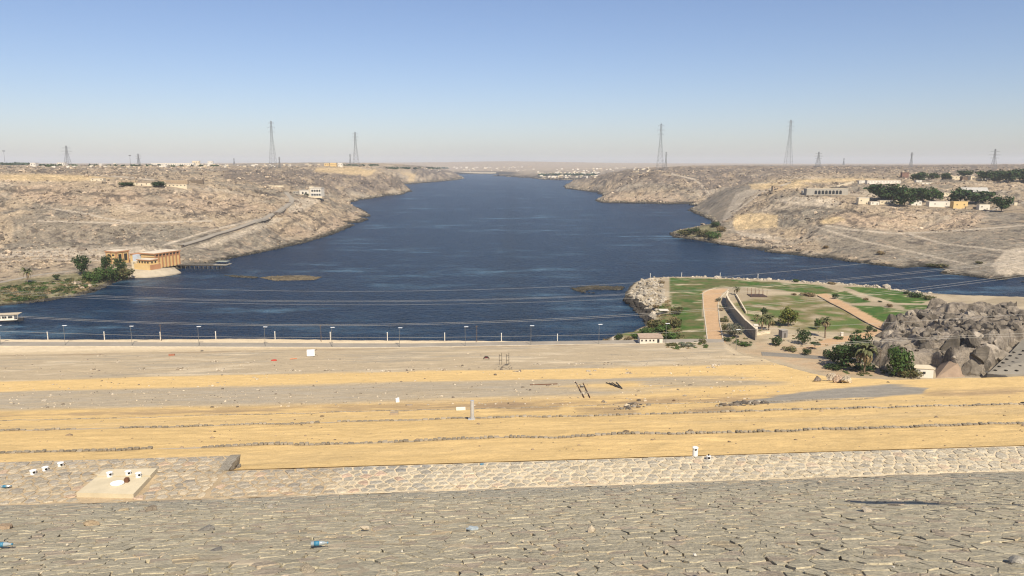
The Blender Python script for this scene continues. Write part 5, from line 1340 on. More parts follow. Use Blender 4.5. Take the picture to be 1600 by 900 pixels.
for i in range(2): block(st, 'window', tx + 4 + i * 3.4, tx + 5.4 + i * 3.4, ty + 2.1, ty + 2.3, 3.6, 5.1, M_win)
# link block and left wing
ax, ay = local(197, 412, 6); bx, by = local(222, 409, 6)
block(st, 'link_wall', 3, 13, Wd, Wd + 16, -3, 7.4, M_yel); block(st, 'link_fascia', 2.5, 13.4, Wd + .1, Wd + 16, 7.4, 8.1, M_ora)
block(st, 'water_tank', -3.0, 1.6, Wd + 1.0, Wd + 6.2, 1.5, 8.2, plain('pale_blue_metal', (.50, .55, .60), .5, .1, .4))
lx, ly = local(183, 414.5, 5.5)
block(st, 'wing_wall', lx, lx + 12.5, ly, ly + 12, -3, 10.2, M_yel)
block(st, 'wing_fascia', lx - .6, lx + 13, ly - .6, ly + 12.6, 10.2, 11.2, M_ora); block(st, 'wing_roof', lx - .2, lx + 12.6, ly - .2, ly + 12.2, 11.2, 11.35, M_roofp)
for i in range(3): block(st, 'pier', lx - .3, lx + .3, ly + .1 + i * 5.6, ly + .8 + i * 5.6, -2, 10.2, M_ora)
for i in range(3): block(st, 'pier', lx + .1 + i * 5.7, lx + .8 + i * 5.7, ly - .3, ly + .3, -2, 10.2, M_ora)
for i in range(2):
    block(st, 'window', lx - .1, lx + .1, ly + 2.2 + i * 5.2, ly + 4.8 + i * 5.2, 7.2, 8.6, M_win); block(st, 'window', lx - .1, lx + .1, ly + 2.2 + i * 5.2, ly + 4.8 + i * 5.2, 4.2, 5.3, M_win)
    block(st, 'tall_opening', lx + 2 + i * 5.6, lx + 5 + i * 5.6, ly - .1, ly + .1, 2.6, 8.6, M_win)
block(st, 'annex_wall', tx + 2, tx + 9, ty + 17, ty + 22, -3, 4.6, M_crm); block(st, 'annex_window', tx + 1.9, tx + 2.1, ty + 18.5, ty + 19.6, 2.6, 3.8, M_win)
# rounded apron below it
ac = PZ(234, 415, 3); ap = thing('river_apron', 'curved pale concrete apron around the foot of the pump house', 'apron', (-300.5, 613.0, 0))
b = B(); n = 40; vs = []
for k, (r_, z_) in enumerate(((18.8, 4.6), (19.5, 4.4), (24.5, .9), (24.8, -2))):
    for i in range(n + 1):
        a = math.pi * (1.02 + .98 * i / n) ; vs.append((r_ * 1.0 * math.cos(a), r_ * 1.08 * math.sin(a), z_))
fs = [(k * (n + 1) + i, (k + 1) * (n + 1) + i, (k + 1) * (n + 1) + i + 1, k * (n + 1) + i + 1) for k in range(3) for i in range(n)]
fs.append(tuple(range(n + 1)))
b.add(vs, fs); b.build('apron_slope', plain('apron_concrete', (.40, .34, .25), .92, .15, .2), ap, smooth=False)
b = B()
for i in range(n):
    a0, a1 = (math.pi * (1.02 + .98 * k / n) for k in (i, i + 1)); b.tube((19.1 * math.cos(a0), 20.6 * math.sin(a0), 4.75), (19.1 * math.cos(a1), 20.6 * math.sin(a1), 4.75), .3, .3, 4)
b.build('kerb', M_crm, ap)
# jetty
p0 = Vector(PZ(268, 413, 3.4)); p1 = Vector(PZ(357, 414, 3.4)); jt = thing('jetty', 'dark trestle jetty running into the river beside the pump house', 'jetty', (p0.x, p0.y, 0), math.atan2(p1.y - p0.y, p1.x - p0.x))
Lj = (p1 - p0).length; M_tim = plain('weathered_timber', (.115, .10, .08), .92, .25, .8)
for i in range(int(Lj / 1.6)): 
    if i == 0: b = B(); b.box((0, 0, 3.3), (1.5, 6.4, .3)); pm = b.mesh('plank'); pm.materials.append(M_tim)
    o = link('plank', pm, None, jt); o.location.x = .8 + i * 1.6
for i in range(int(Lj / 4)):
    for s in (-2.6, 2.6): b = B(); b.tube((2 + i * 4, s, -4), (2 + i * 4, s, 3.2), .28, .28, 6); b.build('pile', M_tim, jt)
b = B(); b.box((Lj / 2, -2.7, 2.9), (Lj, .4, .55)); b.box((Lj / 2, 2.7, 2.9), (Lj, .4, .55)); b.build('beam', M_tim, jt)
b = B()
for s in (-3, 3):
    b.box((Lj / 2, s, 4.45), (Lj, .12, .12)); b.box((Lj / 2, s, 3.95), (Lj, .1, .1))
    for i in range(int(Lj / 2.5)): b.box((1 + i * 2.5, s, 3.95), (.12, .12, 1.1))
b.build('railing', plain('grey_rail', (.20, .19, .17), .7), jt)
block(jt, 'platform', Lj - 12, Lj, -3.6, 6.5, 3.46, 4.0, M_gry); block(jt, 'platform_roof', Lj - 11, Lj - 1, -1.5, 5.5, 6.2, 6.45, plain('green_grey_roof', (.30, .31, .25), .8, .1, .5))
for x in (-10.6, -1.4):
    for y in (-1.2, 5.2): b = B(); b.tube((Lj + x, y, 3.9), (Lj + x, y, 6.3), .12, .12, 6); b.build('post', M_tim, jt)
# river boat
q0 = Vector(PZ(38, 501, 0)); q1 = Vector(PZ(-14, 503.5, 0)); bt = thing('river_boat', 'white flat roofed river boat cut by the left edge', 'boat', (q0.x, q0.y, 0), math.atan2(q1.y - q0.y, q1.x - q0.x))
M_hull = plain('dark_hull', (.06, .06, .065), .6, .15, .6)
vs = []; n = 10; 
for i in range(n + 1):
    x = i / n * 24; wd = 3.0 * min(1, .25 + (i / 3.2) ** .7) ; rise = .9 * max(0, 1 - i / 3.0) ** 1.5
    vs += [(x, -wd, 1.25 + rise), (x, wd, 1.25 + rise), (x + (.8 if i == 0 else 0), wd * .7, -.5), (x + (.8 if i == 0 else 0), -wd * .7, -.5)]
b = B(); fs = []
for i in range(n):
    a = i * 4; c4 = a + 4
    fs += [(a, a + 1, c4 + 1, c4), (a + 1, a + 2, c4 + 2, c4 + 1), (a + 2, a + 3, c4 + 3, c4 + 2), (a + 3, a, c4, c4 + 3)]
fs += [(3, 2, 1, 0), (n * 4, n * 4 + 1, n * 4 + 2, n * 4 + 3)]
b.add(vs, fs); b.build('hull', M_hull, bt)
block(bt, 'gunwale', 2.6, 24, -3.12, 3.12, 1.15, 1.5, M_wht); block(bt, 'cabin', 4.2, 23, -2.5, 2.5, 1.4, 4.0, M_wht)
block(bt, 'roof', 1.6, 24, -3.1, 3.1, 4.3, 4.55, plain('beige_canopy', (.48, .40, .29), .85, .1, .5))
for i in range(6):
    for s in (-1, 1): block(bt, 'window', 5 + i * 3, 7.2 + i * 3, s * 2.55 - .06, s * 2.55 + .06, 2.3, 3.6, M_win)
for x in (2.2, 9, 16, 23.4):
    for y in (-2.9, 2.9): b = B(); b.tube((x, y, 1.4), (x, y, 4.35), .09, .09, 5); b.build('post', M_wht, bt)
# generic small building seen at a pixel
def house(x0, x1, yb, h, label, wall=None, roof=None, depth=8, name='house', rz=0.0, nw=3, door=True, parapet=.5, eave=.3, wcol=None, group=None, storeys=1, cat='house'):
    pa = hit((x0 + x1) / 2, yb); d = (pa - Vector((0, 0, H))).length; Lw = (x1 - x0) * d / F
    t = thing(name, label, cat, pa, rz, group); wall = wall or M_wht; roof = roof or M_roofp
    hm_ = h * d / F
    block(t, 'wall', -Lw / 2, Lw / 2, 0, depth, -3.0, hm_ - .25, wall)
    b = B(); b.box((0, depth / 2, hm_ - .1), (Lw + eave * 2, depth + eave * 2, .3)); b.build('roof', roof, t)
    ws = B(); 
    if nw:
        sh = hm_ / storeys
        for s in range(storeys):
            for i in range(nw):
                x = -Lw / 2 + Lw * (i + .5) / nw; ww = min(1.5, Lw / nw * .5); wh = min(1.3, sh * .42)
                if door and s == 0 and i == nw // 2: block(t, 'door', x - .5, x + .5, -.07, .06, -.2, min(2.1, hm_ * .75), M_win)
                else:
                    zc = s * sh + sh * .55; o = block(t, 'window', x - ww / 2, x + ww / 2, -.06, .05, zc - wh / 2, zc + wh / 2, wcol or M_win)
    return t
# white modern building on the left bank
pw = hit(484, 307); d_ = (pw - Vector((0, 0, H))).length; k_ = d_ / F
wb = thing('villa', 'white two storey modern building with a tower on the left bank headland', 'house', pw, R(-8))
block(wb, 'left_wing', -16 * k_, 2 * k_, 0, 12, .5, 9 * k_, M_wht); block(wb, 'right_wing', 2 * k_, 19 * k_, -2.5, 11, 0, 12.5 * k_, M_wht); block(wb, 'tower', 0, 5 * k_, -1, 5, 0, 14.8 * k_, M_crm)
block(wb, 'lower_storey', 3 * k_, 19.3 * k_, -2.9, -2.4, .2, 5 * k_, plain('pale_grey_render', (.50, .48, .44), .85))
for i in range(4): block(wb, 'window', (4 + i * 3.8) * k_, (6.6 + i * 3.8) * k_, -2.62, -2.4, 7.2 * k_, 10 * k_, M_win); block(wb, 'window', (4 + i * 3.8) * k_, (6.8 + i * 3.8) * k_, -3.0, -2.8, 1.6 * k_, 3.8 * k_, M_win)
for i in range(2): block(wb, 'window', (-12 + i * 5) * k_, (-9.5 + i * 5) * k_, -.1, .1, 3.4 * k_, 6.5 * k_, M_win)
block(wb, 'roof_slab', 1.6 * k_, 19.4 * k_, -3, 11.4, 12.5 * k_, 12.9 * k_, M_wht); block(wb, 'roof_slab', -16.4 * k_, 0, -.4, 12, 9 * k_, 9.4 * k_, M_wht)
t = thing('boundary_wall', 'cream boundary wall curving below the white two storey building', 'wall', pw); b = B(); b.box((0, -7, -.6), (42 * k_, .4, 3.0), R(-6)); b.build('wall', M_crm, t)
tree_px(479, 306.5, 7, 6, 'bush', 'dark', 'bush', 'dark bush against the white two storey building', 'bush', None, 420)
house(458, 466, 303, 3.5, 'low grey shed left of the white two storey building', M_gry, M_gry, 8, 'shed', 0, 2, False)
house(417, 442, 291.5, 1.8, 'long pale wall on the hill top above the winding road', M_crm, M_crm, 1, 'long_wall', 0, 0, cat='wall')
# ruined compound on the left hill
def ruin(x0, x1, yb, h, n, label, mat, depth=6, roof=False):
    p = hit((x0 + x1) / 2, yb); d = (p - Vector((0, 0, H))).length; L_ = (x1 - x0) * d / F; hh = h * d / F
    t = thing('ruined_building', label, 'ruin', p)
    w_ = L_ / n
    for i in range(n + 1): block(t, 'pier', -L_ / 2 + i * w_ - w_ * .2, -L_ / 2 + i * w_ + w_ * .2, 0, .6, -2, hh * .72, mat)
    block(t, 'lintel', -L_ / 2, L_ / 2, -.05, .65, hh * .72, hh, mat); block(t, 'back_wall', -L_ / 2, L_ / 2, depth - .5, depth, -2, hh, mat)
    block(t, 'end_wall', -L_ / 2, -L_ / 2 + .6, .6, depth - .5, -2, hh, mat); block(t, 'end_wall', L_ / 2 - .6, L_ / 2, .6, depth - .5, -2, hh, mat)
    if roof: block(t, 'roof', -L_ / 2 - .2, L_ / 2 + .2, -.2, depth + .2, hh, hh + .3, M_brk)
    return t
ruin(246, 290, 285.5, 3.6, 14, 'long roofless ruined row with many openings on the left hill', M_brk)
ruin(292, 315, 286, 4.2, 6, 'dark ruined row at the right end of the ruined compound', plain('sooty_render', (.17, .135, .10), .95, .2, .3))
house(258, 290, 292.5, 4.6, 'pale low house in front of the long ruined row', M_crm, M_brk, 8, 'house', 0, 6, False)
house(205, 238, 290, 4.2, 'cream low house between the two dark trees of the ruined compound', M_crm, M_brk, 8, 'house', 0, 5)
house(188, 214, 284.5, 2.6, 'low sandy house behind the ruined compound', M_brk, M_crm, 8, 'house', 0, 4)
house(143, 160, 283.5, 4, 'small house with a dark open side on the left hill', M_crm, M_roofp, 7, 'house', 0, 3, True)
# hamlet and sheds on the right hill
t = house(1262, 1323, 304, 8.6, 'long grey arcaded building with a row of dark arches', M_gry, M_crm, 10, 'arcade_building', R(4), 0, cat='building')
p = t.location; d_ = (Vector(p) - Vector((0, 0, H))).length; k_ = d_ / F
for i in range(8):
    b = B(); r_ = 1.9 * k_; x = (-17 + i * 5.2) * k_; pol = [(x - r_, .6 * k_), (x + r_, .6 * k_)] + [(x + r_ * math.cos(a), 4.0 * k_ + r_ * math.sin(a)) for a in np.linspace(0, math.pi, 9)]
    n = len(pol); b.add([(q, -.12, z) for q, z in pol] + [(q, .1, z) for q, z in pol], [tuple(range(n)), tuple(range(2 * n - 1, n - 1, -1))] + [(i2, n + i2, n + (i2 + 1) % n, (i2 + 1) % n) for i2 in range(n)]); b.build('arch', M_win, t)
house(1255, 1268, 303, 4.6, 'small white house at the left end of the arcaded building', M_wht, M_wht, 7, 'house', 0, 2)
t = thing('sloping_wall', 'long white wall climbing the sand behind the arcaded building', 'wall', hit(1303, 293))
a_ = hit(1303, 293) - t.location; b_ = hit(1334, 285.5) - t.location; bb = B(); bb.add([tuple(a_ + Vector((0, 0, -2))), tuple(b_ + Vector((0, 0, -2))), tuple(b_ + Vector((0, 0, 3))), tuple(a_ + Vector((0, 0, 1.8))), tuple(a_ + Vector((0, 1, -2))), tuple(b_ + Vector((0, 1, -2))), tuple(b_ + Vector((0, 1, 3))), tuple(a_ + Vector((0, 1, 1.8)))], [(0, 1, 2, 3), (7, 6, 5, 4), (3, 2, 6, 7), (0, 3, 7, 4), (1, 5, 6, 2)]); bb.build('wall', M_crm, t)
house(1303, 1323, 297.5, 4, 'dark roofed shed behind the arcaded building', M_droof, M_droof, 9, 'shed', 0, 3, False)
house(1343, 1352, 287, 4.5, 'small white house beside the long white barrack', M_wht, M_wht, 7, 'house', 0, 2)
house(1358, 1404, 287.5, 5.2, 'long white barrack with a row of windows above the hamlet', M_wht, M_crm, 9, 'barrack', 0, 11, False, cat='building')
house(1208, 1222, 295.5, 4.6, 'roofless dark ruin on the orange sand', M_brk, M_droof, 7, 'ruin', 0, 3, True, cat='ruin')
house(1342, 1357, 319, 9, 'pale yellow house at the left end of the hamlet', M_crm, M_wht, 7, 'house', 0, 2)
house(1361, 1373, 320, 4.5, 'white house with a dark front below the broad tree', M_wht, M_roofp, 6, 'house', 0, 2)
house(1376, 1401, 319, 5, 'long cream house below the pale tower', M_crm, M_roofp, 7, 'house', 0, 4)
house(1425, 1439, 321, 6, 'small white house right of the tallest hamlet tree', M_wht, M_wht, 7, 'house', 0, 3)
house(1454, 1485, 323.5, 7.5, 'white house with two big dark windows at the hamlet edge', M_wht, M_wht, 8, 'house', 0, 2, False)
house(1491, 1510, 326, 9.5, 'yellow ochre house with two dark windows', M_yel, M_yel, 8, 'house', 0, 2, False)
house(1510, 1524, 327, 3.6, 'low brown wall right of the ochre house', M_brk, M_brk, 2, 'low_wall', 0, 0, cat='wall')
house(1531, 1545, 328, 7.5, 'small white cubic house near the round tree', M_wht, M_crm, 6, 'house', 0, 2)
house(1400, 1408, 308, 16, 'pale slender tower between the hamlet trees', M_crm, M_crm, 5, 'tower', 0, 1, False, storeys=3, cat='tower')
house(1476, 1500, 305.5, 3.5, 'long pale wall in front of the grey warehouse', M_crm, M_crm, 1.5, 'long_wall', 0, 0, cat='wall')
pw = hit(1533, 307); k_ = (pw - Vector((0, 0, H))).length / F
t = thing('warehouse', 'long grey warehouse with a dark gable above the wide tree', 'warehouse', pw)
block(t, 'wall', -24 * k_, 16 * k_, 0, 22, -3, 5.5 * k_, M_crm)
b = B(); b.add([(-25 * k_, -.6, 5.5 * k_), (10 * k_, -.6, 5.5 * k_), (13 * k_, 11, 11.5 * k_), (-22 * k_, 11, 11.5 * k_), (17 * k_, 22.6, 5.5 * k_), (-19 * k_, 22.6, 5.5 * k_), (10 * k_, -.6, 5.2 * k_), (-25 * k_, -.6, 5.2 * k_)], [(0, 1, 2, 3), (3, 2, 4, 5), (7, 6, 1, 0), (0, 3, 5)]); b.build('roof', plain('sheet_roof', (.40, .38, .34), .7, .1, .2), t)
b = B(); b.add([(10.1 * k_, -.5, 5.4 * k_), (16.8 * k_, 22.4, 5.4 * k_), (13.1 * k_, 11, 11.3 * k_), (16.2 * k_, 0, -2), (16.4 * k_, 22, -2)], [(0, 1, 2), (3, 4, 1, 0)]); b.build('gable', M_droof, t)
house(1476, 1487, 281.5, 4.6, 'dark low building at the left end of the plateau row', M_droof, M_brk, 9, 'house', 0, 3, False)
house(1488, 1505, 281, 5, 'pale low building in the plateau row', M_crm, M_crm, 9, 'house', 0, 4, False)
house(1505, 1517, 281.5, 5, 'dark low building in the middle of the plateau row', plain('brown_render', (.17, .12, .085), .9, .15, .3), M_droof, 9, 'house', 0, 3, False)
house(1518, 1533, 281.5, 5.2, 'cream low building in the plateau row, second from the right', M_crm, M_crm, 9, 'house', 0, 4, False)
house(1533, 1545, 281, 5, 'pale building at the right end of the plateau row', M_wht, M_roofp, 9, 'house', 0, 3, False)
house(1432, 1440, 284.5, 2.6, 'tiny white hut on the plateau left of the pale wall', M_wht, M_wht, 5, 'hut', 0, 1, False, cat='hut')
house(1438, 1459, 288.5, 3, 'low white wall house on the plateau behind the hamlet', M_wht, M_crm, 5, 'house', 0, 4, False)
house(1410, 1419, 278.5, 8, 'rust brown tower block on the plateau', plain('rust_render', (.20, .115, .085), .9, .15, .3), M_droof, 8, 'tower', 0, 2, False, storeys=2, cat='tower')
house(1585, 1589, 321, 4, 'small pale pillar beside the track at the right', M_crm, M_crm, 2, 'pillar', 0, 0, cat='pillar')
# white shed by the toe road
pw = hit(1017.5, 537); d_ = (pw - Vector((0, 0, H))).length; k_ = d_ / F
t = thing('white_shed', 'white shed with a low rusty roof beside the riverside road', 'shed', pw, R(2)); hw = 17.5 * k_
block(t, 'wall', -hw, hw, 0, 5, -.5, 2.7, M_wht)
b = B(); b.add([(-hw - .3, -.4, 2.6), (hw + .3, -.4, 2.6), (hw + .3, 5.4, 3.5), (-hw - .3, 5.4, 3.5), (-hw - .3, -.4, 2.75), (hw + .3, -.4, 2.75), (hw + .3, 5.4, 3.65), (-hw - .3, 5.4, 3.65)], [(3, 2, 1, 0), (4, 5, 6, 7), (0, 1, 5, 4), (1, 2, 6, 5), (2, 3, 7, 6), (3, 0, 4, 7)]); b.build('roof', plain('rusty_sheet', (.36, .27, .20), .85, .2, .6), t)
block(t, 'door', hw * .52, hw * .72, -.06, .05, 0, 2.1, M_win)
for x in (-.82, -.45, -.1, .2): block(t, 'window', hw * x - .35, hw * x + .35, -.06, .05, 1.1, 1.9, M_win)
pw = hit(1037, 490); k_ = (pw - Vector((0, 0, H))).length / F; t = thing('canopy', 'small white canopy roof among the shrubs by the inlet', 'canopy', pw)
block(t, 'roof', -7 * k_, 7 * k_, -2, 3, 2.0, 2.2, M_wht)
for x in (-6.5, 6.5):
    for y in (-1.7, 2.7): b = B(); b.tube((x * k_, y, -.3), (x * k_, y, 2), .09, .09, 5); b.build('post', M_gry, t)
pw = hit(1226, 528); k_ = (pw - Vector((0, 0, H))).length / F; t = thing('kiosk', 'tall grey brown kiosk behind the clipped round bush', 'kiosk', pw, R(20))
block(t, 'wall', -5 * k_, 5 * k_, 0, 2.6, -.3, 11 * k_, plain('grey_panel', (.20, .185, .175), .8, .1, .5)); block(t, 'roof', -5.6 * k_, 5.6 * k_, -.3, 2.9, 11 * k_, 11 * k_ + .2, M_gry); block(t, 'door', -1.2 * k_, 1.8 * k_, -.05, .05, 0, 7 * k_, M_droof)
def pillar(px, py, w_, h_, label, mat=None):
    p = hit(px, py); k = (p - Vector((0, 0, H))).length / F; t = thing('pillar', label, 'pillar', p)
    block(t, 'shaft', -w_ * k / 2, w_ * k / 2, 0, w_ * k, -.3, h_ * k * .85, mat or M_wht); block(t, 'cap', -w_ * k * .65, w_ * k * .65, -w_ * k * .15, w_ * k * 1.15, h_ * k * .85, h_ * k, mat or M_wht)
pillar(1316, 525, 3, 5, 'small white pillar by the dirt track in the garden'); pillar(1181, 519, 5, 11, 'white pillar behind the near end of the garden wall'); pillar(1011, 447, 2, 6, 'dark slim post on the pale tip of the peninsula', M_droof)
for a, b_, h_, lab in (((1168, 490), (1190, 493), 1.6, 'low cream wall left of the round bush on the dry lawn'), ((1150, 462), (1166, 490), 1.2, 'broken pale wall just inside the long garden wall'), ((1182, 524), (1203, 521), 1.3, 'low sandy wall beside the white pillar')):
    A_, B_ = hit(*a), hit(*b_); t = thing('low_wall', lab, 'wall', A_, math.atan2(B_.y - A_.y, B_.x - A_.x)); block(t, 'wall', 0, (B_ - A_).to_2d().length, -.25, .25, -.5, h_, M_crm); block(t, 'coping', -.1, (B_ - A_).to_2d().length + .1, -.35, .35, h_, h_ + .15, M_crm)
# long garden wall
gw = [hit(x, y) for x, y in ((1181, 532), (1166, 517), (1150, 498), (1140, 484), (1135, 474), (1137, 467))]
t = thing('garden_wall', 'long tall concrete wall stepping down between path and dry lawn', 'wall', (gw[0].x, gw[0].y, 4.7))
M_wall = plain('stained_concrete', (.30, .255, .19), .92, .2, .25, bump=.1)
for i, (a, b_) in enumerate(zip(gw[:-1], gw[1:])):
    a2, b2 = a - Vector(t.location), b_ - Vector(t.location); L_ = (b2 - a2).to_2d().length; r_ = math.atan2(b2.y - a2.y, b2.x - a2.x); m_ = (a2 + b2) / 2; hh = 5.6 - .25 * i
    bb = B(); bb.box((m_.x, m_.y, hh / 2 - 1), (L_ + .3, .7, hh + 2), r_); bb.build('wall_panel', M_wall, t); bb = B(); bb.box((m_.x, m_.y, hh + .12), (L_ + .5, 1.0, .25), r_); bb.build('coping', M_crm, t)
# playground frame
pw = hit(1184, 463); k_ = (pw - Vector((0, 0, H))).length / F; t = thing('pergola', 'open dark steel frame standing on the sandy playground', 'pergola', pw)
block(t, 'deck', -12 * k_, 12 * k_, -3, 6, 0, .5, plain('dark_brown_steel', (.07, .045, .035), .8))
for i in range(5):
    for y in (-2.7, 5.7): b = B(); b.tube(((-11.5 + i * 5.7) * k_, y, .4), ((-11.5 + i * 5.7) * k_, y, 4.6), .10, .10, 5); b.build('post', M_rust, t)
# house, slabs and lining by the rocks
pw = hit(1434, 590); k_ = (pw - Vector((0, 0, H))).length / F; t = thing('white_hut', 'small white hut with one dark window at the foot of the rocks', 'hut', pw + Vector((2.0, 0, 0)), R(-12))
block(t, 'wall', -3.2, 3.8, 0, 5, -1, 3.7, M_wht); block(t, 'roof', -3.5, 4.1, -.3, 5.3, 3.7, 4.0, M_crm); block(t, 'window', -.2, .9, -.06, .06, 1.5, 2.5, M_win); block(t, 'door', 3.75, 3.87, 1.2, 2.3, 0, 2.1, M_crm)
a_ = [PD(1462, 591, 290), PD(1513, 591, 292), PD(1500, 565.5, 296), PD(1486, 560.5, 300)]
t = thing('concrete_ramp', 'tilted brown concrete block in the dark cleft of the rocks', 'block', a_[0]); b = B(); o_ = Vector(a_[0])
vs = [tuple(Vector(q) - o_) for q in a_] + [tuple(Vector(q) - o_ + Vector((1.5, 7, -2))) for q in a_]
b.add(vs, [(0, 1, 2, 3), (7, 6, 5, 4), (3, 2, 6, 7), (1, 5, 6, 2), (0, 3, 7, 4)]); b.build('block_body', plain('brown_stained_concrete', (.27, .195, .135), .92, .2, .3), t)
b = B(); b.add([vs[3], vs[2], tuple(Vector(vs[2]) + Vector((1, 4.5, .5))), tuple(Vector(vs[3]) + Vector((1, 4.5, .5))), tuple(Vector(vs[3]) + Vector((0, 0, .6))), tuple(Vector(vs[2]) + Vector((0, 0, .6))), tuple(Vector(vs[2]) + Vector((1, 4.5, 1.1))), tuple(Vector(vs[3]) + Vector((1, 4.5, 1.1)))], [(0, 1, 5, 4), (4, 5, 6, 7), (1, 2, 6, 5), (3, 0, 4, 7)]); b.build('block_top', M_crm, t)  # pale top: sunlight on the slab painted in as cream
# lined slope with rows of dark weep holes
A_, B_, C_, D_ = [Vector(q) for q in (PD(1543, 583.5, 288), PD(1680, 588, 280), PD(1700, 528, 322), PD(1580, 549.5, 318))]
t = thing('lined_slope', 'smooth grey concrete slope with rows of dark weep holes at the right edge', 'concrete slope', A_)
b = B(); nrm = (B_ - A_).cross(D_ - A_).normalized(); th_ = nrm * 1.2
vs = [q - A_ for q in (A_, B_, C_, D_)] + [q - A_ - th_ for q in (A_, B_, C_, D_)]
E_ = Vector(PD(1598, 530, 335)); F_ = Vector(PD(1720, 505, 345))
b.add(vs, [(0, 1, 2, 3), (7, 6, 5, 4), (0, 4, 5, 1), (3, 7, 4, 0)]); M_lin = plain('smooth_concrete', (.27, .24, .19), .85, .1, .15); b.build('lining_panel', M_lin, t)
b = B(); b.add([D_ - A_, C_ - A_, F_ - A_, E_ - A_, D_ - A_ - th_, C_ - A_ - th_, F_ - A_ - th_, E_ - A_ - th_], [(0, 1, 2, 3), (7, 6, 5, 4), (0, 3, 7, 4), (2, 3, 7, 6)]); b.build('upper_panel', plain('grey_lining', (.22, .20, .16), .85, .1, .15), t)
b = B(); G_ = Vector(PD(1575, 589, 284)); b.add([A_ - A_, G_ - A_, G_ - A_ + Vector((0, 0, -3)), A_ - A_ + Vector((0, 0, -3)), tuple(A_ - A_ + Vector((1, 4, 0))), tuple(G_ - A_ + Vector((1, 4, 0)))], [(3, 2, 1, 0), (0, 1, 5, 4)]); b.build('end_face', M_droof, t)
hb = B(); hb.box((0, 0, 0), (1.1, .8, .3)); hm = hb.mesh('weep_hole'); hm.materials.append(M_dark)
for i in range(8):
    for j in range(6):
        a, c = (i + .5) / 8, (j + .6) / 6.3; q = (A_ * (1 - a) + B_ * a) * (1 - c) + (D_ * (1 - a) + C_ * a) * c
        if q.length: q = q + (nrm if nrm.z > 0 else -nrm) * .45; o = link('weep_hole', hm, None, t); o.location = q - A_; o.rotation_euler = nrm.to_track_quat('Z', 'Y').to_euler()

# ================================================================ TOWNS ON THE HORIZON
_hl = []
for k in range(6):
    b = B(); w_, d_, h_ = (1.0, .8, .55 + .12 * (k % 3)); b.box((0, 0, h_ / 2 - .2), (w_, d_, h_ + .4)); b.box((.2, .1, h_ + .07), (.3, .3, .14))
    for i in range(3): b.box((-.3 + .3 * i, -.4, h_ * .55), (.14, .03, .16))
    me = b.mesh('far_house'); me.materials.append((M_wht, M_crm, M_wht, M_brk, M_crm, M_wht)[k]); _hl.append(me)
hr = np.random.default_rng(77)
def town(n, x0, x1, y0, y1, s0, s1, label, group, D=None):
    for i in range(n):
        px, py = hr.uniform(x0, x1), hr.uniform(y0, y1)
        p = Vector(PD(px, py, D)) if D else hit(px, py)
        if p.z < 2 and not D: continue
        d = (p - Vector((0, 0, H))).length; s = hr.uniform(s0, s1) * d / F
        o = link('far_house', _hl[int(hr.integers(6))]); o.location = p; o.scale = (s * hr.uniform(.8, 2.0), s, s * hr.uniform(.45, .8)); o.rotation_euler.z = hr.normal(0, .3)
        tag(o, label.replace('one of the', ('white,', 'cream,', 'white,', 'brown,', 'cream,', 'white,')[_hl.index(o.data)] + ' one of the'), 'house', group)
town(75, 838, 935, 268.5, 278, 1.8, 3.6, 'one of the small houses of the lakeside town across the water', 'houses of the far lakeside town')
town(45, 870, 1020, 262.5, 268, 1.5, 3.4, 'one of the tiny houses on the ridge above the lakeside town', 'houses on the far ridge')
town(70, 655, 835, 259, 268, 1.0, 2.2, 'one of the hazy houses of the distant city beyond the old dam', 'houses of the hazy distant city')
town(60, 40, 330, 255.6, 262, 2.0, 4.2, 'one of the small low buildings along the left skyline', 'buildings on the left skyline')
town(34, 330, 520, 257, 261, 1.5, 3.4, 'one of the tiny buildings on the skyline between the two left pylons', 'buildings between the left pylons')
def skyblock(x0, x1, yb, h, label, mat, D_=None):
    p = hit(x0, yb); p = hit((x0 + x1) / 2, yb); k = (p - Vector((0, 0, H))).length / F; t = thing('far_building', label, 'building', p)
    block(t, 'wall', -(x1 - x0) / 2 * k, (x1 - x0) / 2 * k, 0, 14, -6, h * k, mat); block(t, 'roof', -(x1 - x0) / 2 * k - .3, (x1 - x0) / 2 * k + .3, -.3, 14.3, h * k, h * k + .5, M_roofp)
    n = max(2, int((x1 - x0) / 2.5))
    for i in range(n): block(t, 'window', ((i + .5) / n - .5) * (x1 - x0) * k - .9, ((i + .5) / n - .5) * (x1 - x0) * k + .9, -.12, .1, h * k * .4, h * k * .75, M_win)
for a in ((507, 514, 259.5, 4, 'yellow block on the left skyline, left of the pair', M_yel), (516, 525, 260.5, 5.5, 'yellow block left of the white block on the left skyline', M_yel), (528, 535, 260.5, 5.5, 'white block on the skyline left of the second pylon', M_wht), (301, 311, 257.5, 5.5, 'broad cream block on the skyline left of the tall left pylon', M_crm), (325, 332, 257, 4.5, 'pale block with a flat top right of the broad cream block', M_wht), (240, 300, 259, 3.6, 'long white hall on the left skyline', M_wht), (90, 100, 259, 4, 'white hall at the foot of the small left pylon', M_wht), (48, 55, 260, 4.5, 'white twin towered building at the far left skyline', M_wht)): skyblock(*a)
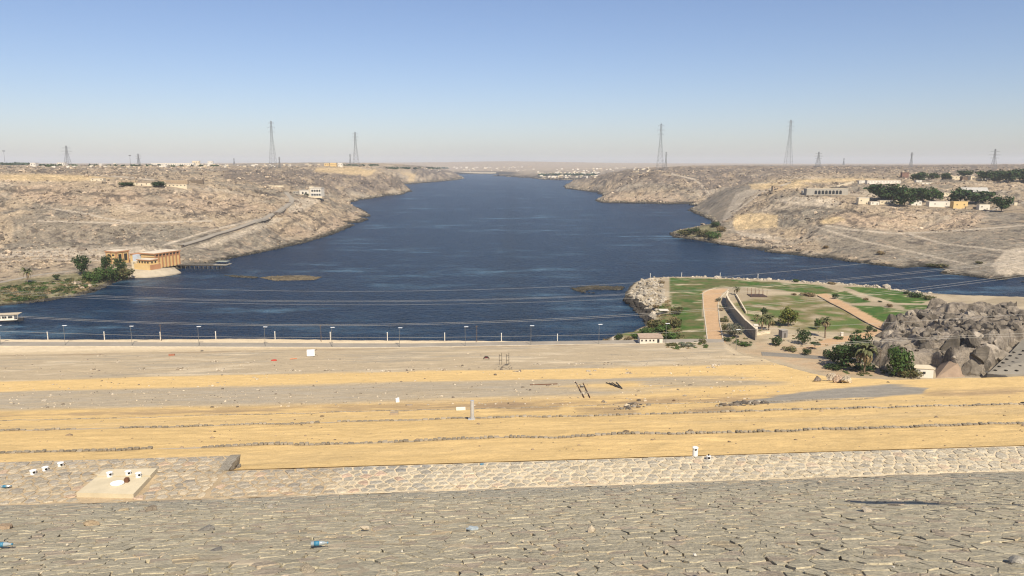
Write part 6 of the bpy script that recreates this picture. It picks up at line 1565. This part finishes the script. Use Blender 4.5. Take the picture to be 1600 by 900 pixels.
def dark_grove(name, xs, y, h, n, label):
    r = np.random.default_rng(int(xs[0])); P = [hit(r.uniform(*xs), y + r.uniform(-.4, .4)) for _ in range(n)]; V = []; T_ = []
    for q in P:
        k = (q - Vector((0, 0, H))).length / F; m = 40; d = r.normal(size=(m, 3)); C = np.array(q) + d * np.array((1.6, 1.6, h * .35)) * k * .8 + np.array((0, 0, h * .4 * k)); t = r.normal(size=(m, 3)); b_ = r.normal(size=(m, 3)); e = k * .7
        V.append(np.stack([C - t * e, C - b_ * e, C + t * e, C + b_ * e], 1).reshape(-1, 3)); T_.append(np.tile(np.array(FOL['dark']) * r.uniform(.8, 1.5), (4 * m, 1)))
    V = np.vstack(V); link(name, np_mesh(name, V, [np.arange(len(V)).reshape(-1, 4)], np.vstack(T_), False), M_leaf, kind='stuff')
dark_grove('far_trees', (0, 45), 257.5, 2.2, 30, ''); dark_grove('far_trees', (60, 340), 259.5, 1.8, 34, ''); dark_grove('far_trees', (535, 590), 259, 1.6, 24, ''); dark_grove('far_trees', (600, 700), 263.5, 1.6, 30, ''); dark_grove('far_trees', (840, 930), 274, 2.2, 60, '')
# old dam closing the reservoir
A_, B_ = Vector(PZ(700, 271.6, 0)), Vector(PZ(775, 271.8, 0)); t = thing('old_dam', 'long low pale masonry dam across the far end of the river', 'dam', A_, math.atan2(B_.y - A_.y, B_.x - A_.x)); L_ = (B_ - A_).length
block(t, 'dam_wall', 0, L_, 0, 12, -5, 13, M_crm); block(t, 'parapet', 0, L_, -.4, .3, 13, 14.5, M_wht)
for i in range(30): block(t, 'buttress', L_ * i / 30, L_ * i / 30 + 4, -1.6, .0, -5, 12, M_crm)

# ================================================================ PYLONS, CABLES, LAMPS, POSTS
M_lat = plain('lattice_steel', (.16, .165, .17), .7, .1, .2)
def pylon(px, py, hpx, label, kind='tall', group='pylons', base=None, D=None, rz=0.0):
    p = hit(px, py); k = (p - Vector((0, 0, H))).length / F; h = hpx * k; bw = (base or 9.5) * k / 2
    t = thing('pylon', label, 'pylon', p, rz, group); lw = max(.22, .16 * k); tw = bw * .16
    def half(z): s = z / h; return bw + (bw * .30 - bw) * min(s / .62, 1) if s < .62 else bw * .30 + (tw - bw * .30) * (s - .62) / .38
    lv = [0, .1, .2, .3, .39, .47, .55, .62, .68, .74, .8, .86, .92, .97]
    for sx in (-1, 1):
        for sy in (-1, 1):
            b = B(); b.path([(sx * half(z * h), sy * half(z * h), z * h - (4 if z == 0 else 0)) for z in lv], lw, 4); b.build('leg', M_lat, t)
    b = B()
    for a, c in zip(lv[:-1], lv[1:]):
        u0, u1 = half(a * h), half(c * h)
        for s in (-1, 1):
            b.tube((-u0, s * u0, a * h), (u1, s * u1, c * h), lw * .55, n=3, caps=False); b.tube((u0, s * u0, a * h), (-u1, s * u1, c * h), lw * .55, n=3, caps=False)
            b.tube((s * u0, -u0, a * h), (s * u1, u1, c * h), lw * .55, n=3, caps=False); b.tube((-u1, s * u1, c * h), (u1, s * u1, c * h), lw * .55, n=3, caps=False)
    b.build('bracing', M_lat, t)
    b = B(); b.tube((0, 0, .97 * h), (0, 0, h), lw * .8, .05, 4); b.build('peak', M_lat, t)
    for s, wd in (((.93, .9), (.84, 1.1), (.75, .9)) if kind == 'tall' else ((.86, 1.9), (.7, 2.6), (.56, 1.9))):
        b = B(); z = s * h; ln = bw * wd if kind == 'tall' else h * .11 * wd
        for sd in (-1, 1): b.tube((0, 0, z + h * .025), (sd * ln, 0, z), lw * .7, n=3); b.tube((0, 0, z - h * .015), (sd * ln, 0, z), lw * .7, n=3); b.tube((sd * ln, 0, z), (sd * ln, 0, z - h * .03), lw * .5, n=3)
        b.build('crossarm', M_lat, t)
    return t
G_ = 'lattice pylons on the skyline'
pylon(427, 262, 69, 'very tall lattice pylon on the left hill, above the winding road', base=9.5)
pylon(556.5, 260, 52, 'tall lattice pylon by the yellow sand patch on the left', base=9)
pylon(1031, 266, 71, 'very tall lattice pylon on the ridge right of the river', base=10)
pylon(1231.5, 259.5, 67, 'very tall lattice pylon on the right skyline', base=10)
pylon(106, 258, 26, 'medium pylon with long arms among the white halls on the left skyline', 'arms', base=7)
pylon(217, 258, 16, 'small pylon left of the long white hall', 'arms', base=4)
pylon(437, 262, 16, 'small pylon just right of the very tall left one', 'tall', base=3)
pylon(547.5, 259, 18, 'small pylon just left of the tall one by the yellow sand', 'tall', base=3)
pylon(1040, 265, 27, 'smaller pylon just right of the very tall one on the ridge', 'tall', base=4)
pylon(1278, 261, 22, 'medium pylon right of the very tall one on the right skyline', 'arms', base=7)
pylon(1423, 262, 21, 'slim pylon above the plateau trees', 'tall', base=4)
pylon(1552, 266, 28, 'medium pylon with long arms above the plateau grove', 'arms', base=6)
pylon(1318, 258, 10, 'tiny pylon on the right horizon', 'tall', base=2)
pylon(366, 257, 9, 'tiny mast on the skyline left of the very tall left pylon', 'tall', base=2)
def mast(px, py, hpx, label):
    p = hit(px, py); k = (p - Vector((0, 0, H))).length / F; t = thing('mast', label, 'mast', p)
    b = B(); b.tube((0, 0, -3), (0, 0, hpx * k), .5 * k * .5, .3 * k * .5, 6); b.build('pole', M_lat, t); b = B(); b.box((0, 0, hpx * k), (2.6 * k, 1.5 * k, 1.2 * k)); b.build('head', M_lat, t)
mast(8, 257, 17, 'floodlight mast at the far left skyline'); mast(204, 258, 13, 'thin mast left of the small skyline pylon')
M_wire = plain('cable', (.42, .40, .36), .6, .1, 1)
_L = Vector((-395, 430, on(-395, 430))); _Rr = Vector((420, 430, on(420, 430)))
def cable(name, label, pts, D, r=.045, x0=-260, x1=1860):
    q = np.polyfit([p[0] for p in pts], [p[1] for p in pts], 2); xs = np.linspace(x0, x1, 60)
    P = [PD(x, np.polyval(q, x), D) for x in xs]
    b = B()
    b.path([tuple(p) for p in P], r, 4); o = b.build(name, M_wire); tag(o, label, 'cable', 'cables across the river'); return o
CB = [(((200, 447.3), (600, 455), (980, 442.5)), 'topmost cable sagging across the river'),
      (((150, 461.5), (480, 470), (980, 459)), 'upper cable of the close middle pair across the river'), (((150, 463.5), (480, 471.5), (980, 460.5)), 'lower cable of the close middle pair across the river'),
      (((150, 466.5), (500, 476), (980, 466.5)), 'single cable just below the middle pair across the river'),
      (((40, 494.5), (500, 507), (1010, 489.5)), 'upper cable of the low pair crossing the blue water'), (((40, 496.5), (500, 509), (1010, 492)), 'lower cable of the low pair crossing the blue water'),
      (((0, 517.5), (330, 526), (960, 522)), 'lowest cable, nearly touching the sandy bank')]
for pts_, lab in CB: cable('cable', lab, pts_, 425 if pts_[0][1] < 490 else 350)
for lab, pts_, r in (('upper cable of the pair passing in front of the rocks', ((1240, 540), (1380, 531), (1600, 521)), .05), ('lower cable of the pair passing in front of the rocks', ((1240, 543), (1380, 533.5), (1600, 525)), .05)): cable('cable', lab, pts_, 285, r, 1240, 1900)
# street lamps on the riverside road
def lamp_proto():
    t = thing('street_lamp', '', 'street lamp', (0, 0, 0), 0, 'street lamps along the riverside road')
    b = B(); b.tube((0, 0, -.5), (0, 0, 9.0), .11, .07, 8); b.tube((0, 0, 0), (0, 0, .5), .2, .2, 8); b.build('pole', plain('lamp_pole', (.17, .165, .15), .7), t)
    b = B(); b.tube((0, 0, 8.9), (.9, 0, 9.25), .05, .05, 6); b.build('arm', plain('lamp_arm', (.3, .3, .3), .6), t)
    b = B(); b.box((.55, 0, 9.32), (1.9, .75, .14)); b.box((.55, 0, 9.22), (1.3, .5, .1)); b.build('head', plain('lamp_head', (.72, .74, .76), .4, .05), t); return t
lp = lamp_proto(); ordn = ['first', 'second', 'third', 'fourth', 'fifth', 'sixth', 'seventh', 'eighth', 'ninth', 'tenth', 'eleventh', 'twelfth', 'thirteenth', 'fourteenth', 'fifteenth', 'sixteenth', 'seventeenth', 'eighteenth', 'nineteenth', 'twentieth']
LX = [(1, 538.5), (102, 539), (206.5, 540), (311, 540.8), (414.5, 541.2), (519, 542), (624.5, 542.6), (727, 543.2), (829.5, 543.8), (935.5, 544.8), (1040, 546.5), (1150, 549)]
for i, (x, y) in enumerate(LX):
    o = lp if i == 0 else copy_tree(lp)
    p = PZ(x, y, 6); o.location = (p[0], p[1], on(p[0], p[1])); o.rotation_euler.z = R(8) * (1 if i % 2 else -1)
    o['label'] = f'grey street lamp with a white head on the riverside road, {ordn[i]} from the left'
pp = thing('marker_post', '', 'post', (0, 0, 0), 0, 'white marker posts along the river bank')
b = B(); b.box((0, 0, 1.6), (.32, .32, 4.4)); b.build('shaft', plain('post_concrete', (.62, .58, .5), .85, .1, 1), pp); b = B(); b.box((0, 0, 3.9), (.4, .4, .25)); b.build('cap', M_white, pp)
MX = [(0, 530.4), (75, 530), (163.5, 530.4), (251, 530.8), (337.5, 530.2), (430, 530.2), (516.5, 531), (605.5, 531.8), (695, 532.2), (783.5, 532.8), (871, 534), (957.5, 534.5)]
for i, (x, y) in enumerate(MX):
    o = pp if i == 0 else copy_tree(pp); p = PZ(x, y, 6); o.location = (p[0], p[1], on(p[0], p[1]) - .1); o['label'] = f'white concrete post on the edge of the river bank, {ordn[i]} from the left'
for i, (x, y) in enumerate(((1016, 433.8), (1065, 432.5), (1125, 433.5), (1184, 436.5))):
    o = copy_tree(pp); p = PZ(x, y, 4.6); o.location = (p[0], p[1], on(p[0], p[1]) - .2); o['group'] = 'white posts on the far edge of the garden'; o['label'] = f'thin white post on the far edge of the green garden, {ordn[i]} from the left'
up = thing('utility_pole', '', 'utility pole', (0, 0, 0), 0, 'brown utility poles on the bank')
b = B(); b.tube((0, 0, -.5), (0, 0, 8.2), .12, .08, 7); b.build('pole', plain('brown_wood', (.16, .11, .07), .9), up); b = B(); b.box((0, 0, 7.7), (1.3, .1, .1)); b.build('crossbar', plain('brown_wood_bar', (.2, .14, .09), .9), up)
for i, (x, y, lb) in enumerate(((252, 532.5, 'thin brown utility pole on the bank beside the fourth white post'), (502, 534, 'thin brown utility pole on the bank left of the middle of the river'), (745, 534.5, 'thin brown utility pole on the bank right of the middle of the river'), (1374, 575, 'dark pole beside the kerbed road between palm and bushy tree'))):
    o = up if i == 0 else copy_tree(up); p = PZ(x, y, 6 if i < 3 else 4.9); o.location = (p[0], p[1], on(p[0], p[1])); o['label'] = lb
# unseen lamp mast added out of frame, arm shaped for the slope's long shadow
_zb = H - 1.65 + 6.5
def up_sun(px, py): q = slope_at(px, py); return q + sdir * ((_zb - q.z) / sdir.z)
_e1, _e2 = up_sun(1368, 786.5), up_sun(1700, 791)
t = thing('shadow_mast', 'unseen mast with a long level arm, added to cast the slope shadow', 'street lamp', (_e2.x, _e2.y, H - 1.65))
_d = _e1 - _e2
b = B(); b.tube((0, 0, -9), (0, 0, 6.9), .12, .08, 8); b.build('pole', M_steel, t); b = B(); b.tube((0, 0, 6.5), tuple(_d * .96 + Vector((0, 0, 6.5))), .05, .04, 6); b.build('arm', M_steel, t); b = B(); b.box(tuple(_d * .92 + Vector((0, 0, 6.5))), (1.5, .34, .16), math.atan2(_d.y, _d.x)); b.build('head', M_steel, t)

# ================================================================ BITS AND PIECES ON THE DAM'S LOWER FACE
def at(px, py): return hit(px, py, 60)
M_red = plain('red_paint', (.50, .06, .03), .6, .1, 1)
p = at(486, 557.5); t = thing('white_tank', 'white box tank on thin legs standing on the gravel', 'tank', p, .2)
block(t, 'box', -1.25, 1.25, -.8, .8, .45, 2.3, M_white); 
for x in (-1.1, 1.1):
    for y in (-.7, .7): b = B(); b.tube((x, y, -.2), (x * 1.15, y * 1.15, .5), .05, .05, 5); b.build('leg', M_rust, t)
b = B(); b.tube((1.2, 0, 1.9), (2.0, .2, 2.5), .05, n=5); b.tube((1.2, .3, .8), (2.1, .6, .2), .05, n=5); b.build('pipe', M_droof, t)
p = at(428, 564); b = B(); b.lathe([(.5, 0), (.85, .12), (.85, .3), (.45, .36)], 12); o = b.build('red_reel', M_red); o.location = p; tag(o, 'flat red cable reel lying left of the white tank', 'reel')
p = at(453, 561.5); b = B(); b.tube((0, 0, .1), (2.0, .7, .12), .12, .1, 6); o = b.build('red_pipe', plain('orange_paint', (.55, .16, .06), .7)); o.location = p; tag(o, 'thin orange red pipe lying between reel and white tank', 'pipe')
p = at(760, 561.5); t = thing('dark_barrow', 'small black arched frame on the gravel, right of centre', 'frame', p); b = B()
for i in range(8): a0, a1 = math.pi * i / 8, math.pi * (i + 1) / 8; b.tube((.75 * math.cos(a0), 0, .9 * math.sin(a0)), (.75 * math.cos(a1), 0, .9 * math.sin(a1)), .16, n=6)
b.build('arch', M_droof, t); b = B(); b.box((0, .1, .55), (.9, .25, .5)); b.build('body', M_red if False else plain('dark_red', (.12, .03, .04), .8), t)
p = at(786, 570); t = thing('upright_stand', 'pair of thin upright steel frames on the gravel', 'stand', p); 
for x in (-.9, .8):
    b = B(); b.tube((x, 0, 0), (x, 0, 2.6), .06, n=5); b.tube((x + .6, .2, 0), (x + .6, .2, 2.9), .06, n=5); b.tube((x, 0, 2.2), (x + .6, .2, 2.3), .05, n=5); b.tube((x, 0, 1.0), (x + .6, .2, 1.1), .05, n=5); b.build('upright', M_droof, t)
p = at(621, 628.5); b = B(); b.box((0, 0, .25), (.42, .35, .42), .3); b.box((.1, .05, .5), (.2, .2, .1)); o = b.build('white_box', M_white); o.location = p; tag(o, 'small white box on the sand above the silver post', 'box')
p = at(268, 556); t = thing('brick_stack', 'small stack of red bricks at the far left of the gravel', 'bricks', p, .1)
bb = B(); bb.box((0, 0, 0), (.5, .25, .2)); bm_ = bb.mesh('brick'); bm_.materials.append(plain('red_brick', (.36, .16, .10), .9, .2, 4))
for i in range(4):
    for j in range(3):
        for k in range(3): o = link('brick', bm_, None, t); o.location = (-.8 + i * .54, j * .28, .1 + k * .22)
p = at(315.5, 549); b = B(); 
for i in range(12): a0, a1 = 2 * math.pi * i / 12, 2 * math.pi * (i + 1) / 12; b.tube((.5 * math.cos(a0), .5 * math.sin(a0), .2), (.5 * math.cos(a1), .5 * math.sin(a1), .2), .22, n=6)
o = b.build('tyre', M_droof); o.location = p; tag(o, 'black tyre lying near the road at the left', 'tyre')
for i, (a, c, lb) in enumerate((((947, 598.5), (972, 608), 'long dark steel beam, lowest of the fan on the sand'), ((956, 598.5), (972, 608), 'dark steel beam, second of the fan on the sand'), ((963, 598), (972.5, 608), 'dark steel beam, third of the fan on the sand'), ((952, 599), (966, 606), 'short dark steel beam in the middle of the fan on the sand'), ((828, 602), (871, 600.5), 'long rusty pipe lying across the grey gravel'), ((899, 597), (913, 622), 'long thin dark beam lying down the slope, left of a pair on the sand'), ((911, 599), (922, 622), 'thin dark beam lying down the slope, right of a pair on the sand'))):
    A_, B_ = at(*a), at(*c); bb = B(); bb.box((0, 0, .05), ((B_ - A_).length, .05, .1)); bb.box((0, 0, .12), ((B_ - A_).length, .10 if i < 5 else .06, .03)); o = bb.build('steel_beam', M_rust if i >= 4 else M_droof); o.location = (A_ + B_) / 2; d = B_ - A_; o.rotation_euler = (0, -math.atan2(d.z, math.hypot(d.x, d.y)), math.atan2(d.y, d.x)); tag(o, lb, 'beam', 'beams on the sand')
for i, (x, y, s, lb, c) in enumerate(((1276.5, 596, 1.7, 'dark pointed boulder at the left end of the four on the sand', (.26, .215, .175)), (1299, 595, 2.3, 'broad pale boulder, second of the four on the sand', (.52, .43, .32)), (1310, 598, 2.2, 'pinkish upright boulder, third of the four on the sand', (.52, .38, .27)), (1322, 598.5, 2.3, 'low cream boulder at the right end of the four on the sand', (.58, .48, .34)))):
    o = link('boulder', rock_mesh(300 + i, 3, .85, 9, c, 'boulder'), M_granite); p = at(x, y); s *= .62; o.location = p + Vector((0, 0, s * .3)); o.scale = (s * .62, s * .5, s * .62); tag(o, lb, 'boulder', 'boulders on the sand')
for i, (x, y, s, lb, c) in enumerate(((1388, 597.5, .8, 'black rock on the sand below the white hut', (.06, .055, .05)), (1216, 612.5, .6, 'black and white stone on the sand above the asphalt patch', (.35, .32, .28)), (998, 626, .9, 'black bundle on the sand right of the steel beams', (.07, .06, .055)), (1053, 626.5, .8, 'dark brown clod on the sand', (.14, .085, .05)), (471.5, 664.5, .35, 'dark stone on the second terrace, left of centre', (.13, .09, .06)), (336, 674.5, .35, 'dark stone on the sandy terrace at the left', (.08, .06, .05)), (1599, 631, .9, 'black object at the right edge of the upper stone row', (.04, .038, .036)), (131, 714.5, .16, 'small brown stone standing behind the stone berm', (.30, .24, .16)))):
    o = link('loose_rock', rock_mesh(330 + i, 2, .6, 8, c, 'loose_rock'), M_stone); p = hit(x, y, 20); s *= .34; o.location = p + Vector((0, 0, s * .15)); o.scale = (s, s * .7, s * .7); tag(o, lb, 'stone')
def scatter_px(name, polys, seed, tone, mat, smin, sexp):
    r = np.random.default_rng(seed); P = []
    for poly, n in polys:
        q = np.array(poly, float); k = 0
        while k < n:
            x, y = r.uniform(q[:, 0].min(), q[:, 0].max()), r.uniform(q[:, 1].min(), q[:, 1].max())
            if poly_sd(np.array(x), np.array(y), q) > 0: h = hit_prof(x, y); P.append(h); k += 1
    P = np.array(P); z = N_height(P[:, 0], P[:, 1]); S = np.minimum(r.exponential(sexp, len(P)) + smin, .32)
    T_ = np.array([tone[i] for i in r.integers(len(tone), size=len(P))]) * r.uniform(.7, 1.3, (len(P), 1))
    scatter_rocks(name, np.column_stack([P, z + S * .2]), S, T_, mat, seed=seed)
scatter_px('rubble', [(((1118, 634), (1160, 629), (1200, 627), (1198, 632), (1125, 636)), 120), (((898, 598), (905, 596), (926, 622), (915, 624)), 16), (((985, 641), (1020, 634), (985, 632), (960, 640)), 40), (((780, 573), (800, 566), (800, 578), (770, 578)), 50)], 91, [(.16, .13, .10), (.30, .26, .20), (.09, .08, .07)], M_stone, .08, .10)
scatter_px('gravel_lumps', [(((0, 552), (1150, 552), (1250, 580), (1150, 585), (0, 590)), 1300), (((0, 590), (930, 590), (900, 632), (0, 640)), 900), (((1040, 580), (1290, 590), (1150, 640), (900, 640)), 260)], 92, [(.46, .38, .27), (.36, .31, .24), (.16, .13, .10), (.50, .42, .31)], M_stone, .035, .05)
scatter_px('debris_heaps', [(((x - 9, y), (x + 9, y), (x + 6, y - 2.5), (x - 6, y - 2.5)), 14) for x, y in ((30, 556), (160, 557), (150, 579), (220, 578), (285, 578), (335, 566), (390, 567), (345, 579), (460, 579), (515, 579), (575, 579), (605, 581), (640, 580), (690, 580), (720, 573), (810, 581), (840, 570), (895, 570), (950, 571), (1005, 572), (1060, 572), (925, 581), (980, 584), (1110, 575), (1120, 572))], 93, [(.50, .43, .33), (.20, .16, .12), (.40, .34, .26)], M_stone, .09, .10)

haze_box()
